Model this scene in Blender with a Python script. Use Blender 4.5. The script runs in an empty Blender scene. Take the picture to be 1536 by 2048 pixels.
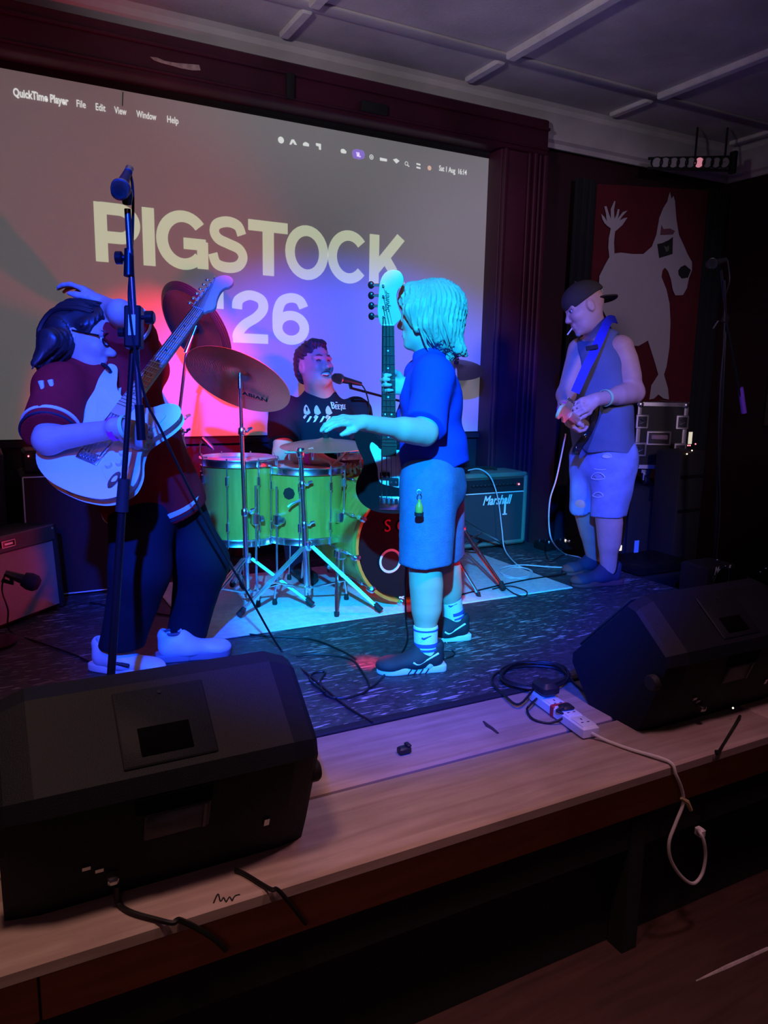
import bpy, bmesh, math, random
import numpy as np
from mathutils import Vector, Matrix
random.seed(7)
PI = math.pi
scene = bpy.context.scene
COL = scene.collection
V = Vector
# ------------------------------------------------------------------ camera
FPX = 1515.0
YAW, PITCH, ROLL, EYE = math.radians(28.15), math.radians(10.05), math.radians(1.15), 1.10
FWD = V((math.sin(YAW)*math.cos(PITCH), math.cos(YAW)*math.cos(PITCH), -math.sin(PITCH)))
_R = V((math.cos(YAW), -math.sin(YAW), 0)); _U = _R.cross(FWD)
RGT = _R*math.cos(ROLL) + _U*math.sin(ROLL)
UPV = -_R*math.sin(ROLL) + _U*math.cos(ROLL)
CAM = V((0, 0, EYE))
cd = bpy.data.cameras.new('camera'); cam = bpy.data.objects.new('camera', cd); COL.objects.link(cam)
cd.sensor_fit = 'VERTICAL'; cd.sensor_height = 32.0; cd.lens = FPX/2048*32.0
cd.clip_start = 0.05; cd.clip_end = 100
mw = Matrix((RGT, UPV, -FWD)).transposed().to_4x4(); mw.translation = CAM
cam.matrix_world = mw
scene.camera = cam
def ray(x, y): return FWD + RGT*((x-768)/FPX) + UPV*((1024-y)/FPX)
def at(x, y, Y):                       # the point seen at (x, y) that stands at depth Y
    d = ray(x, y); return CAM + d*(Y/d.y)
def flo(x, y, z=0.0):                  # the point seen at (x, y) that lies at height z
    d = ray(x, y); return CAM + d*((z-EYE)/d.z)
# ------------------------------------------------------------------ view, world, lights
vs = scene.view_settings
vs.view_transform = 'Standard'; vs.look = 'None'; vs.exposure = 0.0; vs.gamma = 1.0; vs.use_curve_mapping = False
w = bpy.data.worlds.new('dim_hall'); scene.world = w; w.use_nodes = True
w.node_tree.nodes['Background'].inputs[0].default_value = (0.50, 0.40, 0.62, 1)
w.node_tree.nodes['Background'].inputs[1].default_value = 0.012
def spot(name, loc, target, color, power, angle, blend, size=0.05):
    l = bpy.data.lights.new(name, 'SPOT'); l.color = color; l.energy = power
    l.spot_size = math.radians(angle); l.spot_blend = blend; l.shadow_soft_size = size
    o = bpy.data.objects.new(name, l); COL.objects.link(o); o.location = loc
    o.rotation_euler = (V(target)-V(loc)).to_track_quat('-Z', 'Y').to_euler(); return o
def point(name, loc, color, power, size=0.1):
    l = bpy.data.lights.new(name, 'POINT'); l.color = color; l.energy = power; l.shadow_soft_size = size
    o = bpy.data.objects.new(name, l); COL.objects.link(o); o.location = loc; return o
# stage lamps hung over the front of the stage
spot('stage_lamp_blue', (-0.70, -0.90, 2.80), (1.75, 3.40, 0.42), (0.0, 0.05, 1.0), 3300, 35, 0.42, 0.05)
spot('stage_lamp_green', (-0.70, -0.90, 2.80), (1.60, 2.85, 0.58), (0.0, 1.0, 0.40), 1150, 21.5, 0.5, 0.05)
spot('stage_lamp_red', (1.50, 0.55, 2.76), (0.92, 4.42, 0.88), (1.0, 0.006, 0.06), 1500, 19, 0.6, 0.04)
spot('floor_lamp_red', (3.02, 2.36, 0.20), (1.62, 3.3, 0.75), (1.0, 0.012, 0.045), 110, 62, 0.6, 0.05)
spot('pin_lamp_red', (1.50, 0.55, 2.76), flo(738, 1326), (1.0, 0.01, 0.08), 4500, 2.6, 0.9, 0.02)
# downlights over the front boards, then unseen fill lights added for ceiling and players
spot('downlight_warm', (-0.2, 0.8, 2.85), (0.20, 1.38, -0.2), (1.0, 0.55, 0.44), 105, 60, 0.9, 0.15)
spot('downlight_magenta', (1.5, 0.8, 2.85), (1.55, 1.45, -0.1), (1.0, 0.46, 0.60), 92, 60, 0.9, 0.15)
spot('ceiling_bounce_fill', (-0.6, 1.0, 1.95), (1.3, 2.9, 3.35), (1.0, 0.90, 0.98), 150, 62, 0.9, 0.1)  # added fill standing in for screen bounce on the ceiling
spot('jersey_fill_pink', (-1.2, -0.6, 2.0), (0.28, 2.8, 0.80), (1.0, 0.20, 0.26), 34, 21, 0.7, 0.2)  # added fill that brings red onto the left player's jersey
spot('right_fill_violet', (1.8, -0.6, 2.3), (3.45, 3.7, 1.25), (0.85, 0.62, 1.0), 190, 42, 0.7, 0.2)  # added fill to lift the banner corner and the right player
point('ambient_fill', (-0.8, -1.2, 2.0), (1.0, 0.42, 0.50), 10, 0.25)  # weak added fill for the overall reddish ambient
# ------------------------------------------------------------------ materials
MATS = {}
def mat(name, col, rough=0.6, metal=0.0, bump=0.0, bscale=80.0, var=0.0, vscale=6.0, emit=None, es=1.0, spec=0.5, coat=0.0, alpha=1.0):
    if name in MATS: return MATS[name]
    m = bpy.data.materials.new(name); m.use_nodes = True; nt = m.node_tree; b = nt.nodes['Principled BSDF']
    b.inputs['Base Color'].default_value = (*col, 1); b.inputs['Roughness'].default_value = rough
    b.inputs['Metallic'].default_value = metal; b.inputs['Specular IOR Level'].default_value = spec
    b.inputs['Coat Weight'].default_value = coat
    if emit: b.inputs['Emission Color'].default_value = (*emit, 1); b.inputs['Emission Strength'].default_value = es
    tc = nt.nodes.new('ShaderNodeTexCoord')
    if var:
        n = nt.nodes.new('ShaderNodeTexNoise'); n.inputs['Scale'].default_value = vscale; n.inputs['Detail'].default_value = 5
        nt.links.new(tc.outputs['Object'], n.inputs['Vector'])
        r = nt.nodes.new('ShaderNodeValToRGB')
        r.color_ramp.elements[0].position = 0.3; r.color_ramp.elements[1].position = 0.72
        r.color_ramp.elements[0].color = (*[c*(1-var) for c in col], 1); r.color_ramp.elements[1].color = (*[min(1, c*(1+var)) for c in col], 1)
        nt.links.new(n.outputs['Fac'], r.inputs['Fac']); nt.links.new(r.outputs['Color'], b.inputs['Base Color'])
    if bump:
        n2 = nt.nodes.new('ShaderNodeTexNoise'); n2.inputs['Scale'].default_value = bscale; n2.inputs['Detail'].default_value = 3
        nt.links.new(tc.outputs['Object'], n2.inputs['Vector'])
        bp = nt.nodes.new('ShaderNodeBump'); bp.inputs['Strength'].default_value = bump; bp.inputs['Distance'].default_value = 0.01
        nt.links.new(n2.outputs['Fac'], bp.inputs['Height']); nt.links.new(bp.outputs['Normal'], b.inputs['Normal'])
    MATS[name] = m; return m
def scratched(name, base, mark, rough):
    # painted boards with pale scuffs: short streaks in several directions
    m = bpy.data.materials.new(name); m.use_nodes = True; nt = m.node_tree; N = nt.nodes; L = nt.links; b = N['Principled BSDF']
    tc = N.new('ShaderNodeTexCoord'); acc = None
    for ang, sc, st, th in ((0.35, 7, 8, 0.67), (-0.7, 10, 6, 0.67), (1.3, 7, 10, 0.645), (1.9, 9, 8, 0.655), (0.9, 12, 8, 0.66), (-0.1, 24, 5, 0.68)):
        mp = N.new('ShaderNodeMapping'); mp.inputs['Rotation'].default_value = (0, 0, ang); mp.inputs['Scale'].default_value = (sc, sc*st, 1); mp.inputs['Location'].default_value = (ang*7, sc, 0)
        L.new(tc.outputs['Object'], mp.inputs['Vector'])
        n = N.new('ShaderNodeTexNoise'); n.inputs['Scale'].default_value = 1.0; n.inputs['Detail'].default_value = 2.5; n.inputs['Distortion'].default_value = 0.35
        L.new(mp.outputs['Vector'], n.inputs['Vector'])
        r = N.new('ShaderNodeMapRange'); r.inputs['From Min'].default_value = th; r.inputs['From Max'].default_value = th+0.035
        L.new(n.outputs['Fac'], r.inputs['Value'])
        if acc is None: acc = r.outputs['Result']
        else:
            mx = N.new('ShaderNodeMath'); mx.operation = 'MAXIMUM'; L.new(acc, mx.inputs[0]); L.new(r.outputs['Result'], mx.inputs[1]); acc = mx.outputs[0]
    big = N.new('ShaderNodeTexNoise'); big.inputs['Scale'].default_value = 2.2; big.inputs['Detail'].default_value = 6; L.new(tc.outputs['Object'], big.inputs['Vector'])
    br = N.new('ShaderNodeMapRange'); br.inputs['From Min'].default_value = 0.38; br.inputs['From Max'].default_value = 0.6; L.new(big.outputs['Fac'], br.inputs['Value'])
    mu = N.new('ShaderNodeMath'); mu.operation = 'MULTIPLY'; L.new(acc, mu.inputs[0]); L.new(br.outputs['Result'], mu.inputs[1])
    fine = N.new('ShaderNodeTexNoise'); fine.inputs['Scale'].default_value = 35; fine.inputs['Detail'].default_value = 6; L.new(tc.outputs['Object'], fine.inputs['Vector'])
    rr = N.new('ShaderNodeValToRGB'); rr.color_ramp.elements[0].position = 0.35; rr.color_ramp.elements[1].position = 0.75
    rr.color_ramp.elements[0].color = (*base, 1); rr.color_ramp.elements[1].color = (*[c*2.6 for c in base], 1); L.new(fine.outputs['Fac'], rr.inputs['Fac'])
    mix = N.new('ShaderNodeMix'); mix.data_type = 'RGBA'; L.new(mu.outputs[0], mix.inputs['Factor']); L.new(rr.outputs['Color'], mix.inputs['A']); mix.inputs['B'].default_value = (*mark, 1)
    L.new(mix.outputs['Result'], b.inputs['Base Color']); b.inputs['Roughness'].default_value = rough
    bp = N.new('ShaderNodeBump'); bp.inputs['Strength'].default_value = 0.3; bp.inputs['Distance'].default_value = 0.004
    L.new(fine.outputs['Fac'], bp.inputs['Height']); L.new(bp.outputs['Normal'], b.inputs['Normal'])
    return m
def wood(name, c1, c2, rough, axis=(1, 12, 12), scale=3.0, coat=0.0):
    m = bpy.data.materials.new(name); m.use_nodes = True; nt = m.node_tree; N = nt.nodes; L = nt.links; b = N['Principled BSDF']
    tc = N.new('ShaderNodeTexCoord'); mp = N.new('ShaderNodeMapping'); mp.inputs['Scale'].default_value = axis; L.new(tc.outputs['Object'], mp.inputs['Vector'])
    n = N.new('ShaderNodeTexNoise'); n.inputs['Scale'].default_value = scale; n.inputs['Detail'].default_value = 7; n.inputs['Distortion'].default_value = 0.4; L.new(mp.outputs['Vector'], n.inputs['Vector'])
    r = N.new('ShaderNodeValToRGB'); r.color_ramp.elements[0].position = 0.3; r.color_ramp.elements[1].position = 0.7
    r.color_ramp.elements[0].color = (*c1, 1); r.color_ramp.elements[1].color = (*c2, 1); L.new(n.outputs['Fac'], r.inputs['Fac'])
    st = N.new('ShaderNodeTexNoise'); st.inputs['Scale'].default_value = 4.0; st.inputs['Detail'].default_value = 5; L.new(tc.outputs['Object'], st.inputs['Vector'])
    sr = N.new('ShaderNodeMapRange'); sr.inputs['From Min'].default_value = 0.45; sr.inputs['From Max'].default_value = 0.75; sr.inputs['To Max'].default_value = 0.35; L.new(st.outputs['Fac'], sr.inputs['Value'])
    mix = N.new('ShaderNodeMix'); mix.data_type = 'RGBA'; L.new(sr.outputs['Result'], mix.inputs['Factor']); L.new(r.outputs['Color'], mix.inputs['A']); mix.inputs['B'].default_value = (*[c*0.55 for c in c1], 1)
    L.new(mix.outputs['Result'], b.inputs['Base Color']); b.inputs['Roughness'].default_value = rough; b.inputs['Coat Weight'].default_value = coat
    bp = N.new('ShaderNodeBump'); bp.inputs['Strength'].default_value = 0.15; bp.inputs['Distance'].default_value = 0.003
    L.new(n.outputs['Fac'], bp.inputs['Height']); L.new(bp.outputs['Normal'], b.inputs['Normal'])
    MATS[name] = m; return m
def bronze(name, col, rough):
    m = bpy.data.materials.new(name); m.use_nodes = True; nt = m.node_tree; N = nt.nodes; L = nt.links; b = N['Principled BSDF']
    b.inputs['Base Color'].default_value = (*col, 1); b.inputs['Metallic'].default_value = 0.75; b.inputs['Roughness'].default_value = rough
    tc = N.new('ShaderNodeTexCoord'); wv = N.new('ShaderNodeTexWave'); wv.wave_type = 'RINGS'; wv.rings_direction = 'Z'; wv.inputs['Scale'].default_value = 45; wv.inputs['Distortion'].default_value = 0.3
    L.new(tc.outputs['Object'], wv.inputs['Vector']); bp = N.new('ShaderNodeBump'); bp.inputs['Strength'].default_value = 0.35; bp.inputs['Distance'].default_value = 0.002
    L.new(wv.outputs['Fac'], bp.inputs['Height']); L.new(bp.outputs['Normal'], b.inputs['Normal'])
    MATS[name] = m; return m
BLACK = mat('black_plastic', (0.012, 0.012, 0.014), 0.45, bump=0.08, bscale=300)
MATTE = mat('matte_black', (0.008, 0.008, 0.010), 0.8)
TOLEX = mat('black_tolex', (0.012, 0.012, 0.013), 0.65, bump=0.3, bscale=260)
CHROME = mat('chrome', (0.86, 0.88, 0.90), 0.24, 1.0)
STEEL = mat('brushed_steel', (0.55, 0.56, 0.58), 0.32, 1.0)
DARKMET = mat('black_metal', (0.02, 0.02, 0.022), 0.3, 0.6)
RUBBER = mat('black_rubber', (0.012, 0.012, 0.012), 0.7)
CABLE = mat('black_cable', (0.006, 0.006, 0.007), 0.5)
WHITE = mat('white_plastic', (0.75, 0.74, 0.70), 0.4)
PAPER = mat('white_print', (0.8, 0.8, 0.78), 0.6)
# ------------------------------------------------------------------ mesh builders
class MB:
    def __init__(s): s.v = []; s.f = []
    def add(s, vs_, fs_, M=None):
        o = len(s.v)
        s.v += [tuple(M @ V(p)) if M else tuple(p) for p in vs_]
        s.f += [tuple(i+o for i in f) for f in fs_]; return s
    def box(s, c, d, M=None, b=0.0):
        x, y, z = c; a, e, h = d[0]/2, d[1]/2, d[2]/2
        if b <= 0:
            vv = [(x+i*a, y+j*e, z+k*h) for k in (-1, 1) for j in (-1, 1) for i in (-1, 1)]
            return s.add(vv, [(0,2,3,1),(4,5,7,6),(0,1,5,4),(2,6,7,3),(0,4,6,2),(1,3,7,5)], M)
        b = min(b, a*.99, e*.99, h*.99); ring = []
        def rr(A, E): 
            q = []
            for (sx, sy, t0) in ((1,1,0),(-1,1,1),(-1,-1,2),(1,-1,3)):
                for k in range(3):
                    t = (t0+k/2)*PI/2; q.append((x+sx*(A-b)+b*math.cos(t), y+sy*(E-b)+b*math.sin(t)))
            return q
        q1 = rr(a, e); cx = [((p[0]-x)*(a-b)/a+x, (p[1]-y)*(e-b)/e+y) for p in q1]
        vv = [(p[0], p[1], z-h) for p in cx]+[(p[0], p[1], z-h+b) for p in q1]+[(p[0], p[1], z+h-b) for p in q1]+[(p[0], p[1], z+h) for p in cx]
        n = 12; ff = [tuple(range(n))[::-1], tuple(range(3*n, 4*n))]
        for k in range(3):
            for i in range(n): ff.append((k*n+i, k*n+(i+1)%n, (k+1)*n+(i+1)%n, (k+1)*n+i))
        return s.add(vv, ff, M)
    def tube(s, pts, r, n=8, M=None, closed=False):
        pts = [V(p) for p in pts]; N_ = len(pts); rs = r if isinstance(r, (list, tuple)) else [r]*N_
        vv = []; ff = []; prev = None
        for i, p in enumerate(pts):
            a = pts[(i-1) % N_] if (i > 0 or closed) else p; c = pts[(i+1) % N_] if (i < N_-1 or closed) else p
            t = (c-a); t = t.normalized() if t.length > 1e-9 else V((0,0,1))
            if prev is None:
                u = t.cross(V((0,0,1))); u = u if u.length > 1e-3 else t.cross(V((1,0,0)))
            else: u = prev - t*prev.dot(t)
            u.normalize(); prev = u; q = t.cross(u)
            for k in range(n):
                an = 2*PI*k/n; vv.append(p + (u*math.cos(an)+q*math.sin(an))*rs[i])
        m = N_ if closed else N_-1
        for i in range(m):
            for k in range(n):
                j = (i+1) % N_; ff.append((i*n+k, i*n+(k+1)%n, j*n+(k+1)%n, j*n+k))
        if not closed: ff += [tuple(range(n))[::-1], tuple((N_-1)*n+k for k in range(n))]
        return s.add(vv, ff, M)
    def lathe(s, prof, n=24, M=None, cap=True):
        vv = [(r*math.cos(2*PI*k/n), r*math.sin(2*PI*k/n), z) for r, z in prof for k in range(n)]; ff = []
        for i in range(len(prof)-1):
            for k in range(n): ff.append((i*n+k, i*n+(k+1)%n, (i+1)*n+(k+1)%n, (i+1)*n+k))
        if cap:
            if prof[0][0] > 1e-6: ff.append(tuple(range(n))[::-1])
            if prof[-1][0] > 1e-6: ff.append(tuple((len(prof)-1)*n+k for k in range(n)))
        return s.add(vv, ff, M)
    def prism(s, out, z0, z1, M=None):
        n = len(out); vv = [(p[0], p[1], z0) for p in out]+[(p[0], p[1], z1) for p in out]
        ff = [tuple(range(n))[::-1], tuple(range(n, 2*n))]+[(i, (i+1)%n, n+(i+1)%n, n+i) for i in range(n)]
        return s.add(vv, ff, M)
    def pillow(s, out, t, r, M=None, z0=0.0, seg=3):
        # a slab of an outline (counter-clockwise) with rounded edges
        n = len(out); nr = []
        for i in range(n):
            a, c = out[i-1], out[(i+1) % n]; dx, dy = c[0]-a[0], c[1]-a[1]; l = math.hypot(dx, dy) or 1; nr.append((dy/l, -dx/l))
        lay = [(r*(1-math.cos(k/seg*PI/2)) if False else r*(1-math.sin(k/seg*PI/2)), r*(1-math.cos(k/seg*PI/2))) for k in range(seg+1)]
        lv = [(i_, z0+z_) for i_, z_ in lay]+[(i_, z0+t-z_) for i_, z_ in lay[::-1]]
        vv = []; ff = []
        for ins, z in lv: vv += [(out[i][0]-nr[i][0]*ins, out[i][1]-nr[i][1]*ins, z) for i in range(n)]
        for l in range(len(lv)-1):
            for i in range(n): ff.append((l*n+i, l*n+(i+1)%n, (l+1)*n+(i+1)%n, (l+1)*n+i))
        ff += [tuple(range(n))[::-1], tuple((len(lv)-1)*n+i for i in range(n))]
        return s.add(vv, ff, M)
    def ell(s, c, rad, M=None, n=12, m=8):
        vv = []; ff = []
        for i in range(m+1):
            t = PI*i/m
            for k in range(n): p = 2*PI*k/n; vv.append((c[0]+rad[0]*math.sin(t)*math.cos(p), c[1]+rad[1]*math.sin(t)*math.sin(p), c[2]-rad[2]*math.cos(t)))
        for i in range(m):
            for k in range(n): ff.append((i*n+k, i*n+(k+1)%n, (i+1)*n+(k+1)%n, (i+1)*n+k))
        return s.add(vv, ff, M)
    def mesh(s, name, sharp=38):
        me = bpy.data.meshes.new(name); me.from_pydata(s.v, [], s.f)
        bm = bmesh.new(); bm.from_mesh(me); bmesh.ops.remove_doubles(bm, verts=bm.verts, dist=1e-6); bmesh.ops.recalc_face_normals(bm, faces=bm.faces); bm.to_mesh(me); bm.free()
        me.polygons.foreach_set('use_smooth', [True]*len(me.polygons)); me.set_sharp_from_angle(angle=math.radians(sharp)); me.update(); return me
def link(name, me, m, parent=None, world=True):
    o = bpy.data.objects.new(name, me); COL.objects.link(o)
    if m is not None and hasattr(me, 'materials') and len(me.materials) == 0: me.materials.append(m)
    if parent:
        o.parent = parent
        if world: o.matrix_parent_inverse = base_mat(parent).inverted()
    return o
BASE = {}
def base_mat(o):
    return BASE.get(o.name, Matrix.Identity(4))      # parts carry world coordinates, so only things have an offset
def part(name, mb, m, parent, world=True): return link(name, mb.mesh(name), m, parent, world)
def tag(o, label, cat, group=None):
    o['label'] = label; o['category'] = cat
    if group: o['group'] = group
    return o
def thing(name, label, cat, loc=(0,0,0), M=None, group=None):
    o = bpy.data.objects.new(name, None); COL.objects.link(o); o.empty_display_size = 0.1
    MM = M if M is not None else Matrix.Translation(loc); o.matrix_world = MM; BASE[o.name] = MM
    return tag(o, label, cat, group)
def single(name, mb, m, label, cat, group=None): return tag(link(name, mb.mesh(name), m), label, cat, group)
def struct(name, mb, m, label=None):
    o = link(name, mb.mesh(name), m); o['kind'] = 'structure'; o['label'] = label or name.replace('_', ' '); o['category'] = 'room'; return o
def spline(pts, seg=8, closed=False):
    pts = [V(p) if len(p) == 3 else V((p[0], p[1], 0)) for p in pts]; n = len(pts); out = []
    rng = range(n if closed else n-1)
    for i in rng:
        g = lambda j: pts[j % n] if closed else pts[max(0, min(n-1, j))]
        p0, p1, p2, p3 = g(i-1), g(i), g(i+1), g(i+2)
        for k in range(seg):
            t = k/seg
            out.append(0.5*((2*p1)+(p2-p0)*t+(2*p0-5*p1+4*p2-p3)*t*t+(3*p1-p0-3*p2+p3)*t**3))
    if not closed: out.append(pts[-1])
    return out
def sp2(pts, seg=6): return [(p.x, p.y) for p in spline(pts, seg, True)]
def frame(o, x, z):                    # matrix with local x along x and local z near z
    x = V(x).normalized(); z = V(z); z = (z-x*z.dot(x)).normalized(); y = z.cross(x)
    M = Matrix((x, y, z)).transposed().to_4x4(); M.translation = V(o); return M
def zframe(o, z, x=(1,0,0)):
    z = V(z).normalized(); x = V(x); x = x-z*x.dot(z)
    if x.length < 1e-4: x = V((0,1,0))-z*z.y
    x.normalize(); y = z.cross(x); M = Matrix((x, y, z)).transposed().to_4x4(); M.translation = V(o); return M
def text_mesh(txt, size, M, shear=0.0, bold=0.0, align='LEFT', ext=0.0005, res=3):
    cu = bpy.data.curves.new('lettering', 'FONT'); cu.body = txt; cu.size = size; cu.shear = shear; cu.offset = bold; cu.align_x = align; cu.extrude = ext; cu.resolution_u = res
    ob = bpy.data.objects.new('lettering_tmp', cu); COL.objects.link(ob)
    dg = bpy.context.evaluated_depsgraph_get(); me = bpy.data.meshes.new_from_object(ob.evaluated_get(dg)); me.materials.clear()
    bpy.data.objects.remove(ob); bpy.data.curves.remove(cu); me.transform(M); return me
# ------------------------------------------------------------------ implicit surfaces (bodies, clothes, hair)
class SDF:
    def __init__(s): s.ops = []
    def cone(s, a, b, ra, rb, k=0.02, sub=False, flat=None):
        a = np.array(a, float); b = np.array(b, float); s.ops.append(('c', a, b, ra, rb, k, sub, flat)); return s
    def chain(s, pts, rs, k=0.02):
        for i in range(len(pts)-1): s.cone(pts[i], pts[i+1], rs[i], rs[i+1], k)
        return s
    def ell(s, c, rad, M=None, k=0.02, sub=False):
        R = np.eye(3) if M is None else np.array([list(r) for r in M])   # rows are the axes
        s.ops.append(('e', np.array(c, float), np.array(rad, float), R, None, k, sub, None)); return s
    def cut(s, p, n, k=0.004):           # removes what lies on the side n points to
        s.ops.append(('p', np.array(p, float), np.array(n, float)/np.linalg.norm(np.array(n, float)), None, None, k, True, None)); return s
    def cutbox(s, p, n, p2, rad, k=0.004):  # the same within a ball
        s.ops.append(('q', np.array(p, float), np.array(n, float)/np.linalg.norm(np.array(n, float)), np.array(p2, float), rad, k, True, None)); return s
    def mesh(s, name, h=0.006, disp=None):
        FAR = 0.05; lo = np.full(3, 1e9); hi = -lo
        for o in s.ops:
            if o[6]: continue
            if o[0] == 'c': r = max(o[3], o[4]); lo = np.minimum(lo, np.minimum(o[1], o[2])-r); hi = np.maximum(hi, np.maximum(o[1], o[2])+r)
            else: r = o[2].max(); lo = np.minimum(lo, o[1]-r); hi = np.maximum(hi, o[1]+r)
        lo -= 4*h+0.015; hi += 4*h+0.015; n = np.ceil((hi-lo)/h).astype(int)+1
        ax = [lo[i]+h*np.arange(n[i]) for i in range(3)]; D = np.full(n, FAR, np.float32)
        for o in s.ops:
            t, k = o[0], o[5]
            if t == 'c': r = max(o[3], o[4])+FAR; l = np.minimum(o[1], o[2])-r; u = np.maximum(o[1], o[2])+r
            elif t == 'e': r = o[2].max()+FAR; l = o[1]-r; u = o[1]+r
            elif t == 'q': l = o[3]-o[4]; u = o[3]+o[4]
            else: l, u = lo, hi
            i0 = np.clip(np.floor((l-lo)/h).astype(int), 0, n-1); i1 = np.clip(np.ceil((u-lo)/h).astype(int)+1, 1, n)
            if (i1 <= i0).any(): continue
            sl = tuple(slice(i0[i], i1[i]) for i in range(3))
            X, Y_, Z_ = np.meshgrid(*[ax[i][sl[i]] for i in range(3)], indexing='ij', sparse=True)
            if t == 'c':
                a, b, ra, rb = o[1:5]; d = b-a; L2 = max(d@d, 1e-12)
                px, py, pz = X-a[0], Y_-a[1], Z_-a[2]
                q = np.clip((px*d[0]+py*d[1]+pz*d[2])/L2, 0, 1)
                ex, ey, ez = px-q*d[0], py-q*d[1], pz-q*d[2]; rr = ra+(rb-ra)*q
                if o[7] is None: dd = np.sqrt(ex*ex+ey*ey+ez*ez)-rr
                else:
                    fx, fr = np.array(o[7][0], float), o[7][1]; fx = fx/np.linalg.norm(fx)      # flattened along fx by the factor fr
                    e1 = ex*fx[0]+ey*fx[1]+ez*fx[2]; e2 = ex*ex+ey*ey+ez*ez-e1*e1
                    dd = (np.sqrt(np.maximum(e2, 0)+(e1/fr)**2)-rr)*min(1, fr*1.25)
            elif t == 'e':
                P = np.stack(np.broadcast_arrays(X-o[1][0], Y_-o[1][1], Z_-o[1][2]), -1) @ o[3].T
                k0 = np.sqrt(((P/o[2])**2).sum(-1)); k1 = np.sqrt(((P/o[2]**2)**2).sum(-1))+1e-9; dd = k0*(k0-1)/k1; dd = np.where(k0 < 0.3, -o[2].min()*0.7, dd)
            else:
                dd = -((X-o[1][0])*o[2][0]+(Y_-o[1][1])*o[2][1]+(Z_-o[1][2])*o[2][2])
                if t == 'q': dd = np.maximum(dd, np.sqrt((X-o[3][0])**2+(Y_-o[3][1])**2+(Z_-o[3][2])**2)-o[4]*0.97)
            A = D[sl]
            if o[6]:
                dd = -dd; hh = np.maximum(k-np.abs(A-dd), 0)/k; D[sl] = np.maximum(A, dd)+hh*hh*k*0.25
            else:
                dd = np.minimum(dd, FAR); hh = np.maximum(k-np.abs(A-dd), 0)/k; D[sl] = np.minimum(A, dd)-hh*hh*k*0.25
        if disp is not None:
            ii = np.nonzero(np.abs(D) < 0.03); P = np.stack([ax[j][ii[j]] for j in range(3)], -1); D[ii] += disp(P).astype(np.float32)
        D[0], D[-1] = FAR, FAR; D[:, 0], D[:, -1] = FAR, FAR; D[:, :, 0], D[:, :, -1] = FAR, FAR
        S = D < 0; c = S[:-1, :-1, :-1].astype(np.int8)
        offs = [(0,0,0),(1,0,0),(0,1,0),(1,1,0),(0,0,1),(1,0,1),(0,1,1),(1,1,1)]
        m = [n[i]-1 for i in range(3)]
        cnt = sum(S[a:a+m[0], b:b+m[1], e:e+m[2]].astype(np.int8) for a, b, e in offs)
        act = np.nonzero((cnt > 0) & (cnt < 8)); idx = np.full(m, -1, np.int32); idx[act] = np.arange(len(act[0]))
        cv = np.stack([D[act[0]+a, act[1]+b, act[2]+e] for a, b, e in offs], -1); sm = np.zeros((len(act[0]), 3)); nn = np.zeros(len(act[0]))
        for i in range(8):
            for j in range(i+1, 8):
                df = [offs[j][q]-offs[i][q] for q in range(3)]
                if sum(map(abs, df)) != 1: continue
                x, y = cv[:, i], cv[:, j]; mk = (x < 0) != (y < 0); tt = np.where(mk, x/np.where(x-y == 0, 1, x-y), 0)
                sm += mk[:, None]*(np.array(offs[i])+tt[:, None]*np.array(df)); nn += mk
        vv = lo+h*(np.stack(act, -1)+sm/nn[:, None]); qs = []
        for d in range(3):
            e1, e2 = (d+1) % 3, (d+2) % 3
            A = np.moveaxis(S, (d, e1, e2), (0, 1, 2)); I = np.moveaxis(idx, (d, e1, e2), (0, 1, 2))
            ch = A[:-1, 1:-1, 1:-1] != A[1:, 1:-1, 1:-1]; p = np.nonzero(ch); inn = A[:-1, 1:-1, 1:-1][p]
            q = np.stack([I[p[0], p[1], p[2]], I[p[0], p[1]+1, p[2]], I[p[0], p[1]+1, p[2]+1], I[p[0], p[1], p[2]+1]], -1)
            qs.append(np.where(inn[:, None], q, q[:, ::-1]))
        qs = np.concatenate(qs); qs = qs[(qs >= 0).all(1)]
        me = bpy.data.meshes.new(name); me.vertices.add(len(vv)); me.vertices.foreach_set('co', vv.astype(np.float32).ravel())
        me.loops.add(len(qs)*4); me.loops.foreach_set('vertex_index', qs.astype(np.int32).ravel()); me.polygons.add(len(qs))
        me.polygons.foreach_set('loop_start', np.arange(0, len(qs)*4, 4, dtype=np.int32))
        me.polygons.foreach_set('use_smooth', np.ones(len(qs), bool)); me.update(calc_edges=True); me.validate(); return me
def sdfpart(name, S, m, parent, h=0.006, disp=None): return link(name, S.mesh(name, h, disp), m, parent)
def folds(amp, freq, seed, d=None):
    rg = np.random.RandomState(seed); W = rg.normal(size=(5, 3)); W /= np.linalg.norm(W, axis=1)[:, None]
    if d is not None: dv = np.array(d, float); dv /= np.linalg.norm(dv); W = W-0.75*(W@dv)[:, None]*dv
    ph = rg.rand(5)*6.28; fr = freq*(0.6+rg.rand(5))
    def fn(P):
        s = 0
        for i in range(5): s = s+np.sin(P@W[i]*fr[i]+ph[i]+1.5*np.sin(P@W[(i+2) % 5]*fr[i]*0.45))
        return amp*s/3
    return fn
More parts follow.
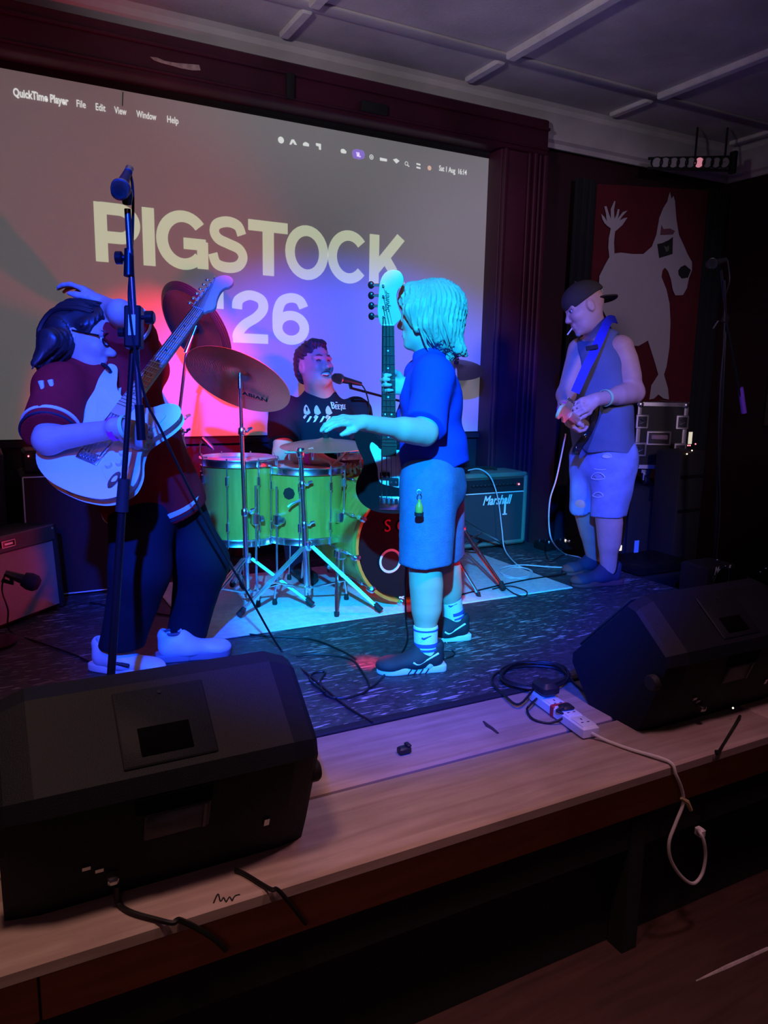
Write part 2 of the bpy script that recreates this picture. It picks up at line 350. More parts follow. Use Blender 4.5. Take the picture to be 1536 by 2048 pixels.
# ================================================================== THE ROOM
FLOORZ = -0.62; WALLY = 4.42; WALLX = 5.45; CEILZ = 2.92; LIP = 1.41; DECKR = 3.30
maroon = mat('maroon_paint', (0.060, 0.006, 0.022), 0.5, var=0.35, vscale=3)
maroon_d = mat('dark_maroon_paint', (0.030, 0.004, 0.010), 0.7, var=0.3, vscale=2)
plaster = mat('old_white_plaster', (0.55, 0.52, 0.53), 0.9, var=0.22, vscale=2.5, bump=0.1, bscale=60)
battenm = mat('pale_batten_paint', (0.72, 0.70, 0.70), 0.8, var=0.12, vscale=9)
floorm = wood('hall_floor_boards', (0.040, 0.016, 0.012), (0.075, 0.032, 0.022), 0.55, (1.5, 14, 1), 2.0)
plankm = wood('bare_stage_plank', (0.34, 0.24, 0.20), (0.50, 0.38, 0.33), 0.75, (1.2, 14, 14), 2.2)
fascm = wood('fascia_timber', (0.34, 0.11, 0.035), (0.48, 0.17, 0.06), 0.6, (1.5, 10, 14), 2.0)
deckm = scratched('scuffed_black_deck', (0.024, 0.023, 0.026), (0.48, 0.46, 0.44), 0.5)
struct('floor', MB().box((1.8, 0.0, FLOORZ-0.05), (9.5, 10.4, 0.1)), floorm, 'dark red brown hall floor below the stage')
struct('wall_right', MB().box((WALLX+0.05, 0.6, 1.15), (0.1, 8.0, 3.6)), maroon_d, 'dark maroon side wall at the right')
struct('wall_left', MB().box((-2.6, 0.6, 1.15), (0.1, 8.0, 3.6)), maroon_d, 'dark maroon side wall left of the stage')
# back wall: openings left for nothing, the screen hangs in front of it
struct('wall_back', MB().box((1.45, WALLY+0.12, 1.15), (8.3, 0.1, 3.6)), maroon_d, 'dark maroon wall behind the stage')
under = mat('black_panelling', (0.020, 0.016, 0.026), 0.6, var=0.3, vscale=4)
lower = struct('trim_3', MB().box((1.5, WALLY+0.04, 0.36), (3.3, 0.06, 0.76)), under, 'dark panelled wall below the projection screen')
part('ledge', MB().box((1.5, WALLY-0.005, 0.715), (3.3, 0.03, 0.03)), under, lower)
ceil = struct('ceiling', MB().box((1.45, 0.6, CEILZ+0.05), (8.2, 8.0, 0.1)), plaster, 'grey white panelled plaster ceiling')
for bx_ in (0.40, 1.59, 2.79, 3.98, 5.20):
    part('batten', MB().box((bx_, 4.06, CEILZ-0.012), (0.055, 0.34, 0.03), b=0.006), battenm, ceil)
    part('batten', MB().box((bx_, 0.4, CEILZ-0.018), (0.06, 6.82, 0.042), b=0.006), battenm, ceil)
for by_ in (3.85, 2.2, 0.6):
    part('cross_batten', MB().box((1.45, by_, CEILZ-0.006), (8.0, 0.09, 0.016), b=0.004), plaster, ceil)
def cornice(name, a, b, inward, label):
    # stepped plaster cornice run from a to b along a wall, 'inward' pointing into the room
    prof = [(0.0, -0.23), (0.018, -0.23), (0.022, -0.20), (0.05, -0.185), (0.055, -0.13), (0.10, -0.075), (0.13, -0.05), (0.135, -0.02), (0.16, 0.0), (0.0, 0.0)]
    a, b, inward = V(a), V(b), V(inward); vv = []; n = len(prof)
    for e in (a, b): vv += [e+inward*p+V((0,0,z)) for p, z in prof]
    m = MB().add(vv, [tuple(range(n)), tuple(range(n, 2*n))[::-1]]+[(i, (i+1)%n, n+(i+1)%n, n+i) for i in range(n)])
    return struct(name, m, plaster, label)
cornice('trim_4', (-2.55, WALLY+0.02, CEILZ), (WALLX, WALLY+0.02, CEILZ), (0, -1, 0), 'white plaster cornice over the stage wall')
cornice('trim_5', (WALLX, -3.3, CEILZ), (WALLX, WALLY, CEILZ), (-1, 0, 0), 'white plaster cornice over the right wall')
# proscenium: header and moulded posts
FY = 4.28
head = struct('trim_1', MB().box((1.3, (FY+WALLY)/2+0.02, 2.695), (4.36, WALLY-FY+0.04, 0.225), b=0.008), maroon, 'maroon header board over the projection screen')
part('bead', MB().box((1.3, FY-0.008, 2.745), (4.36, 0.016, 0.02), b=0.004), maroon, head)
part('bead', MB().box((1.3, FY-0.006, 2.62), (4.36, 0.012, 0.014), b=0.004), maroon, head)
bare = mat('bare_plaster_patch', (0.50, 0.45, 0.42), 0.9, var=0.3, vscale=40)
pp = [at(x, y, FY-0.001) for x, y in ((300, 114), (313, 115), (330, 122), (352, 126), (375, 128), (398, 130), (401, 141), (385, 141), (362, 137), (345, 132), (322, 126), (308, 121))]
n_ = len(pp)
part('bare_patch', MB().add([tuple(p) for p in pp]+[(p.x, p.y-0.0025, p.z) for p in pp], [tuple(range(n_)), tuple(range(n_, 2*n_))[::-1]]+[(i, (i+1)%n_, n_+(i+1)%n_, n_+i) for i in range(n_)]), bare, head)
def bracket(px, py, w_, h_):
    c = at(px, py, FY-0.02); part('bracket', MB().box(c, (w_, 0.03, h_), b=0.004), MATTE, head)
bracket(580, 172, 0.045, 0.13); bracket(748, 216, 0.17, 0.055)
def post(name, x0, x1, label, flip=1):
    p = struct(name, MB().box(((x0+x1)/2, (FY+WALLY)/2+0.02, (2.58-0.62)/2), (x1-x0, WALLY-FY+0.04, 2.58+0.62), b=0.006), maroon, label)
    for u, wd, pr in ((0.025, 0.035, 0.03), (0.22, 0.022, 0.02), (0.262, 0.03, 0.034), (0.31, 0.022, 0.02), (0.352, 0.04, 0.03)):
        x = x0+u if flip > 0 else x1-u
        part('moulding', MB().box((x, FY-pr/2, 0.98), (wd, pr, 3.2), b=0.008), maroon, p)
post('trim_2', 3.10, 3.47, 'maroon moulded post at the right of the screen')
post('trim_6', -0.88, -0.51, 'maroon moulded post at the left of the screen', -1)
# dark drapes beside the banner
drape = mat('black_drape_cloth', (0.010, 0.013, 0.016), 0.9)
def drapes(name, x0, x1, z0, z1, label):
    n = 28; vv = []; ff = []
    for i in range(n+1):
        x = x0+(x1-x0)*i/n; y = WALLY-0.01-0.035*(0.5+0.5*math.sin(i*1.9))
        vv += [(x, y, z0), (x, y, z1), (x, y+0.012, z0), (x, y+0.012, z1)]
    for i in range(n): a = 4*i; ff += [(a, a+4, a+5, a+1), (a+2, a+3, a+7, a+6), (a+1, a+5, a+7, a+3), (a, a+2, a+6, a+4)]
    single(name, MB().add(vv, ff), drape, label, 'curtain', 'black drapes on the back wall')
drapes('stage_drape', 3.84, 4.02, -0.5, 2.52, 'narrow black drape hanging left of the red banner')
drapes('stage_drape', 5.20, 5.42, -0.5, 2.62, 'black drape hanging right of the red banner in the corner')
# ------------------------------------------------------------------ the stage
deck = struct('stage_deck', MB().box((0.35, (2.03+WALLY)/2, -0.15), (2*(DECKR-0.35), WALLY-2.03, 0.3)), deckm, 'scuffed black stage floor')
part('edge_strip', MB().box((0.6, 2.035, 0.003), (4.6, 0.035, 0.012), b=0.004), MATTE, deck)
# a sagging strip of black tape along the boards
front = struct('stage_front', MB().box((0.9, 1.735, -0.16), (6.2, 0.56, 0.22)), MATTE, 'bare plank front edge of the stage')
for y0, y1 in ((LIP, 1.708), (1.724, 2.022)):
    for x0, x1 in ((-2.2, 2.28), (2.285, 4.1)):
        part('plank', MB().box(((x0+x1)/2, (y0+y1)/2, -0.019), (x1-x0, y1-y0, 0.038), b=0.007), plankm, front)
for x0, x1 in ((-2.2, 0.03), (0.034, 2.6), (2.604, 4.1)):
    part('fascia_board', MB().box(((x0+x1)/2, LIP+0.045, -0.10), (x1-x0, 0.025, 0.12), b=0.004), fascm, front)
part('kick_board', MB().box((0.9, LIP+0.12, -0.37), (6.2, 0.03, 0.5)), MATTE, front)
part('stage_leg', MB().box((0.0, LIP+0.07, -0.40), (0.06, 0.06, 0.44)), fascm, front)
part('stage_leg', MB().box((1.66, LIP+0.07, -0.40), (0.06, 0.06, 0.44)), MATTE, front)
part('side_panel', MB().box((DECKR-0.01, 3.2, -0.35), (0.03, 2.3, 0.5)), MATTE, deck)
# pen scrawl on the plank edge, a knot hole
scr = [flo(x, y, 0.0008) for x, y in ((427, 1806), (436, 1788), (441, 1803), (447, 1795), (452, 1803), (459, 1794), (464, 1800), (470, 1792), (480, 1789))]
part('pen_scrawl', MB().tube(spline(scr, 4), 0.0016, 5), MATTE, front)
scr = [flo(x, y, 0.0008) for x, y in ((967, 1443), (975, 1452), (985, 1458), (996, 1467))]
part('knot_hole', MB().tube(scr, [0.003, 0.007, 0.006, 0.004], 6), mat('dark_knot', (0.05, 0.03, 0.025), 0.8), front)
# long scratch and crumbs on the hall floor
a, b = flo(1392, 1962, FLOORZ+0.001), flo(1536, 1897, FLOORZ+0.001)
single('floor_tape', MB().tube([a, a.lerp(b, 0.4)+V((0.004,0,0)), b], [0.002, 0.006, 0.005], 5), bare, 'thin pale strip of tape lying on the hall floor', 'tape')
# pale rug under the drums
rugm = mat('pale_grey_rug', (0.84, 0.84, 0.82), 0.95, bump=0.6, bscale=220, var=0.10, vscale=30)
single('rug', MB().box((1.76, 3.48, 0.005), (2.02, 0.96, 0.010), b=0.004), rugm, 'pale rug spread under the drum kit', 'rug')
# ================================================================== PROJECTION SCREEN
SX0, SX1, SZ0, SZ1 = 0.0, 3.115, 0.742, 2.545; SY = WALLY
scr_t = thing('projection_screen', 'large projection screen showing the festival title over a grey desktop', 'screen', (1.55, SY, SZ0))
scm = mat('projected_grey', (0.56, 0.56, 0.56), 0.85, emit=(0.58, 0.62, 0.58), es=0.112)
glow = mat('projected_title', (0.50, 0.50, 0.50), 0.85, emit=(0.62, 0.70, 0.47), es=0.62)
icon = mat('projected_white', (0.62, 0.62, 0.62), 0.85, emit=(0.9, 0.95, 0.9), es=0.62)
iconp = mat('projected_purple', (0.5, 0.4, 0.7), 0.85, emit=(0.28, 0.18, 0.75), es=0.6)
part('screen_cloth', MB().box(((SX0+SX1)/2, SY+0.004, (SZ0+SZ1)/2), (SX1-SX0, 0.008, SZ1-SZ0)), scm, scr_t)
for c, d in ((((SX0+SX1)/2, SY+0.012, SZ1+0.02), (SX1-SX0+0.10, 0.02, 0.055)), ((SX1+0.012, SY+0.012, 1.64), (0.03, 0.02, 1.84)), ((SX0-0.012, SY+0.012, 1.64), (0.03, 0.02, 1.84)), (((SX0+SX1)/2, SY+0.012, SZ0-0.008), (SX1-SX0+0.06, 0.02, 0.02))):
    part('screen_border', MB().box(c, d), MATTE, scr_t)
part('roller_case', MB().box((1.5, SY+0.012, 2.64), (3.3, 0.03, 0.16)), MATTE, scr_t)
part('pull_cord', MB().tube([at(246, 184, SY-0.004), at(245, 212, SY-0.004)], 0.0022, 5), MATTE, scr_t)
def stroke(mb, pts, wd, ox, oz, sx, sz):
    # a flat ribbon along a path of letter units, laid on the screen cloth
    pts = [p for i, p in enumerate(pts) if i == 0 or math.hypot(p[0]-pts[i-1][0], p[1]-pts[i-1][1]) > 1e-4]
    pts = [V((p[0], p[1], 0)) for p in pts]; n = len(pts); vv = []; closed = (pts[0]-pts[-1]).length < 1e-6
    if closed: pts = pts[:-1]; n -= 1
    for i, p in enumerate(pts):
        a = pts[i-1] if (i or closed) else p; c = pts[(i+1) % n] if (i < n-1 or closed) else p
        t = (c-a).normalized(); q = V((-t.y, t.x, 0))
        if 0 < i < n-1 or closed:
            t1 = (p-pts[i-1]).normalized(); k = max(0.4, q.dot(V((-t1.y, t1.x, 0))))
        else: k = 1
        for s_ in (1, -1): vv.append((ox+(p.x+q.x*s_*wd/2/k)*sx, SY-0.0012-0.0005*len(mb.f)**0.5*0.2, oz+(p.y+q.y*s_*wd/2/k)*sz))
    ff = [(2*i, 2*i+1, 2*((i+1) % n)+1, 2*((i+1) % n)) for i in range(n if closed else n-1)]
    mb.add(vv, ff)
def arc(cx, cy, rx, ry, a0, a1, n=28): return [(cx+rx*math.cos(math.radians(a0+(a1-a0)*i/n)), cy+ry*math.sin(math.radians(a0+(a1-a0)*i/n))) for i in range(n+1)]
GL = {
 'P': [[(0.1, 0), (0.1, 1)], [(0.1, 0.905), (0.4, 0.905)]+arc(0.40, 0.665, 0.235, 0.24, 90, -90)+[(0.1, 0.425)]],
 'I': [[(0.1, 0), (0.1, 1)]],
 'G': [arc(0.48, 0.5, 0.375, 0.42, 38, 318), [(0.48, 0.45), (0.88, 0.45)], [(0.82, 0.02), (0.82, 0.5)]],
 'S': [[(p.x, p.y) for p in spline([(0.70, 0.70), (0.62, 0.86), (0.41, 0.915), (0.19, 0.85), (0.135, 0.71), (0.22, 0.59), (0.42, 0.52), (0.64, 0.44), (0.72, 0.29), (0.62, 0.135), (0.40, 0.085), (0.17, 0.14), (0.095, 0.32)], 6)]],
 'T': [[(0, 0.91), (0.70, 0.91)], [(0.35, 0), (0.35, 0.95)]],
 'O': [arc(0.46, 0.5, 0.365, 0.42, 0, 360)], 'C': [arc(0.46, 0.5, 0.365, 0.42, 40, 320)],
 'K': [[(0.1, 0), (0.1, 1)], [(0.12, 0.30), (0.66, 1.0)], [(0.32, 0.58), (0.70, 0.0)]],
 '2': [[(p.x, p.y) for p in spline([(0.10, 0.64), (0.13, 0.81), (0.32, 0.915), (0.53, 0.85), (0.575, 0.68), (0.46, 0.51), (0.24, 0.35), (0.12, 0.19), (0.10, 0.08)], 6)], [(0.02, 0.085), (0.66, 0.085)]],
 '6': [arc(0.36, 0.33, 0.255, 0.245, 0, 360), [(p.x, p.y) for p in spline([(0.60, 0.74), (0.52, 0.88), (0.36, 0.92), (0.19, 0.84), (0.11, 0.62), (0.105, 0.35)], 6)]],
 "'": [[(0.09, 0.62), (0.09, 1.0)]]}
H = 0.302
for ch, x0, x1 in (('P', 0.603, 0.835), ('I', 0.848, 0.912), ('G', 0.918, 1.205), ('S', 1.205, 1.436), ('T', 1.441, 1.682), ('O', 1.668, 1.942), ('C', 1.942, 2.205), ('K', 2.225, 2.488)):
    wdt = {'P': 0.73, 'I': 0.2, 'G': 0.92, 'S': 0.82, 'T': 0.70, 'O': 0.92, 'C': 0.86, 'K': 0.78}[ch]; mb = MB()
    for st in GL[ch]: stroke(mb, st, 0.20 if ch != 'S' else 0.19, x0, 1.678, (x1-x0)/wdt, H)
    part('letter', mb, glow, scr_t)
for ch, x0, sx in (("'", 1.235, 0.30), ('2', 1.335, 0.335), ('6', 1.58, 0.34)):
    mb = MB()
    for st in GL[ch]: stroke(mb, st, 0.18, x0, 1.287, sx, 0.298)
    part('letter', mb, glow, scr_t)
def stext(t, x, z, size, bold=0.0):
    M = Matrix.Translation((x, SY-0.0015, z)) @ Matrix.Rotation(PI/2, 4, 'X'); return link('menu_text', text_mesh(t, size, M, bold=bold, ext=0.0002), icon, scr_t)
for t, x, s_, bd in (('QuickTime Player', 0.252, 0.052, 0.0016), ('File', 0.541, 0.048, 0.0004), ('Edit', 0.633, 0.048, 0.0004), ('View', 0.727, 0.048, 0.0004), ('Window', 0.838, 0.048, 0.0004), ('Help', 0.995, 0.048, 0.0004)):
    o = stext(t, x, 2.428, s_, bd)
    wd = max(v.co.x for v in o.data.vertices)-x; want = {'QuickTime Player': 0.253, 'File': 0.046, 'Edit': 0.050, 'View': 0.060, 'Window': 0.102, 'Help': 0.062}[t]
    for v in o.data.vertices: v.co.x = x+(v.co.x-x)*want/wd
o = stext('Sat 1 Aug  16:14', 2.715, 2.418, 0.046, 0.0005); wd = max(v.co.x for v in o.data.vertices)-2.715
for v in o.data.vertices: v.co.x = 2.715+(v.co.x-2.715)*0.213/wd
def disc(px, py, r, m_, ring=0.0, nm='menu_icon'):
    c = at(px, py, SY-0.0014); mb = MB(); n = 20
    if ring: mb.add([(c.x+rr*math.cos(2*PI*k/n), c.y, c.z+rr*math.sin(2*PI*k/n)) for rr in (r, r-ring) for k in range(n)], [(k, (k+1)%n, n+(k+1)%n, n+k) for k in range(n)])
    else: mb.add([(c.x+r*math.cos(2*PI*k/n), c.y, c.z+r*math.sin(2*PI*k/n)) for k in range(n)], [tuple(range(n))])
    return part(nm, mb, m_, scr_t)
def flatpoly(pxs, m_, nm='menu_icon'):
    ps = [at(x, y, SY-0.0014) for x, y in pxs]; return part(nm, MB().add([tuple(p) for p in ps], [tuple(range(len(ps)))]), m_, scr_t)
disc(562, 280, 0.018, icon); disc(859, 336, 0.014, mat('projected_orange', (0.6, 0.5, 0.4), 0.8, emit=(0.9, 0.55, 0.4), es=0.6)); disc(743, 314, 0.014, icon, 0.004); disc(743, 314, 0.005, icon)
flatpoly([(579, 289), (583, 279), (588, 279), (594, 290), (589, 289), (586, 284), (583, 289)], icon)
flatpoly([(606, 291), (606, 287), (610, 284), (614, 285), (618, 288), (618, 293)], icon)
flatpoly([(632, 286), (642, 288), (642, 300), (638, 299), (638, 293), (632, 291)], icon)
flatpoly([(681, 302), (683, 298), (688, 298), (693, 303), (692, 307), (683, 306)], icon)
flatpoly([(704, 306), (706, 300), (714, 298), (726, 301), (730, 308), (728, 317), (718, 319), (707, 316)], iconp)
flatpoly([(712, 304), (719, 305), (719, 311), (722, 312), (721, 315), (714, 313)], icon)
flatpoly([(760, 315), (774, 318), (774, 323), (760, 321)], icon)
flatpoly([(786, 319), (793, 317), (799, 322), (793, 327)], icon)
disc(813, 327, 0.012, icon, 0.003); flatpoly([(815, 329), (819, 333), (818, 334), (814, 330)], icon)
flatpoly([(833, 326), (841, 328), (841, 331), (833, 329)], icon); flatpoly([(833, 333), (841, 335), (841, 338), (833, 336)], icon)
# ================================================================== RED BANNER with a pale creature
ban = thing('wall_banner', 'red cloth banner with a big pale long-necked creature on it', 'banner', (4.6, WALLY-0.02, 0.95))
redcloth = mat('red_banner_cloth', (0.10, 0.004, 0.012), 0.9, var=0.15, vscale=5)
paleapp = mat('pale_banner_print', (0.46, 0.44, 0.46), 0.9)
BY = WALLY-0.045
n = 26; vv = []; ff = []
for i in range(n+1):
    x = 4.03+1.15*i/n
    for z in (0.80, 2.50+0.10*i/n): vv += [(x, BY+0.012+0.004*math.sin(i*0.7), z), (x, BY+0.018+0.004*math.sin(i*0.7), z)]
for i in range(n): a = 4*i; ff += [(a, a+4, a+6, a+2), (a+1, a+3, a+7, a+5), (a, a+1, a+5, a+4), (a+2, a+6, a+7, a+3)]
part('cloth', MB().add(vv, ff), redcloth, ban)
def applique(name, pxs, m_, off, par):
    ps = [at(x, y, BY-off) for x, y in pxs]; n = len(ps)
    return part(name, MB().add([tuple(p) for p in ps]+[(p.x, p.y+0.003, p.z) for p in ps], [tuple(range(n)), tuple(range(n, 2*n))[::-1]]+[(i, (i+1)%n, n+(i+1)%n, n+i) for i in range(n)]), m_, par)
fig = [(1340, 384), (1343, 398), (1347, 392), (1350, 402), (1353, 440), (1358, 470), (1367, 489), (1375, 508), (1384, 524), (1384, 540), (1378, 556), (1374, 576), (1366, 590), (1351, 591), (1346, 580), (1342, 558), (1336, 542), (1330, 535), (1325, 541), (1323, 554), (1333, 579), (1339, 607), (1341, 644), (1339, 694), (1333, 734), (1328, 749), (1336, 777), (1338, 799), (1327, 797), (1317, 789), (1308, 797), (1299, 799), (1303, 771), (1317, 749), (1308, 718), (1296, 681), (1277, 692), (1250, 690), (1225, 660), (1206, 620), (1198, 580), (1199, 552), (1209, 532), (1219, 514), (1217, 495), (1218, 476), (1222, 457), (1215, 452), (1209, 446), (1205, 437), (1203, 428), (1209, 434), (1214, 443), (1212, 425), (1209, 413), (1213, 412), (1218, 428), (1222, 438), (1222, 418), (1229, 402), (1231, 402), (1228, 420), (1229, 438), (1233, 430), (1236, 418), (1239, 419), (1237, 432), (1235, 438), (1246, 424), (1255, 421), (1245, 432), (1239, 441), (1249, 436), (1255, 435), (1245, 450), (1236, 458), (1230, 463), (1228, 484), (1229, 507), (1242, 505), (1265, 508), (1287, 508), (1304, 493), (1313, 470), (1319, 436), (1327, 416), (1335, 403)]
applique('creature_print', fig, paleapp, 0.004, ban)
darkp = mat('dark_banner_print', (0.012, 0.016, 0.014), 0.9)
applique('eye_print', [(1315, 488), (1325, 486), (1338, 480), (1346, 474), (1345, 508), (1332, 512), (1319, 516)], darkp, 0.008, ban)
applique('eye_print', [(1323, 450), (1327, 458), (1340, 457), (1350, 462), (1346, 469), (1321, 470)], mat('dusky_banner_print', (0.16, 0.06, 0.08), 0.9), 0.008, ban)
applique('nostril_print', [(1357, 541), (1362, 534), (1370, 530), (1382, 540), (1376, 555), (1364, 557), (1358, 550)], darkp, 0.008, ban)
applique('eyelid_print', [(1328, 492), (1334, 494), (1338, 490), (1338, 500), (1333, 504)], mat('green_banner_print', (0.10, 0.14, 0.08), 0.9), 0.011, ban)
# ================================================================== FLOOR MONITORS
wedgem = mat('monitor_plastic', (0.008, 0.010, 0.016), 0.6, spec=0.2, bump=0.15, bscale=350)
RECESS_SHADE = mat('recess_shade', (0.001, 0.001, 0.0015), 0.9, spec=0.05); grillm = mat('monitor_grille', (0.03, 0.03, 0.033), 0.5, 0.4, bump=0.5, bscale=500)
def wedge(x0, L_, y0, label, s=1.0, knob=True):
    t = thing('floor_monitor', label, 'speaker', (x0+L_/2, y0, 0), group='wedge monitors along the stage front')
    sec = [(0.0, 0.0), (-0.035, 0.055), (-0.115, 0.275), (-0.105, 0.315), (0.055, 0.445), (0.10, 0.455), (0.385, 0.165), (0.385, 0.125), (0.305, 0.02), (0.27, 0.0)]
    sec = [(p[0]*s, p[1]*s) for p in sec]; n = len(sec); cy = sum(p[0] for p in sec)/n; cz = sum(p[1] for p in sec)/n
    vv = []; ff = []; cols = ((0.0, 0.88), (0.02, 0.92), (0.10, 1.0), (0.90, 1.0), (0.98, 0.92), (1.0, 0.88))
    for u, k in cols: vv += [(x0+u*L_, y0+cy+(p[0]-cy)*k, max(0.004, cz+(p[1]-cz)*k) if p[1] > 0.001 else 0.0) for p in sec]
    for i in range(len(cols)-1):
        for j in range(n): ff.append((i*n+j, i*n+(j+1)%n, (i+1)*n+(j+1)%n, (i+1)*n+j))
    ff += [tuple(range(n))[::-1], tuple((len(cols)-1)*n+j for j in range(n))]
    link('cabinet', MB().add(vv, ff).mesh('cabinet', 14), wedgem, t)
    # perforated grille on the sloping face towards the band
    a = V((0, y0+0.125*s, 0.437*s)); b = V((0, y0+0.375*s, 0.18*s)); d = (b-a).normalized(); nrm = V((0, -d.z, d.y)); nrm = nrm if nrm.z > 0 else -nrm
    Mg = frame(((x0+L_/2), (a.y+b.y)/2, (a.z+b.z)/2)+nrm*0 if False else V((x0+L_/2, (a.y+b.y)/2, (a.z+b.z)/2)), (1, 0, 0), nrm)
    part('grille', MB().box((0, 0, 0.004), (L_*0.86, (b-a).length*0.96, 0.012), Mg, b=0.004), grillm, t)
    # pole socket panel on the back slope; near-black slabs paint its recess shade
    a = V((0, y0-0.108*s, 0.312*s)); b = V((0, y0+0.055*s, 0.447*s)); d = (b-a).normalized(); nr = V((0, -d.z, d.y)); nr = nr if nr.y < 0 else -nr
    hx = x0+L_*0.50
    Mh = frame(V((hx, (a.y+b.y)/2, (a.z+b.z)/2)), (1, 0, 0), nr)
    hd = part('handle_plate', MB().box((0, 0.0, 0.002), (0.19*s, 0.17*s, 0.008), Mh, b=0.003), wedgem, t)
    part('hand_hole_shade', MB().box((-0.005, -0.035, 0.0065), (0.105*s, 0.062*s, 0.005), Mh, b=0.002), RECESS_SHADE, hd)
    part('plate_screw', MB().lathe([(0.004, 0), (0.004, 0.009), (0.0, 0.010)], 10, Mh @ Matrix.Translation((0, 0.07*s, 0))), MATTE, hd)
    a = V((0, y0-0.04*s, 0.07*s)); b = V((0, y0-0.114*s, 0.27*s)); d = (b-a).normalized(); nr = V((0, -d.z, d.y)); nr = nr if nr.y < 0 else -nr
    Mp = frame(V((hx, (a.y+b.y)/2, (a.z+b.z)/2)), (1, 0, 0), nr)
    part('hand_hole_shade', MB().box((0.0, 0.085*s, 0.001), (0.155*s, 0.045*s, 0.006), Mp, b=0.002), RECESS_SHADE, t)  # second slab with recess shade put into its colour
    cp = part('connector_panel', MB().box((0.008, 0.02*s, 0.001), (0.135*s, 0.075*s, 0.007), Mp, b=0.003), mat('slate_plastic', (0.05, 0.055, 0.075), 0.5), t)
    part('badge', MB().box((0.064*s, 0.02*s, 0.003), (0.006, 0.07*s, 0.007), Mp), mat('dull_edge', (0.16, 0.14, 0.12), 0.5), cp)
    for dx, dz in ((-0.17, -0.055), (-0.145, -0.072)):
        part('socket', MB().box((dx*s, dz, 0.001), (0.016, 0.010, 0.006), Mp), STEEL, t)
    part('power_inlet', MB().box((0.21*s, -0.06, 0.001), (0.012, 0.02, 0.006), Mp), STEEL, t)
    part('cable_plug', MB().box((-0.12*s, -0.098, 0.010), (0.022, 0.018, 0.026), Mp, b=0.004), STEEL, t)
    for sx, ox in ((x0+L_*0.99, 1), (x0+L_*0.01, -1)):
        part('rubber_foot', MB().lathe([(0.0, 0.0), (0.026, 0.002), (0.026, 0.020), (0.022, 0.027), (0.0, 0.028)], 14, zframe((sx, y0-0.04*s, 0.20*s), (ox, 0, 0))), RUBBER, t)
    return t
wedge(-0.02, 0.645, 1.545, 'black floor monitor wedge on the planks at the left, nearest the camera')
wR = wedge(1.80, 0.66, 1.60, 'black floor monitor wedge on the planks beside the white power strip', 0.93)
fl = flo(1466, 1416, 0.05)
part('indicator', MB().ell(tuple(at(1466, 1416, 1.53)), (0.003, 0.003, 0.003)), mat('led_white', (0.9, 0.9, 0.8), 0.4, emit=(1, 0.85, 0.6), es=3), wR)
# left end cap of the near monitor, a paler grey panel
# ================================================================== AMPLIFIERS
def logo(par, txt, size, M, shear=0.35, bold=0.0012, m=PAPER, width=None, name='logo_script'):
    me = text_mesh(txt, size, Matrix.Identity(4), shear=shear, bold=bold, ext=0.0008)
    xs = [v.co.x for v in me.vertices]; wd = max(xs)-min(xs)
    if width:
        for v in me.vertices: v.co.x *= width/wd
    me.transform(M); o = link(name, me, m, par); o['kind'] = 'stuff'; return o
# combo amp right of the drums
greenish = mat('olive_tolex', (0.16, 0.17, 0.13), 0.6, bump=0.3, bscale=260)
grillb = mat('black_grille_cloth', (0.035, 0.037, 0.045), 0.8, bump=0.5, bscale=400)
AX0, AX1, AY, AH = 2.615, 3.225, 3.99, 0.50
am = thing('guitar_combo_amp', 'guitar combo amplifier with olive edging and white script logo, behind the child', 'amplifier', ((AX0+AX1)/2, AY+0.13, 0))
part('cabinet', MB().box(((AX0+AX1)/2, AY+0.14, AH/2+0.012), (AX1-AX0, 0.25, AH-0.024), b=0.018), greenish, am)
for a, b, c, d in ((AX0, AX0+0.03, 0.012, AH), (AX1-0.03, AX1, 0.012, AH), (AX0, AX1, 0.012, 0.045), (AX0, AX1, AH-0.035, AH)):
    part('edging', MB().box(((a+b)/2, AY+0.02, (c+d)/2), (b-a, 0.045, d-c), b=0.012), greenish, am)
part('grille_cloth', MB().box(((AX0+AX1)/2, AY+0.012, 0.205), (AX1-AX0-0.06, 0.012, 0.325)), grillb, am)
cpn = part('control_panel', MB().box(((AX0+AX1)/2, AY+0.012, 0.418), (AX1-AX0-0.06, 0.012, 0.085)), mat('control_panel_black', (0.02, 0.02, 0.025), 0.35), am)
part('piping', MB().box(((AX0+AX1)/2, AY+0.004, 0.371), (AX1-AX0-0.06, 0.006, 0.006)), PAPER, am)
for i in range(12):
    x = AX0+0.165+i*0.030
    k = part('knob', MB().lathe([(0.011, 0), (0.010, 0.012), (0.008, 0.016), (0.0, 0.016)], 14, zframe((x, AY+0.006, 0.424), (0, -1, 0.15))), BLACK, am)
    part('knob_cap', MB().lathe([(0.006, 0.0), (0.006, 0.0175), (0.0, 0.018)], 10, zframe((x, AY+0.006, 0.424), (0, -1, 0.15))), STEEL, k)
for x, c in ((AX0+0.05, (1, 0.1, 0.1)), (AX1-0.075, (1, 0.25, 0.35))):
    part('pilot_lamp', MB().ell((x, AY, 0.42), (0.006, 0.006, 0.006)), mat('lamp_red', (0.8, 0.2, 0.2), 0.4, emit=(1, 0.15, 0.2), es=4), am)
lx = at(945, 996, AY).x
logo(am, 'Marshall', 0.085, Matrix.Translation((2.86, AY-0.002, 0.295)) @ Matrix.Rotation(PI/2, 4, 'X'), 0.35, 0.002, width=0.235)
tp = at(1012, 1000, AY-0.004)
part('tape_strip', MB().box((tp.x, AY+0.004, 0.275), (0.012, 0.004, 0.10)), PAPER, am); part('tape_strip', MB().box((tp.x, AY+0.004, 0.223), (0.035, 0.004, 0.008)), PAPER, am)
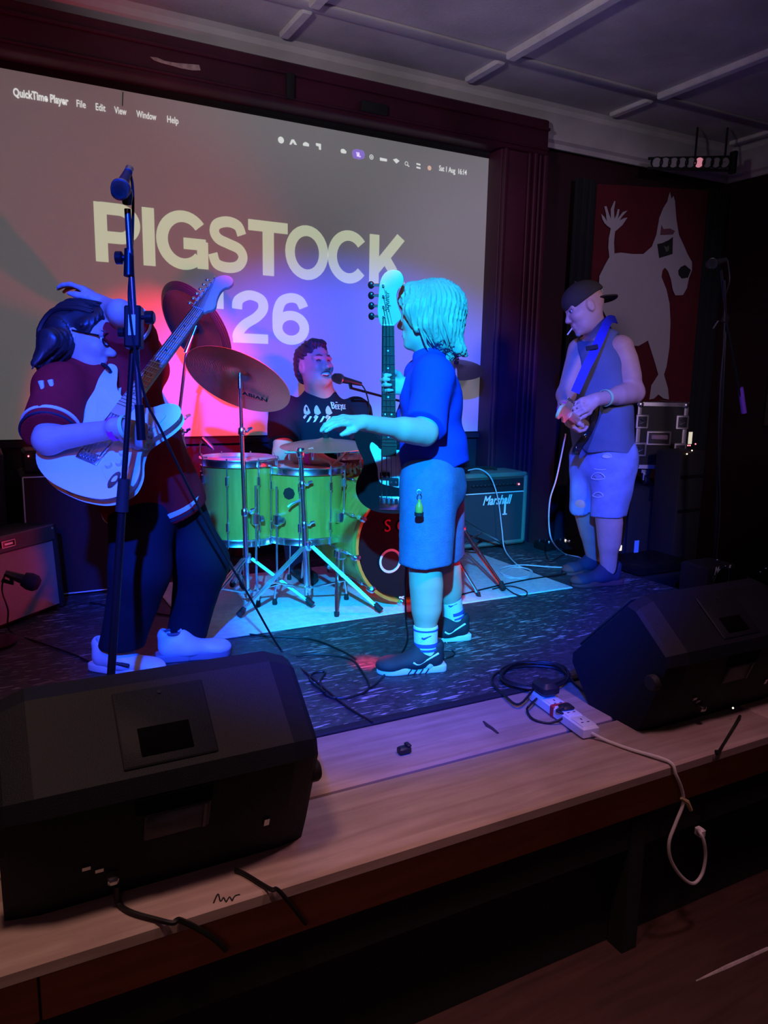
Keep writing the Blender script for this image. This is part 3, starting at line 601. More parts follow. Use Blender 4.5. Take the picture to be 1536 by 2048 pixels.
part('handle', MB().tube(spline([(2.78, AY+0.14, AH), (2.80, AY+0.14, AH+0.018), (2.92, AY+0.14, AH+0.022), (3.04, AY+0.14, AH+0.018), (3.06, AY+0.14, AH)], 5), 0.010, 8), RUBBER, am)
# a black pedal and a coiled lead left on top of it
pdl = thing('effects_pedal', 'small black pedal lying on top of the combo amp', 'pedal', (2.74, AY+0.10, AH))
part('case', MB().box((2.735, AY+0.10, AH+0.016), (0.12, 0.09, 0.030), b=0.006), BLACK, pdl); part('switch', MB().lathe([(0.008, 0), (0.008, 0.012), (0, 0.013)], 10, Matrix.Translation((2.735, AY+0.075, AH+0.031))), STEEL, pdl)
# guitar amp at the far left with silver grille, turned towards the drums
P0, P1 = V((-0.32, 3.17, 0)), V((0.305, 3.755, 0)); ux = (P1-P0).normalized(); nz = V((ux.y, -ux.x, 0)).normalized()
Mf = frame(P0, ux, (0, 0, 1)); Lf = (P1-P0).length     # local y points away from the front
fa = thing('guitar_amp', 'black guitar amplifier with silver grille cloth at the left edge', 'amplifier', (0, 3.5, 0))
lean = Matrix.Rotation(math.radians(-4), 4, 'X'); Mf = Mf @ lean
part('cabinet', MB().box((Lf/2, 0.13, 0.205), (Lf, 0.22, 0.40), Mf, b=0.012), TOLEX, fa)
part('side_frame', MB().box((Lf-0.012, 0.012, 0.205), (0.024, 0.03, 0.40), Mf, b=0.006), TOLEX, fa); part('side_frame', MB().box((0.012, 0.012, 0.205), (0.024, 0.03, 0.40), Mf, b=0.006), TOLEX, fa)
part('top_panel', MB().box((Lf/2, 0.012, 0.365), (Lf, 0.03, 0.075), Mf, b=0.006), mat('grey_panel', (0.05, 0.05, 0.055), 0.5), fa)
part('grille_cloth', MB().box((Lf/2, 0.014, 0.175), (Lf-0.05, 0.012, 0.30), Mf), mat('silver_grille_cloth', (0.30, 0.30, 0.31), 0.7, bump=0.5, bscale=300), fa)
bd = part('badge', MB().box((Lf*0.655, -0.005, 0.365), (0.075, 0.006, 0.028), Mf, b=0.002), mat('badge_dark', (0.03, 0.03, 0.03), 0.4), fa)
for a, b, c, d in ((-0.036, 0.036, 0.012, 0.0145), (-0.036, 0.036, -0.0145, -0.012), (-0.037, -0.034, -0.014, 0.014), (0.034, 0.037, -0.014, 0.014), (-0.022, 0.022, -0.004, 0.004)):
    part('badge_line', MB().box((Lf*0.655+(a+b)/2, -0.009, 0.365+(c+d)/2), (b-a, 0.003, d-c), Mf), STEEL, bd)
part('handle', MB().tube([Mf @ V((Lf*0.35, 0.13, 0.408)), Mf @ V((Lf*0.37, 0.13, 0.425)), Mf @ V((Lf*0.63, 0.13, 0.425)), Mf @ V((Lf*0.65, 0.13, 0.408))], 0.009, 8), RUBBER, fa)
for x in (0.03, Lf-0.03): part('corner_stud', MB().lathe([(0.006, 0), (0.004, 0.004), (0, 0.005)], 8, Mf @ zframe((x, -0.004, 0.385), (0, -1, 0))), STEEL, fa)
tn = thing('pedal_tuner', 'small tuner with a lit strip on top of the silver grille amp', 'tuner', (0.1, 3.6, 0.41))
part('case', MB().box((Lf*0.66, 0.12, 0.425), (0.09, 0.05, 0.034), Mf, b=0.004), BLACK, tn); part('display', MB().box((Lf*0.66, 0.093, 0.428), (0.05, 0.004, 0.012), Mf), mat('tuner_display', (0.6, 0.6, 0.5), 0.4, emit=(0.7, 0.62, 0.5), es=0.35), tn)
# tall speaker cabinet with white piping behind the left player
sc_ = thing('speaker_cabinet', 'black speaker cabinet with pale piping behind the guitarist in red', 'speaker cabinet', (0.5, 4.08, 0))
CX0, CX1, CY = 0.155, 0.76, 3.93
CH = at(60, 950, CY).z
part('cabinet', MB().box(((CX0+CX1)/2, CY+0.17, CH/2), (CX1-CX0, 0.30, CH), b=0.012), TOLEX, sc_)
part('grille_cloth', MB().box(((CX0+CX1)/2, CY+0.016, CH/2), (CX1-CX0-0.03, 0.012, CH-0.03)), mat('red_lit_grille', (0.055, 0.012, 0.016), 0.85, bump=0.5, bscale=350), sc_)  # black cloth with the red stage light painted into its colour
for a, b in (((CX0+0.01, CY+0.006, 0.014), (CX0+0.01, CY+0.006, CH-0.012)), ((CX0+0.01, CY+0.006, CH-0.012), (CX1-0.01, CY+0.006, CH-0.012)), ((CX1-0.01, CY+0.006, 0.014), (CX1-0.01, CY+0.006, CH-0.012)), ((CX0+0.01, CY+0.006, 0.014), (CX1-0.01, CY+0.006, 0.014))):
    part('piping', MB().tube([a, b], 0.0035, 6), PAPER, sc_)
hd = thing('valve_amplifier', 'black amplifier head on top of the piped speaker cabinet', 'amplifier', (0.5, 4.1, CH))
part('case', MB().box((0.455, CY+0.16, CH+0.055), (0.56, 0.22, 0.11), b=0.012), TOLEX, hd); part('control_panel', MB().box((0.455, CY+0.046, CH+0.05), (0.50, 0.006, 0.05)), BLACK, hd)
part('pilot_lamp', MB().ell((at(41, 882, CY+0.04).x+0.03, CY+0.042, CH+0.085), (0.004, 0.004, 0.004)), MATS['lamp_red'], hd)
# dark box behind the silver amp
bx = thing('equipment_crate', 'plain black crate standing behind the silver grille amp', 'crate', (-0.2, 4.05, 0))
part('body', MB().box((-0.22, 4.16, 0.36), (0.62, 0.36, 0.72), b=0.012), TOLEX, bx); part('handle', MB().box((-0.05, 3.975, 0.55), (0.14, 0.012, 0.05), b=0.004), STEEL, bx)
# ================================================================== FLIGHT CASE and what it stands on
alu = mat('aluminium_edge', (0.62, 0.60, 0.62), 0.35, 0.85); lam = mat('black_laminate', (0.010, 0.010, 0.013), 0.4)
fcc = at(1322, 872, 3.60); fx0, fx1, fz0, fz1, fy = fcc.x-0.168, fcc.x+0.168, fcc.z-0.222, fcc.z+0.222, 3.60
fc = thing('flight_case', 'black flight case with metal edges and butterfly latches, on castors', 'flight case', loc=((fx0+fx1)/2, fy, 0.42)); fc.rotation_euler.z = -YAW
part('body', MB().box(((fx0+fx1)/2, fy+0.25, (fz0+fz1)/2), (fx1-fx0-0.012, 0.488, fz1-fz0-0.012)), lam, fc)
for a, b, c, d in ((fx0, fx0+0.028, fz0, fz1), (fx1-0.028, fx1, fz0, fz1), (fx0, fx1, fz0, fz0+0.028), (fx0, fx1, fz1-0.028, fz1)):
    part('edge_rail', MB().box(((a+b)/2, fy+0.003, (c+d)/2), (b-a, 0.012, d-c), b=0.002), alu, fc)
for x in (fx0+0.012, fx1-0.012): part('edge_rail', MB().box((x, fy+0.25, fz1-0.002), (0.028, 0.49, 0.008)), alu, fc); part('edge_rail', MB().box((x, fy+0.25, fz0+0.002), (0.028, 0.49, 0.008)), alu, fc)
for x in (fx0+0.018, fx1-0.018):
    for z in (fz0+0.018, fz1-0.018): part('corner_ball', MB().ell((x, fy+0.006, z), (0.024, 0.016, 0.024)), STEEL, fc)
def dish(cx, cz, w_, h_, nm):
    d = part(nm, MB().box((cx, fy-0.001, cz), (w_, 0.012, h_), b=0.005), alu, fc)
    part('dish', MB().box((cx, fy-0.006, cz), (w_-0.026, 0.006, h_-0.026), b=0.002), mat('dark_dish', (0.02, 0.02, 0.025), 0.4), d)
    return d
for x in (fx0+0.035, fx1-0.035):
    for z in (fz0+0.13, fz0+0.315):
        d = dish(x, z, 0.085, 0.095, 'latch'); part('butterfly', MB().tube([(x-0.018, fy-0.012, z-0.018), (x+0.016, fy-0.012, z), (x-0.018, fy-0.012, z+0.018)], 0.005, 6), STEEL, d)
h_ = dish((fx0+fx1)/2-0.015, (fz0+fz1)/2-0.015, 0.165, 0.098, 'recessed_handle')
part('grip', MB().box(((fx0+fx1)/2-0.015, fy-0.014, (fz0+fz1)/2-0.008), (0.11, 0.012, 0.032), b=0.005), mat('mauve_rubber', (0.30, 0.20, 0.26), 0.5), h_)
for x in (fx0+0.10, fx1-0.08):
    c = part('castor', MB().box((x, fy+0.06, fz0-0.018), (0.07, 0.07, 0.034), b=0.004), STEEL, fc)
    part('castor_fork', MB().box((x, fy+0.05, fz0-0.055), (0.045, 0.05, 0.05), b=0.004), STEEL, c)
    part('castor_wheel', MB().lathe([(0.0, -0.014), (0.034, -0.014), (0.036, 0), (0.034, 0.014), (0, 0.014)], 18, zframe((x, fy+0.035, fz0-0.078), (1, 0, 0))), RUBBER, c)
    part('castor_bolt', MB().lathe([(0.010, -0.022), (0.010, 0.022)], 10, zframe((x, fy+0.035, fz0-0.078), (1, 0, 0))), STEEL, c)
st_ = thing('loudspeaker_box', 'big black loudspeaker box under the flight case', 'speaker cabinet', (4.0, 3.85, FLOORZ))
part('body', MB().box((4.02, 3.87, (FLOORZ+fz0-0.116)/2), (0.60, 0.60, fz0-0.116-FLOORZ), b=0.015), TOLEX, st_)
part('grille', MB().box((3.98, 3.545, -0.1), (0.54, 0.012, 0.86), b=0.005), MATTE, st_)
# rack gear with a lit display right of the flight case
rk = thing('rack_mixer', 'rack of black gear with lit display beside the flight case', 'rack', (3.99, 3.4, FLOORZ))
part('body', MB().box((3.99, 3.41, 0.03), (0.23, 0.20, 1.30), b=0.01), TOLEX, rk)
dp = at(1381, 876, 3.304); part('display', MB().box((dp.x, 3.306, dp.z), (0.028, 0.006, 0.075)), mat('display_cream', (0.6, 0.6, 0.5), 0.4, emit=(1.0, 0.9, 0.65), es=0.6), rk)
for px, py, c in ((1372, 891, 'r'), (1376, 891, 'r'), (1387, 888, 'r'), (1380, 901, 'w'), (1370, 908, 'w')):
    part('indicator', MB().ell(tuple(at(px+4, py, 3.306)), (0.005, 0.004, 0.004)), MATS['lamp_red'] if c == 'r' else MATS['led_white'], rk)
for z in (0.30, 0.52): part('rack_rail', MB().box((3.99, 3.307, z), (0.21, 0.008, 0.02)), DARKMET, rk)
# ================================================================== DRUMS
maple = wood('orange_maple_shell', (0.60, 0.30, 0.035), (0.76, 0.42, 0.06), 0.38, (10, 10, 1.2), 3.0, 0.1)
headm = mat('clear_drum_head', (0.60, 0.58, 0.56), 0.35)
headk = mat('black_drum_head', (0.012, 0.012, 0.013), 0.22)
redsh = mat('red_shell', (0.35, 0.04, 0.03), 0.25, coat=0.6)
def drum(name, label, c, axis, R, dep, shell, n=8, heads=(headm, headm), woodhoop=None, rot=0.0, group='drums of the kit', cat='drum'):
    M = zframe(c, axis); t = thing(name, label, cat, M=M, group=group)
    W_ = lambda m_: M @ m_
    part('shell', MB().lathe([(R-0.006, 0), (R, 0.002), (R, dep-0.002), (R-0.006, dep), (R-0.006, 0)], 48, M, cap=False), shell, t)
    part('drum_head', MB().lathe([(0, dep+0.001), (R-0.004, dep+0.004), (R+0.003, dep-0.004), (R+0.002, dep-0.010)], 40, M), heads[0], t)
    part('drum_head', MB().lathe([(R+0.002, 0.010), (R+0.003, 0.004), (R-0.004, -0.004), (0, -0.001)], 40, M), heads[1], t)
    hm = woodhoop or CHROME; hw = 0.016 if not woodhoop else 0.020; hh = 0.038 if not woodhoop else 0.045
    for z0 in (dep-0.012, -hh+0.012):
        h = part('hoop', MB().lathe([(R+0.004, z0), (R+hw*0.75, z0+0.002), (R+hw*0.55, z0+0.008), (R+hw*0.55, z0+hh-0.008), (R+hw, z0+hh-0.004), (R+hw*0.9, z0+hh), (R+0.004, z0+hh), (R+0.004, z0)], 48, M, cap=False), hm, t)
    for k in range(n):
        a = rot+2*PI*k/n; ca, sa = math.cos(a), math.sin(a); rr = R+0.014
        lg = part('lug', MB().box((0, 0, 0), (0.024, 0.016, 0.05), M @ Matrix.Translation((ca*(R+0.010), sa*(R+0.010), dep*0.80)) @ Matrix.Rotation(a, 4, 'Z'), b=0.006), CHROME, t)
        part('lug', MB().box((0, 0, 0), (0.024, 0.016, 0.05), M @ Matrix.Translation((ca*(R+0.010), sa*(R+0.010), dep*0.20)) @ Matrix.Rotation(a, 4, 'Z'), b=0.006), CHROME, t)
        part('tension_rod', MB().tube([M @ V((ca*rr, sa*rr, -0.030)), M @ V((ca*rr, sa*rr, dep+0.034))], 0.0038, 6), CHROME, t)
        if woodhoop:
            for z in (dep+0.022, -0.022): part('claw', MB().box((0, 0, 0), (0.034, 0.026, 0.05), M @ Matrix.Translation((ca*(R+0.016), sa*(R+0.016), z)) @ Matrix.Rotation(a, 4, 'Z'), b=0.008), CHROME, t)
    return t, M
def drumleg(t, M, R, a, z, top, foot):
    ca, sa = math.cos(a), math.sin(a); p = V((ca*(R+0.045), sa*(R+0.045), z))
    b = part('leg_bracket', MB().box((0, 0, 0), (0.07, 0.035, 0.06), M @ Matrix.Translation((ca*(R+0.022), sa*(R+0.022), z)) @ Matrix.Rotation(a, 4, 'Z'), b=0.008), CHROME, t)
    part('leg_knob', MB().lathe([(0.004, 0), (0.004, 0.02), (0.016, 0.022), (0.016, 0.036), (0.010, 0.04), (0, 0.04)], 12, M @ zframe((ca*(R+0.04), sa*(R+0.04), z), (-sa, ca, 0))), STEEL, b)
    q = M @ p; lg = part('leg', MB().tube([V((q.x, q.y, q.z+top)), V((q.x, q.y, 0.16)), V((q.x+ca*0.02, q.y+sa*0.02, 0.05)), V((q.x+ca*0.02, q.y+sa*0.02, 0.012))], 0.0055, 8), CHROME, t)
    part('rubber_foot', MB().lathe([(0.011, 0), (0.013, 0.01), (0.009, 0.03), (0, 0.032)], 10, Matrix.Translation((q.x+ca*0.02, q.y+sa*0.02, 0.010))), RUBBER, lg)
for nm, lab, c, R, dep, legs in (('floor_tom', 'orange maple floor tom, the further left of the two', (1.115, 3.60, 0.315), 0.178, 0.365, (3.5, 4.75, 1.2)), ('floor_tom', 'orange maple floor tom with round badge, beside the bass drum', (1.415, 3.50, 0.320), 0.190, 0.325, (3.75, 5.3, 1.5))):
    t, M = drum(nm, lab, c, (0, 0, 1), R, dep, maple, 8, rot=0.18 if R < 0.18 else 0.30)
    for a in legs: drumleg(t, M, R, a, dep*0.32, 0.16, 0)
    if R > 0.18:
        a = 3.95; part('badge', MB().lathe([(0.0, 0), (0.030, 0.0), (0.029, 0.004), (0, 0.005)], 8, M @ zframe((math.cos(a)*(R+0.0), math.sin(a)*(R+0.0), dep*0.70), (math.cos(a), math.sin(a), 0))), mat('badge_bronze', (0.10, 0.05, 0.04), 0.4, 0.5), t)
KX, KY0, KD, KR = 1.80, 3.11, 0.45, 0.280
kd, KM = drum('bass_drum', 'big orange maple bass drum lying on its side behind the child', (KX, KY0+KD, KR+0.042), (0, -1, 0), KR, KD, maple, 10, (headk, headm), maple, 0.16, cat='drum')
Mt = Matrix.Translation((KX, KY0-0.006, KR+0.03)) @ Matrix.Rotation(PI/2, 4, 'X')
redp = mat('red_print', (0.45, 0.02, 0.03), 0.5)
for i, ch in enumerate('SO'):
    p = at(775 if i == 0 else 800, 1063, KY0-0.006); me = text_mesh(ch, 0.085, Matrix.Translation((p.x-0.02, KY0-0.0072, p.z)) @ Matrix.Rotation(PI/2, 4, 'X'), ext=0.0004); link('letter', me, redp, kd)
p = at(797, 1203, KY0-0.006); link('letter', text_mesh('PE', 0.035, Matrix.Translation((p.x, KY0-0.0072, p.z)) @ Matrix.Rotation(PI/2, 4, 'X'), bold=0.001, ext=0.0004), PAPER, kd)
part('port_ring', MB().lathe([(0.058, 0), (0.060, 0.004), (0.050, 0.006), (0.046, 0)], 28, zframe((KX-0.10, KY0-0.004, 0.235), (0, -1, 0)), cap=False), PAPER, kd)
part('port_hole', MB().lathe([(0.0, 0), (0.047, 0.001)], 24, zframe((KX-0.10, KY0-0.006, 0.235), (0, -1, 0))), MATTE, kd)
for s_ in (-1, 1):
    a = KX+s_*(KR+0.02); b = part('spur_bracket', MB().box((a, KY0+0.13, 0.26), (0.05, 0.06, 0.05), b=0.008), CHROME, kd)
    part('spur', MB().tube([(a+s_*0.01, KY0+0.13, 0.26), (a+s_*0.07, KY0+0.02, 0.10), (a+s_*0.10, KY0-0.05, 0.012)], 0.0085, 8), CHROME, kd)
    part('spur_tip', MB().tube([(a+s_*0.095, KY0-0.04, 0.03), (a+s_*0.10, KY0-0.05, 0.004)], [0.013, 0.010], 8), RUBBER, kd)
rt, RM = drum('rack_tom', 'small red rack tom above the bass drum', at(728, 985, 3.62)-V((0, 0, 0.0)), V((-0.02, 0.12, 1)), 0.130, 0.19, redsh, 6)
part('mount_arm', MB().tube([(KX+0.02, 3.42, 0.58), (KX+0.02, 3.50, 0.66), (KX, 3.56, 0.70)], 0.011, 8), CHROME, rt)
# ------------------------------------------------------------------ cymbals and stands
bz = bronze('red_bronze_cymbal', (0.80, 0.42, 0.24), 0.36); bzd = bronze('dark_bronze_cymbal', (0.20, 0.15, 0.10), 0.42)
def cymbal(par, c, axis, R, m_, bell=0.045, china=False):
    M = zframe(c, axis); pr = [(0.006, bell*0.62), (0.02, bell*0.6), (0.040, bell*0.42), (0.055, bell*0.20)]
    pr += [(0.055+(R-0.055)*u, bell*0.20-bell*0.75*u**1.6) for u in (0.15, 0.35, 0.55, 0.75, 0.9, 1.0)]
    if china: pr = pr[:-2]+[(R*0.86, -bell*0.5), (R*0.93, -bell*0.35), (R, -bell*0.05)]
    pr = pr+[(r, z-0.0022) for r, z in pr[::-1]]
    cy = bpy.data.objects.new('cymbal', MB().lathe(pr, 56).mesh('cymbal')); COL.objects.link(cy); cy.data.materials.append(m_)
    cy.parent = par; cy.matrix_parent_inverse = base_mat(par).inverted(); cy.matrix_basis = M
    part('felt', MB().lathe([(0.016, bell*0.6), (0.016, bell*0.6+0.014), (0.010, bell*0.6+0.016), (0, bell*0.6+0.016)], 14, M), MATTE, par)
    part('wing_nut', MB().box((0, 0, bell*0.6+0.028), (0.036, 0.008, 0.014), M, b=0.003), CHROME, par)
    return M
def tripod(t, base, hub, foot_r, rot, zf=0.028, double=True):
    base = V(base)
    part('collar', MB().lathe([(0.017, -0.02), (0.021, -0.015), (0.021, 0.02), (0.016, 0.026)], 14, Matrix.Translation((base.x, base.y, hub))), CHROME, t)
    part('lower_collar', MB().lathe([(0.016, -0.015), (0.019, 0), (0.016, 0.015)], 14, Matrix.Translation((base.x, base.y, hub*0.32))), CHROME, t)
    for k in range(3):
        a = rot+2*PI*k/3; d = V((math.cos(a), math.sin(a), 0)); s_ = V((-d.y, d.x, 0))*0.009
        top = V((base.x, base.y, hub))+d*0.022; ft = base+d*foot_r+V((0, 0, zf+0.012)); kn = top.lerp(ft, 0.55)
        for q in ((s_, -s_) if double else (V((0,0,0)),)): part('leg', MB().tube([top+q, kn+q, ft+q*0.6], 0.0065, 6), CHROME, t)
        for q in (s_, -s_): part('brace', MB().tube([V((base.x, base.y, hub*0.32))+d*0.018+q*0.6, kn+q*0.6], 0.0042, 6), CHROME, t)
        part('rubber_foot', MB().tube([ft+V((0,0,0.018))-d*0.014, ft, ft+d*0.02-V((0,0,0.014))], [0.012, 0.016, 0.015], 10), RUBBER, t)
def wing(t, p, d=(1, 0, 0), s=1.0):
    d = V(d).normalized(); p = V(p)
    part('clamp', MB().lathe([(0.013*s, -0.018*s), (0.017*s, -0.012*s), (0.017*s, 0.012*s), (0.013*s, 0.018*s)], 12, Matrix.Translation(p)), CHROME, t)
    part('wing_bolt', MB().tube([p, p+d*0.028*s, p+d*0.034*s+V((0,0,0.012*s)), p+d*0.05*s+V((0,0,0.018*s))], [0.005*s, 0.005*s, 0.008*s, 0.006*s], 6), CHROME, t)
def pole(t, a, b, r0, r1, joints=(0.35, 0.68)):
    a, b = V(a), V(b); cut = [0]+list(joints)+[1]
    for i in range(len(cut)-1):
        r = r0+(r1-r0)*i/max(1, len(cut)-2); part('pole_section', MB().tube([a.lerp(b, cut[i]), a.lerp(b, cut[i+1])], r, 12), CHROME, t)
    for j in joints: wing(t, a.lerp(b, j), (0.8, -0.6, 0))
# crash cymbal in front of the toms
cb = V((1.085, 3.40, 0)); ct = at(480, 752, 3.36)
cs = thing('crash_cymbal_stand', 'red-lit bronze crash cymbal on its chrome tripod stand, in front of the toms', 'cymbal', cb, group='cymbals on stands')
tripod(cs, cb, 0.24, 0.30, 3.6); pole(cs, (cb.x, cb.y, 0.05), ct-V((0.0, 0.0, 0.05)), 0.0125, 0.008, (0.42, 0.80))
part('tilter', MB().tube([ct-V((0, 0, 0.055)), ct-V((0, 0, 0.02)), ct+V((0, 0, 0.015))], [0.012, 0.010, 0.005], 10), CHROME, cs)
el = at(375, 712, 3.30); er = at(578, 776, 3.42); axx = (er-el).normalized()
cn = ((RGT*0.297+UPV*0.955)*0.925+FWD*0.38).normalized(); axx = RGT*0.955-UPV*0.297
cM = cymbal(cs, ct, cn, 0.245, bz)
wv = frame(cM.translation, axx, -cn)
me = text_mesh('SABIAN', 0.042, wv @ Matrix.Translation((0.06, -0.135, 0.014)) , bold=0.001, ext=0.0006, align='CENTER')
o_ = link('lettering', me, MATTE, cs); o_['kind'] = 'stuff'
# big dark cymbal behind, tipped up almost on edge
hb = V((1.04, 3.90, 0)); hc = at(393, 652, 3.80)
hs = thing('china_cymbal_stand', 'big dark china cymbal tipped up on its chrome stand', 'cymbal', hb, group='cymbals on stands')
tripod(hs, hb, 0.26, 0.27, 0.9); hj = at(357, 838, 3.86); pole(hs, (hb.x, hb.y, 0.05), hj, 0.0125, 0.009, (0.5, 0.92))
part('boom_arm', MB().tube([at(352, 868, 3.86), hj, at(372, 712, 3.80), hc], 0.008, 10), CHROME, hs); wing(hs, hj, (1, 0, 0), 1.2); part('tilter', MB().tube([at(372, 706, 3.80), hc], [0.014, 0.010], 10), CHROME, hs)
e1 = (at(452, 716, 3.86)-at(330, 590, 3.72)).normalized(); e2 = (FWD*0.62+UPV*0.42-RGT*0.42).normalized(); hn = (RGT*0.70+UPV*0.71)*0.85+FWD*0.53
cymbal(hs, hc, hn, 0.235, bzd, 0.05, True)
# flat cymbal in the middle, on the nearest stand
rb = V((1.352, 3.29, 0)); rt_ = at(601, 905, 3.30); rc = at(652, 884, 3.40)
rs = thing('ride_cymbal_stand', 'flat bronze cymbal on the chrome tripod stand nearest the camera', 'cymbal', rb, group='cymbals on stands')
tripod(rs, rb, 0.30, 0.36, 3.35); pole(rs, (rb.x, rb.y, 0.06), rt_, 0.0165, 0.011, (0.50, 0.78))
part('cross_arm', MB().tube([rt_+V((-0.07, 0.02, 0.0)), rt_, rt_+V((0.07, -0.02, 0.012))], 0.0055, 8), CHROME, rs)
for q in (-0.05, 0.055): part('hanger', MB().tube([rt_+V((q, -q*0.3, 0.01)), rt_+V((q, -q*0.3, -0.035))], 0.005, 6), CHROME, rs)
wing(rs, rt_, (0.9, -0.4, 0), 1.2); part('boom_arm', MB().tube([rt_, rc-V((0, 0, 0.01)), rc+V((0, 0, 0.02))], 0.006, 8), CHROME, rs)
cymbal(rs, rc, (UPV*0.97-FWD*0.22), 0.225, bz, 0.035)
part('memory_arm', MB().tube([at(601, 1000, 3.3), at(582, 1008, 3.3), at(576, 1014, 3.3)], 0.006, 6), CHROME, rs)
# dark cymbal at the right, mostly behind the child
qb = flo(902, 1132); qb = V((qb.x, qb.y, 0)); qf = flo(1003, 1186); qc = at(912, 733, 4.20)
qs = thing('splash_cymbal_stand', 'dark tilted cymbal showing behind the child with the bass', 'cymbal', qb, group='cymbals on stands')
tripod(qs, qb, 0.30, (qf-qb).length, math.atan2(qf.y-qb.y, qf.x-qb.x)); pole(qs, (qb.x, qb.y, 0.05), (qb.x, qb.y, 1.0), 0.0125, 0.009); part('boom_arm', MB().tube([(qb.x, qb.y, 1.0), qc], 0.008, 8), CHROME, qs)
e1 = (at(980, 704, 3.86)-at(898, 738, 3.74)).normalized(); qn = e1.cross(V((-0.25, 0.95, 0.30)).normalized()); qn = qn if qn.z > 0 else -qn
cymbal(qs, qc, qn, 0.185, bzd, 0.035)
# hi-hat pedal, drum throne
th = thing('drum_throne', 'black padded drum stool under the drummer', 'stool', (1.72, 4.02, 0))
part('seat', MB().lathe([(0, 0.37), (0.15, 0.37), (0.165, 0.385), (0.165, 0.425), (0.15, 0.44), (0, 0.445)], 28, Matrix.Translation((1.72, 4.02, 0))), MATTE, th)
part('pole', MB().tube([(1.72, 4.02, 0.10), (1.72, 4.02, 0.375)], 0.014, 10), CHROME, th)
for k in range(3):
    a = 2*PI*k/3+0.4; part('leg', MB().tube([(1.72, 4.02, 0.26), (1.72+0.22*math.cos(a), 4.02+0.22*math.sin(a), 0.012)], 0.010, 8), CHROME, th)
kp = thing('kick_pedal', 'chrome kick pedal on the rug behind the bass drum', 'pedal', (KX-0.02, 3.66, 0))
part('base_plate', MB().box((KX-0.02, 3.70, 0.016), (0.09, 0.26, 0.008), b=0.003), STEEL, kp); part('foot_board', MB().box((KX-0.02, 3.72, 0.055), (0.075, 0.24, 0.010), Matrix.Translation((0,0,0)), b=0.003), CHROME, kp)
part('beater_frame', MB().tube([(KX-0.07, 3.605, 0.02), (KX-0.07, 3.605, 0.17), (KX+0.03, 3.605, 0.17), (KX+0.03, 3.605, 0.02)], 0.008, 8), CHROME, kp); part('beater', MB().tube([(KX-0.02, 3.605, 0.17), (KX-0.02, 3.64, 0.33)], [0.005, 0.02], 10), CHROME, kp)
# ================================================================== PEOPLE
def skinmat(name, c): return mat(name, c, 0.55, var=0.06, vscale=25, bump=0.05, bscale=180)
skin = skinmat('fair_skin', (0.62, 0.40, 0.30)); skin2 = skinmat('light_skin', (0.60, 0.37, 0.27))
def hand(S, w_, d, n, side, sc=1.0, curl=(0.5, 0.5, 0.55, 0.6), spread=0.10, thumb=(0.6, 0.5), r=0.0085):
    # wrist w_, pointing along d, palm facing n; the thumb lies on the side*(d x n) edge
    d = V(d).normalized(); n = V(n); n = (n-d*n.dot(d)).normalized(); l = d.cross(n)*side; w_ = V(w_)
    S.cone(w_-d*0.02*sc, w_+d*0.03*sc, 0.025*sc, 0.028*sc, 0.02, flat=(n, 0.72))
    S.cone(w_+d*0.025*sc+l*0.016*sc, w_+d*0.078*sc+l*0.022*sc, 0.021*sc, 0.017*sc, 0.012, flat=(n, 0.75))
    S.cone(w_+d*0.025*sc-l*0.014*sc, w_+d*0.072*sc-l*0.024*sc, 0.021*sc, 0.016*sc, 0.012, flat=(n, 0.75))
    ln = ((0.042, 0.026, 0.021), (0.046, 0.029, 0.022), (0.043, 0.027, 0.021), (0.034, 0.020, 0.018))
    for i in range(4):
        o = (0.030, 0.010, -0.011, -0.030)[i]; p = w_+d*((0.085, 0.088, 0.084, 0.076)[i])*sc+l*o*sc
        dr = (d+l*(0.03-0.02*i*1.0)*spread*10).normalized(); q = [p-d*0.02*sc]; q.append(p); a = 0.0
        for j in range(3):
            a += curl[i]*(0.75, 1.1, 0.8)[j]; q.append(q[-1]+(dr*math.cos(a)+n*math.sin(a))*ln[i][j]*sc)
        rr = r*sc*(1.0 if i < 3 else 0.88); S.chain(q, [rr*1.1, rr*1.08, rr, rr*0.93, rr*0.8], 0.006)
    p = w_+d*0.022*sc+l*0.022*sc; a, b = thumb
    d1 = (d*math.cos(a)+l*math.sin(a)*0.9+n*0.35).normalized(); d2 = (d*math.cos(a*0.5)+l*math.sin(a*0.5)*0.5+n*b).normalized()
    S.chain([p, p+d1*0.042*sc, p+d1*0.042*sc+d2*0.030*sc, p+d1*0.042*sc+d2*0.054*sc], [0.0135*sc, 0.0115*sc, 0.0105*sc, 0.0085*sc], 0.010)
def axes(f, up):
    f = V(f).normalized(); up = V(up); up = (up-f*up.dot(f)).normalized(); return f, up, f.cross(up)    # forward, up, its right-hand side
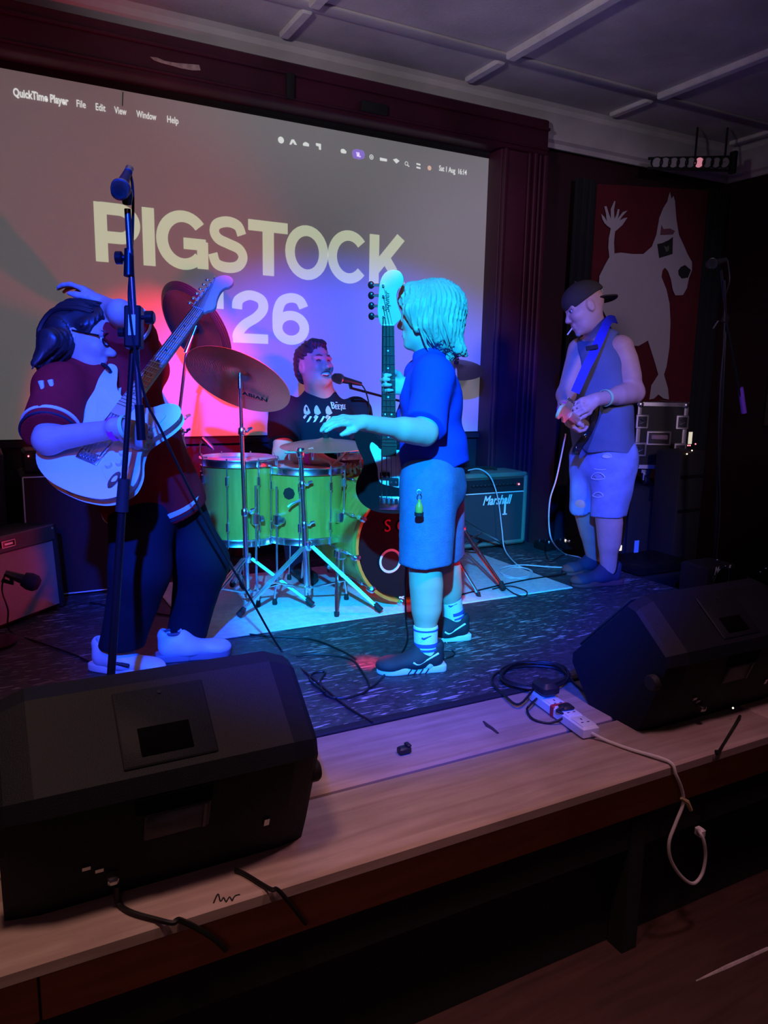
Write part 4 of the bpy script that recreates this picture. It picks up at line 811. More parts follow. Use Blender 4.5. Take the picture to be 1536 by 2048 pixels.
def head_(S, c, f, up, s=1.0, smile=0.0, jaw=1.0, nose=1.0):
    f, up, r = axes(f, up); c = V(c); P = lambda a, b, e: c+f*a*s+up*b*s+r*e*s
    A = (f, r, up)
    S.ell(P(-0.012, 0.030, 0), (0.097*s, 0.078*s, 0.092*s), A, 0.02)                 # skull
    S.ell(P(0.022, -0.030, 0), (0.070*s, 0.064*s, 0.082*s), A, 0.03)                 # face
    S.ell(P(0.040, -0.078, 0), (0.046*s*jaw, 0.047*s*jaw, 0.036*s), A, 0.03)         # jaw
    S.ell(P(0.074, -0.098, 0), (0.020*s, 0.020*s, 0.016*s), A, 0.022)                # chin
    for e in (-1, 1):
        S.ell(P(0.066, -0.022, 0.036*e), (0.026*s, 0.026*s, 0.024*s), A, 0.025)      # cheeks
        S.ell(P(0.084, 0.012, 0.032*e), (0.013*s, 0.019*s, 0.011*s), A, 0.006, True) # sockets
        S.cone(P(0.083, 0.026, 0.012*e), P(0.072, 0.026, 0.052*e), 0.009*s, 0.008*s, 0.018)   # brow
        S.ell(P(-0.008, -0.008, 0.078*e), (0.020*s, 0.009*s, 0.032*s), A, 0.008)     # ears
        S.ell(P(-0.004, -0.006, 0.088*e), (0.010*s, 0.006*s, 0.018*s), A, 0.004, True)
        S.ell(P(0.098, -0.030, 0.011*e), (0.010*s, 0.009*s, 0.008*s), A, 0.010)      # nostrils
    S.cone(P(0.084, 0.016, 0), P(0.108*nose, -0.024, 0), 0.0085*s, 0.0115*s, 0.014)  # nose
    if smile:
        S.ell(P(0.096, -0.066, 0), (0.020*s, 0.036*s, 0.017*s*smile), A, 0.004, True)
        S.cone(P(0.083, -0.086, -0.026), P(0.083, -0.086, 0.026), 0.008*s, 0.008*s, 0.012)
    else:
        S.cone(P(0.091, -0.056, -0.016), P(0.091, -0.056, 0.016), 0.0075*s, 0.0075*s, 0.008)
        S.cone(P(0.089, -0.071, -0.014), P(0.089, -0.071, 0.014), 0.0085*s, 0.0085*s, 0.008)
    return P, A
eyew = mat('eye_white', (0.75, 0.73, 0.70), 0.2); iris = mat('dark_iris', (0.03, 0.025, 0.02), 0.15); lipm = mat('lip_skin', (0.48, 0.20, 0.17), 0.45); browm = mat('brow_hair', (0.10, 0.07, 0.05), 0.9)
def face_parts(par, P, A, s, closed=False, brow=browm):
    f, r, up = A
    for e in (-1, 1):
        c = P(0.072, 0.012, 0.032*e)
        if closed: part('closed_eye', MB().tube([P(0.078, 0.008, 0.018*e), P(0.083, 0.014, 0.032*e), P(0.073, 0.009, 0.046*e)], 0.0028*s, 6), brow, par)
        else:
            b = part('eye', MB().ell((0, 0, 0), (0.0125*s,)*3, frame(c, f, up)), eyew, par); part('iris', MB().ell((0.0085*s, 0, 0), (0.0055*s,)*3, frame(c, f, up)), iris, b)
        part('eyebrow', MB().tube([P(0.090, 0.032, 0.014*e), P(0.088, 0.037, 0.032*e), P(0.070, 0.032, 0.052*e)], [0.0035*s, 0.0045*s, 0.003*s], 6), brow, par)
def torso(S, pel, chest, neck, ls, rs, lh, rh, w_=0.15, dpt=0.72, add=0.0, belly=0.0, fw=None, k=0.05):
    # trunk between hips and shoulders; fw is the way the chest faces
    pel, chest, neck, ls, rs = map(V, (pel, chest, neck, ls, rs)); lat = (ls-rs).normalized()
    fw = V(fw).normalized()
    mid = pel.lerp(chest, 0.5)+fw*belly*0.5
    S.cone(pel, mid, w_*0.98+add, w_*0.92+belly*0.5+add, k, flat=(fw, dpt)); S.cone(mid, chest, w_*0.92+belly*0.5+add, w_*1.04+add, k, flat=(fw, dpt))
    S.cone(chest+lat*w_*0.35, ls-lat*0.02, w_*0.62+add, 0.055+add, k); S.cone(chest-lat*w_*0.35, rs+lat*0.02, w_*0.62+add, 0.055+add, k)
def lerp(a, b, t): return V(a).lerp(V(b), t)
def shoe(par, heel, toe, s=1.0, upper=None, sole=None, name='shoe', extra=None, h=0.005):
    heel, toe = V(heel), V(toe); d = (toe-heel); d.z = 0; L_ = d.length; d.normalize(); l = V((-d.y, d.x, 0)); z0 = heel.z
    q = lambda a, b, c: heel+d*a*L_+l*b+V((0, 0, c-0.0))
    U = SDF(); A = (d, l, V((0, 0, 1)))
    U.cone(q(0.16, 0, 0.048*s), q(0.42, 0, 0.048*s), 0.038*s, 0.042*s, 0.03); U.cone(q(0.42, 0, 0.046*s), q(0.80, 0.004, 0.034*s), 0.043*s, 0.037*s, 0.03, flat=((0, 0, 1), 0.72))
    U.ell(q(0.84, 0.004, 0.032*s), (0.050*s, 0.042*s, 0.027*s), A, 0.03); U.cone(q(0.14, 0, 0.06*s), q(0.10, 0, 0.098*s), 0.034*s, 0.030*s, 0.025)
    U.cone(q(0.30, 0, 0.075*s), q(0.34, 0, 0.092*s), 0.036*s, 0.032*s, 0.03); U.ell(q(0.20, 0, 0.118*s), (0.040*s, 0.026*s, 0.030*s), A, 0.006, True)
    U.cut(q(0, 0, 0.020*s), (0, 0, -1))
    sh = link(name, U.mesh(name, h), upper, par)
    out = [(p.x, p.y) for p in spline([(-0.012, 0.0), (0.0, 0.032*s), (0.10, 0.036*s), (0.45*L_, 0.034*s), (0.75*L_, 0.046*s), (0.93*L_, 0.036*s), (L_+0.006, 0.004), (0.95*L_, -0.032*s), (0.75*L_, -0.042*s), (0.45*L_, -0.034*s), (0.10, -0.036*s), (0.0, -0.030*s)], 5, True)]
    if (V((out[5][0]-out[0][0], out[5][1]-out[0][1]))).length < 0: pass
    M = frame(V((heel.x, heel.y, z0)), d, (0, 0, 1)); part('sole', MB().pillow(out[::-1], 0.030*s, 0.006, M), sole, sh)
    return sh, q, d, l
def swoosh(par, q, side, m_, s, t=0.0):
    pts = [q(0.50, side*0.046*s, 0.052*s), q(0.44, side*0.047*s, 0.044*s), q(0.38, side*0.046*s, 0.046*s), q(0.26, side*0.043*s, 0.062*s), q(0.10, side*0.037*s, 0.080*s)]
    part('side_mark', MB().tube(spline(pts, 5), [0.004]*11+[0.006]*5+[0.004]*4+[0.002]*1 if False else 0.0042*s, 6), m_, par)
def band(par, c, ax, r, w_, m_, name='wristband', flat=None):
    part(name, MB().lathe([(r, -w_/2), (r+0.0025, -w_/2), (r+0.0025, w_/2), (r, w_/2), (r, -w_/2)], 24, zframe(c, ax) @ (Matrix.Diagonal((1, flat, 1, 1)) if flat else Matrix.Identity(4)), cap=False), m_, par)
pinkb = mat('neon_pink_band', (0.85, 0.03, 0.55), 0.5, emit=None); greenb = mat('neon_green_band', (0.45, 0.95, 0.35), 0.5)
# ------------------------------------------------------------------ the guitarist in red at the left
LGf = (RGT*0.62-FWD*0.74); LGf.z = 0; LGf.normalize()
lg = thing('person', 'guitarist in a dark red jersey and baggy trousers, one arm over the head', 'person', flo(300, 1320))
pel, chest, nb = at(302, 985, 2.88), at(214, 800, 2.83), at(182, 738, 2.80)
RS, LS = at(118, 782, 2.70), at(290, 738, 2.92)
RE, RW = at(96, 880, 2.54), at(240, 856, 2.385); LE, LW = at(240, 624, 2.66), at(209, 610, 2.82)
RH, LH = at(285, 1005, 2.84), at(345, 1005, 2.96); RK, RA = at(282, 1140, 2.72), at(240, 1300, 2.83); LK, LA = at(405, 1122, 2.86), at(372, 1280, 2.92)
hc = at(176, 682, 2.79); hf = (RGT*0.90-UPV*0.22-FWD*0.25); hu = UPV*0.95+RGT*0.22
B = SDF(); P, A = head_(B, hc, hf, hu, 1.0)
B.cone(hc-UPV*0.03-RGT*0.02, nb, 0.052, 0.060, 0.03); torso(B, pel, chest, nb, LS, RS, LH, RH, 0.135, 0.75, fw=LGf)
B.chain([RS, RE, RW], [0.054, 0.041, 0.027], 0.03)
B.chain([LS, LE, LW], [0.052, 0.035, 0.028], 0.03)
B.chain([RH, RK, RA-V((0, 0, 0.02))], [0.085, 0.058, 0.04], 0.04); B.chain([LH, LK, LA-V((0, 0, 0.02))], [0.085, 0.058, 0.04], 0.04)
hand(B, RW, at(300, 876, 2.42)-RW, FWD, -1, 1.0, (0.75, 0.8, 0.85, 0.9), thumb=(0.35, 0.4)); hand(B, LW, at(184, 590, 2.84)-LW, -UPV*0.6-RGT*0.6+FWD*0.1, 1, 0.95, (0.42, 0.46, 0.5, 0.55), 0.2)
sdfpart('body', B, skin, lg, 0.0055); face_parts(lg, P, A, 1.0)
part('lips', MB().tube([P(0.094, -0.063, -0.018), P(0.100, -0.063, 0), P(0.094, -0.063, 0.018)], 0.004, 6), lipm, lg)
redtop = mat('dark_red_jersey', (0.42, 0.014, 0.018), 0.85, bump=0.25, bscale=220, var=0.12, vscale=8, spec=0.12)
S = SDF(); torso(S, lerp(pel, chest, -0.12), chest, nb, LS, RS, LH, RH, 0.165, 0.80, 0.020, fw=LGf)
S.cone(lerp(pel, chest, -0.25)-RGT*0.010, lerp(pel, chest, 0.45)-RGT*0.01, 0.172, 0.180, 0.05, flat=(LGf, 0.90)); S.cone(chest, nb-UPV*0.01, 0.10, 0.075, 0.05)
S.cone(RS, lerp(RS, RE, 0.97), 0.080, 0.086, 0.05); S.cone(LS, lerp(LS, LE, 0.92), 0.085, 0.078, 0.05)
d = (RW-RE).normalized(); S.cutbox(lerp(RS, RE, 0.88), (lerp(RS, RE, 1)-RS), RE, 0.13); S.cutbox(lerp(LS, LE, 0.84), LE-LS, LE, 0.10)
hemp = lerp(pel, chest, -0.20); hemn = -(chest-pel).normalized()-RGT*0.18; S.cutbox(hemp, hemn, hemp+V((0, 0, -0.12)), 0.42)
S.ell(nb+UPV*0.045, (0.066, 0.066, 0.05), None, 0.01, True)
sdfpart('jersey', S, redtop, lg, 0.006, folds(0.0035, 42, 3))
S2 = SDF(); S2.cone(RS, lerp(RS, RE, 0.97), 0.080, 0.086, 0.05); hemb = None
stripe = mat('white_knit_stripe', (0.78, 0.78, 0.76), 0.8); navy = mat('navy_knit_stripe', (0.02, 0.02, 0.04), 0.8)
def ringstripe(par, p, ax, r, w_, m_, flat=1.0, xd=(1, 0, 0), name='cuff_stripe'):
    part(name, MB().lathe([(r-0.004, -w_/2), (r+0.001, -w_/2), (r+0.001, w_/2), (r-0.004, w_/2), (r-0.004, -w_/2)], 40, zframe(p, ax, xd) @ Matrix.Diagonal((1, flat, 1, 1)), cap=False), m_, par)
ringstripe(lg, lerp(RS, RE, 0.74), RE-RS, 0.087, 0.012, stripe); ringstripe(lg, lerp(RS, RE, 0.86), RE-RS, 0.088, 0.006, navy)
ringstripe(lg, lerp(LS, LE, 0.79), LE-LS, 0.083, 0.012, stripe)
for k, (w_, m_) in enumerate(((0.018, stripe), (0.008, navy))):
    ringstripe(lg, lerp(pel, chest, -0.10-0.055*k)-RGT*0.010, -hemn, 0.188, w_, m_, 0.90, LGf.cross(V((0, 0, 1))), 'hem_stripe')
# white sleeve print
for i, off in enumerate((-0.016, 0.014)):
    c = at(84+i*19, 772-i*2, 2.60); part('sleeve_print', MB().tube([c+UPV*0.015-RGT*0.004, c, c-UPV*0.014+RGT*0.002], [0.009, 0.007, 0.005], 8), PAPER, lg)
trou = mat('dark_navy_trousers', (0.012, 0.015, 0.022), 0.85, bump=0.2, bscale=200, spec=0.15)
T = SDF(); T.cone(lerp(pel, chest, 0.02), lerp(RH, LH, 0.5), 0.150, 0.150, 0.05, flat=(LGf, 0.85))
T.chain([RH, RK, RA], [0.118, 0.098, 0.082], 0.05); T.chain([LH, LK, LA], [0.115, 0.096, 0.078], 0.05)
T.cutbox(RA-V((0, 0, -0.01)), (0.0, 0, -1), RA-V((0, 0, 0.09)), 0.14); T.cutbox(LA-V((0, 0, -0.01)), (0, 0, -1), LA-V((0, 0, 0.09)), 0.14)
sdfpart('trousers', T, trou, lg, 0.007, folds(0.005, 30, 5, (0, 0, 1)))
hairb = mat('dark_brown_hair', (0.030, 0.018, 0.016), 0.45)
Hs = SDF(); f, up, r = axes(hf, hu); P = lambda a, b, e: hc+f*a+up*b+r*e
Hs.ell(P(-0.022, 0.040, 0), (0.104, 0.088, 0.094), (f, r, up), 0.02); Hs.ell(P(-0.075, -0.02, 0), (0.055, 0.075, 0.10), (f, r, up), 0.03)
for e in (-0.05, 0, 0.05): Hs.chain([P(-0.07, 0.02, e), at(122, 690, 2.76)-r*e, at(88, 735, 2.74)-r*e*0.8], [0.05, 0.034, 0.012], 0.03)
for e in (-1, 1): Hs.cone(P(0.045, 0.085, 0.03*e), P(0.03, 0.035, 0.083*e), 0.022, 0.010, 0.02)
Hs.cutbox(P(0.055, 0.05, 0), f, P(0.12, 0.0, 0), 0.10)
dh = np.array(f.cross(V((0, 0, 1)))); sdfpart('hair', Hs, hairb, lg, 0.004, lambda Q: 0.0022*np.sin((Q@np.array(r))*520+7*np.sin((Q@np.array(f))*26))+0.0030*np.sin((Q@np.array(r))*170+3*np.sin((Q@np.array(up))*30)))
rg = random.Random(11)
for k in range(40):     # long locks swept back from the crown
    e = rg.uniform(-0.075, 0.085); a0 = rg.uniform(-0.01, 0.05); tw = rg.uniform(-0.012, 0.012)
    rr = math.sqrt(max(0.0, 1-(e/0.092)**2))
    pts = [P(a0, 0.040+0.092*rr, e*0.8), P(a0-0.06, 0.040+0.088*rr, e), P(-0.10, 0.035+0.05*rr, e*1.02), P(-0.128, -0.03, e), lerp(P(-0.12, -0.08, e), at(104, 715, 2.745)-r*e*0.8, 0.8)+UPV*tw, at(84+rg.uniform(-4, 10), 738+rg.uniform(-8, 8), 2.735)-r*e*0.7]
    q = spline(pts, 4); part('hair_lock', MB().tube(q, [0.0075*math.sin(PI*min(0.97, 0.12+0.88*i/len(q)))+0.0012 for i in range(len(q))], 6), hairb, lg)
# glasses
gl = part('glasses', MB().tube([P(0.0, 0.012, 0.088), P(0.085, 0.016, 0.062)], 0.003, 6), DARKMET, lg)
for e in (-1, 1):
    part('lens_rim', MB().tube([P(0.098, 0.012+0.020*math.sin(t), 0.033*e+0.024*math.cos(t)) for t in [k*PI/8 for k in range(16)]], 0.0025, 6, closed=True), DARKMET, gl)
part('bridge', MB().tube([P(0.104, 0.016, -0.010), P(0.108, 0.020, 0), P(0.104, 0.016, 0.010)], 0.0022, 6), DARKMET, gl)
wsh = mat('white_leather', (0.72, 0.72, 0.72), 0.45); wsole = mat('white_rubber_sole', (0.74, 0.74, 0.72), 0.6); dsole = mat('dark_rubber_sole', (0.03, 0.03, 0.035), 0.7)
a, b = flo(198, 1338, 0.0), flo(288, 1350, 0.0)
s1, q1, d1, l1 = shoe(lg, a+(a-b)*0.1, a+(b-a).normalized()*0.27, 1.05, wsh, wsole)
part('side_mark', MB().tube([q1(0.62, -0.047, 0.05), q1(0.42, -0.049, 0.055), q1(0.36, -0.047, 0.07)], 0.007, 6), dsole, s1)
a, b = flo(318, 1322, 0.0), flo(422, 1312, 0.0)
s2, q2, d2, l2 = shoe(lg, a, a+(b-a).normalized()*0.27, 1.05, wsh, mat('grey_rubber_sole', (0.22, 0.22, 0.24), 0.6))
part('tongue', MB().tube([q2(0.40, 0, 0.098), q2(0.30, 0, 0.125)], [0.020, 0.016], 8), stripe, s2); part('collar', MB().tube([q2(0.20+0.13*math.cos(t), 0.030*math.sin(t), 0.112) for t in [k*PI/8 for k in range(16)]], 0.006, 6, closed=True), mat('grey_lining', (0.12, 0.12, 0.14), 0.9), s2)
for k in range(4): part('lace', MB().tube([q2(0.42+0.08*k, -0.03, 0.078-0.008*k), q2(0.44+0.08*k, 0.0, 0.094-0.010*k), q2(0.42+0.08*k, 0.03, 0.078-0.008*k)], 0.004, 6), MATS['grey_lining'], s2)
band(lg, lerp(RE, RW, 0.93), RW-RE, 0.034, 0.018, pinkb); band(lg, lerp(RE, RW, 1.08), RW-RE, 0.034, 0.012, greenb)
# ------------------------------------------------------------------ the drummer
dr = thing('person', 'laughing drummer in a dark navy printed t-shirt sitting behind the drums', 'person', (1.74, 4.0, 0))
Df = V((-0.10, -1.0, 0)).normalized()
pel, chest, nb = V((1.73, 4.03, 0.60)), at(640, 852, 3.95), at(640, 789, 3.94)
RS, LS = at(567, 822, 3.95), at(716, 824, 3.97); RE, RW = at(566, 912, 3.80), at(638, 916, 3.58); LE, LW = at(735, 905, 3.82), at(722, 922, 3.62)
RH, LH = V((1.62, 4.0, 0.58)), V((1.84, 4.0, 0.58)); RK, LK = V((1.43, 3.72, 0.54)), V((2.05, 3.62, 0.54)); RA, LA = V((1.50, 3.80, 0.09)), V((2.12, 3.66, 0.09))
hc = at(629, 732, 3.90); hf = (RGT*0.62-FWD*0.70+UPV*0.06); hu = UPV*0.98-RGT*0.10
B = SDF(); P, A = head_(B, hc, hf, hu, 1.06, 1.0, 1.28)
B.cone(hc-UPV*0.03, nb, 0.070, 0.078, 0.03); B.cone(hc-UPV*0.08+V(hf)*0.03, nb+Df*0.04, 0.05, 0.06, 0.04)
torso(B, pel, chest, nb, LS, RS, LH, RH, 0.165, 0.80, belly=0.03, fw=Df)
B.chain([RS, RE, RW], [0.064, 0.052, 0.034], 0.03); B.chain([LS, LE, LW], [0.064, 0.052, 0.034], 0.03); B.chain([RH, RK, RA], [0.10, 0.065, 0.045], 0.04); B.chain([LH, LK, LA], [0.10, 0.065, 0.045], 0.04)
hand(B, RW, at(676, 926, 3.50)-RW, -UPV+FWD*0.1, 1, 1.0, (1.0, 1.05, 1.1, 1.1), thumb=(0.3, 0.5)); hand(B, LW, at(690, 926, 3.5)-LW, -UPV, -1, 1.0, (1.0, 1.05, 1.1, 1.1))
sdfpart('body', B, skin2, dr, 0.0055); face_parts(dr, P, A, 1.06, True)
part('teeth', MB().tube([P(0.080, -0.056, -0.033), P(0.096, -0.061, 0), P(0.080, -0.056, 0.033)], [0.005, 0.008, 0.005], 8), mat('teeth', (0.82, 0.80, 0.76), 0.3), dr); part('mouth', MB().ell((0, 0, 0), (0.006, 0.032, 0.016), frame(P(0.080, -0.070, 0), A[0], A[2])), mat('dark_mouth', (0.09, 0.02, 0.025), 0.5), dr)
part('moustache', MB().tube([P(0.086, -0.062, -0.034), P(0.099, -0.046, -0.014), P(0.101, -0.044, 0), P(0.099, -0.046, 0.014), P(0.086, -0.062, 0.034)], [0.002, 0.0035, 0.003, 0.0035, 0.002], 6), mat('stubble', (0.30, 0.17, 0.13), 0.9), dr)
tee = mat('dark_navy_cotton', (0.012, 0.013, 0.028), 0.85, bump=0.15, bscale=250, spec=0.2)
S = SDF(); torso(S, pel-V((0, 0, 0.05)), chest, nb, LS, RS, LH, RH, 0.175, 0.84, 0.016, belly=0.035, fw=Df); S.cone(chest, nb-UPV*0.02, 0.12, 0.085, 0.05)
S.cone(RS, lerp(RS, RE, 0.92), 0.080, 0.084, 0.05); S.cone(LS, lerp(LS, LE, 0.92), 0.080, 0.084, 0.05)
S.cutbox(lerp(RS, RE, 0.72), RE-RS, RE, 0.12); S.cutbox(lerp(LS, LE, 0.72), LE-LS, LE, 0.12); S.ell(nb+UPV*0.045+Df*0.03, (0.085, 0.085, 0.055), None, 0.01, True)
teeo = sdfpart('t_shirt', S, tee, dr, 0.006, folds(0.003, 35, 11))
jean = mat('blue_jeans', (0.05, 0.09, 0.20), 0.85, bump=0.2, bscale=250)
T = SDF(); T.cone(pel-V((0, 0, 0.02)), lerp(RH, LH, 0.5), 0.155, 0.14, 0.05); T.chain([RH, RK, RA], [0.115, 0.085, 0.062], 0.05); T.chain([LH, LK, LA], [0.115, 0.085, 0.062], 0.05); sdfpart('jeans', T, jean, dr, 0.007, folds(0.003, 40, 12))
Hs = SDF(); f, up, r = axes(hf, hu); P = lambda a, b, e: hc+f*a*1.06+up*b*1.06+r*e*1.06
Hs.ell(P(-0.022, 0.048, 0), (0.104, 0.088, 0.086), (f, r, up), 0.02); Hs.ell(P(-0.055, -0.01, 0), (0.066, 0.084, 0.085), (f, r, up), 0.03); Hs.ell(P(0.030, 0.108, 0), (0.042, 0.060, 0.026), (f, r, up), 0.03)
Hs.cutbox(P(0.058, 0.060, 0), f*0.88-up*0.47, P(0.10, -0.02, 0), 0.125)
sdfpart('hair', Hs, mat('short_dark_hair', (0.050, 0.034, 0.028), 0.6), dr, 0.0045, lambda Q: 0.0022*np.sin((Q@np.array(r))*330+4*np.sin((Q@np.array(f))*50))+0.0035*np.sin((Q@np.array(f))*90+2)*np.sin((Q@np.array(r))*75)+0.002*np.sin((Q@np.array(up))*210+(Q@np.array(f))*160))
for sgn, H0 in ((-1, RA), (1, LA)): shoe(dr, V((H0.x-sgn*0.01, H0.y+0.06, 0.012)), V((H0.x, H0.y-0.20, 0.012)), 1.0, BLACK, dsole, h=0.007)
band(dr, lerp(RE, RW, 0.80), RW-RE, 0.041, 0.034, pinkb)
# shirt print, laid over the chest: a small white title and four striding figures
bpy.context.view_layer.update()
from mathutils.bvhtree import BVHTree
bvh = BVHTree.FromPolygons([v.co for v in teeo.data.vertices], [p.vertices for p in teeo.data.polygons])
def cast(px, py, lift=0.003):
    h = bvh.ray_cast(CAM, ray(px, py).normalized()); p = h[0] if h[0] is not None else at(px, py, 3.8); return p-ray(px, py).normalized()*lift
def print_poly(pxs, m_, nm='shirt_print'):
    ps = [cast(x, y) for x, y in pxs]; n = len(ps); return part(nm, MB().add([tuple(p) for p in ps]+[tuple(p+FWD*0.0015) for p in ps], [tuple(range(n)), tuple(range(n, 2*n))[::-1]]+[(i, (i+1)%n, n+(i+1)%n, n+i) for i in range(n)]), m_, dr)
creamp = mat('cream_print', (0.70, 0.55, 0.52), 0.7); 
def seg(px0, py0, px1, py1, w_, m_=PAPER):
    dx, dy = px1-px0, py1-py0; l = math.hypot(dx, dy); nx, ny = -dy/l*w_/2, dx/l*w_/2
    print_poly([(px0+nx, py0+ny), (px1+nx, py1+ny), (px1-nx, py1-ny), (px0-nx, py0-ny)], m_, 'shirt_letter')
bx_, by_ = 661.5, 804
# B E E T L E built of strokes, with THE above
seg(662, 804, 665, 817, 2.4); seg(661, 804.5, 667, 805.5, 1.8); seg(667, 805.5, 668, 809, 2); seg(664, 810, 668, 810, 1.6); seg(668, 810, 669, 815.5, 2); seg(664, 817, 669, 816, 1.8)
for x in (671, 676):
    seg(x, 809, x+0.8, 818, 1.8); seg(x, 809.4, x+4, 810, 1.4); seg(x+0.4, 813.2, x+3.4, 813.5, 1.4); seg(x+0.8, 817.6, x+4.4, 817.8, 1.4)
seg(680, 810, 685, 810.6, 1.5); seg(682.4, 810, 683, 821, 1.8); seg(685.6, 808.5, 686, 818, 1.8); seg(686, 817.5, 689, 817.6, 1.4); seg(688.8, 809, 689.4, 817.6, 1.5); seg(688.8, 809.6, 691, 809.8, 1.3); seg(689, 813.3, 690.8, 813.4, 1.2); seg(689.2, 817.4, 691.6, 817.4, 1.3)
seg(671, 804.5, 675, 805, 1.6)
for i, x in enumerate((611, 632, 655)):
    print_poly([(x-2, 812+i), (x+1, 809+i), (x+4, 812+i), (x+8, 820+i), (x+10, 826), (x+4, 830), (x-3, 827), (x-4, 820)], creamp)
    print_poly([(x-1, 829), (x+3, 831), (x-2, 838), (x-5, 835)], creamp)
for x in (614, 627, 640, 652): print_poly([(x+6, 832), (x+10, 833), (x+4, 843), (x-1, 845), (x+1, 841)], PAPER)
# drum stick in the right hand
stk = single('drumstick', MB().tube([at(664, 932, 3.50), at(676, 920, 3.46), at(690, 905, 3.40)], [0.0075, 0.007, 0.004], 8), mat('hickory', (0.62, 0.45, 0.28), 0.5), "wooden drumstick gripped in the drummer's fist", 'drumstick')
# ------------------------------------------------------------------ the child with the bass
ch = thing('person', 'fair-haired child in a blue t-shirt and denim shorts holding a bass guitar upright', 'person', flo(850, 1330))
Cf = -RGT*0.97+FWD*0.25; Cf.z = 0; Cf.normalize()
pel, chest, nb = at(866, 955, 2.47), at(862, 800, 2.46), at(858, 712, 2.45)
LS, RS = at(866, 752, 2.35), at(846, 752, 2.57)
LE, LW = at(850, 866, 2.27), at(728, 846, 2.22); RE = at(818, 866, 2.62); gp = at(779, 766, 2.50); RW = gp+RGT*0.072+FWD*0.026-UPV*0.012
LH, RH = at(858, 968, 2.40), at(872, 968, 2.54); LK, LA = at(850, 1135, 2.36), at(852, 1308, 2.345); RK, RA = at(888, 1118, 2.60), at(910, 1243, 2.60)
hc = at(856, 635, 2.46); hf = (-RGT*0.97+FWD*0.12-UPV*0.04); hu = UPV*0.99-RGT*0.06; HS = 0.98
B = SDF(); P, A = head_(B, hc, hf, hu, HS, nose=0.99)
B.cone(hc-UPV*0.04+RGT*0.012, nb-UPV*0.01, 0.044, 0.048, 0.03); torso(B, pel, chest, nb, LS, RS, LH, RH, 0.105, 0.80, fw=Cf)
B.chain([LS, LE, LW], [0.044, 0.040, 0.027], 0.03); B.cone(lerp(LE, LW, 0.2), lerp(LE, LW, 0.35), 0.040, 0.038, 0.03); B.chain([RS, RE, RW], [0.044, 0.036, 0.026], 0.03)
B.chain([LH, LK, LA-V((0, 0, 0.02))], [0.075, 0.052, 0.036], 0.04); B.chain([RH, RK, RA-V((0, 0, 0.02))], [0.075, 0.052, 0.036], 0.04)
B.cone(lerp(LK, LA, 0.22)+RGT*0.008, lerp(LK, LA, 0.45)+RGT*0.008, 0.052, 0.046, 0.05); B.cone(lerp(RK, RA, 0.22), lerp(RK, RA, 0.45), 0.050, 0.044, 0.05)
hand(B, LW, at(672, 838, 2.21)-LW, -UPV*0.72+FWD*0.5, 1, 0.90, (0.30, 0.36, 0.42, 0.46), 0.22, thumb=(0.55, 0.45), r=0.0088)
hand(B, RW, -RGT+UPV*0.12-FWD*0.10, -FWD, 1, 0.86, (1.0, 1.0, 1.05, 1.1), 0.05, thumb=(0.75, 0.9), r=0.0090)
sdfpart('body', B, skin, ch, 0.005); face_parts(ch, P, A, HS, brow=mat('fair_brow', (0.40, 0.28, 0.18), 0.9))
part('lips', MB().tube([P(0.092, -0.063, -0.016), P(0.098, -0.063, 0), P(0.092, -0.063, 0.016)], 0.0035, 6), lipm, ch)
blue = mat('bright_blue_cotton', (0.03, 0.05, 0.50), 0.9, bump=0.15, bscale=250, spec=0.15)
S = SDF(); torso(S, lerp(pel, chest, 0.04), chest, nb, LS, RS, LH, RH, 0.118, 0.86, 0.012, fw=Cf); S.cone(lerp(pel, chest, -0.02)+RGT*0.015, lerp(pel, chest, 0.3)+RGT*0.01, 0.128, 0.125, 0.05); S.cone(chest, nb-UPV*0.015, 0.085, 0.060, 0.05)
S.cone(LS+RGT*0.005, lerp(LS, LE, 0.96), 0.066, 0.070, 0.045); S.cone(RS, lerp(RS, RE, 0.9), 0.062, 0.064, 0.045)
S.cutbox(lerp(LS, LE, 0.86)+RGT*0.0, (LE-LS).normalized()+(LW-LE).normalized()*0.35, LE+(LW-LE)*0.15, 0.12); S.cutbox(lerp(RS, RE, 0.78), RE-RS, RE, 0.09)
S.cutbox(lerp(pel, chest, 0.02), -UPV+RGT*0.38, pel-UPV*0.10, 0.26); S.ell(nb+UPV*0.038-RGT*0.01, (0.055, 0.055, 0.035), None, 0.01, True)
sdfpart('t_shirt', S, blue, ch, 0.0055, folds(0.0032, 45, 21))
den = mat('light_denim', (0.10, 0.17, 0.36), 0.85, bump=0.5, bscale=300, var=0.10, vscale=40, spec=0.15)
T = SDF(); T.cone(lerp(pel, chest, 0.10), pel-V((0, 0, 0.03)), 0.118, 0.128, 0.05); T.chain([LH, LK], [0.110, 0.098], 0.05); T.chain([RH, lerp(RH, RK, 0.95)], [0.105, 0.090], 0.05)
T.cutbox(lerp(LH, LK, 0.95), (0.05, 0, -1), LK-V((0, 0, 0.06)), 0.17); T.cutbox(lerp(RH, RK, 0.93), (0, 0, -1), RK-V((0, 0, 0.07)), 0.12)
sdfpart('denim_shorts', T, den, ch, 0.006, folds(0.0035, 36, 22, (0, 0, 1)))
fairh = mat('fair_blond_hair', (0.46, 0.34, 0.23), 0.5); Hs = SDF(); f, up, r = axes(hf, hu); P = lambda a, b, e: hc+f*a*HS+up*b*HS+r*e*HS
Hs.ell(P(-0.026, 0.035, 0), (0.118, 0.100, 0.104), (f, r, up), 0.02); Hs.ell(P(-0.050, -0.040, 0), (0.078, 0.094, 0.095), (f, r, up), 0.04)
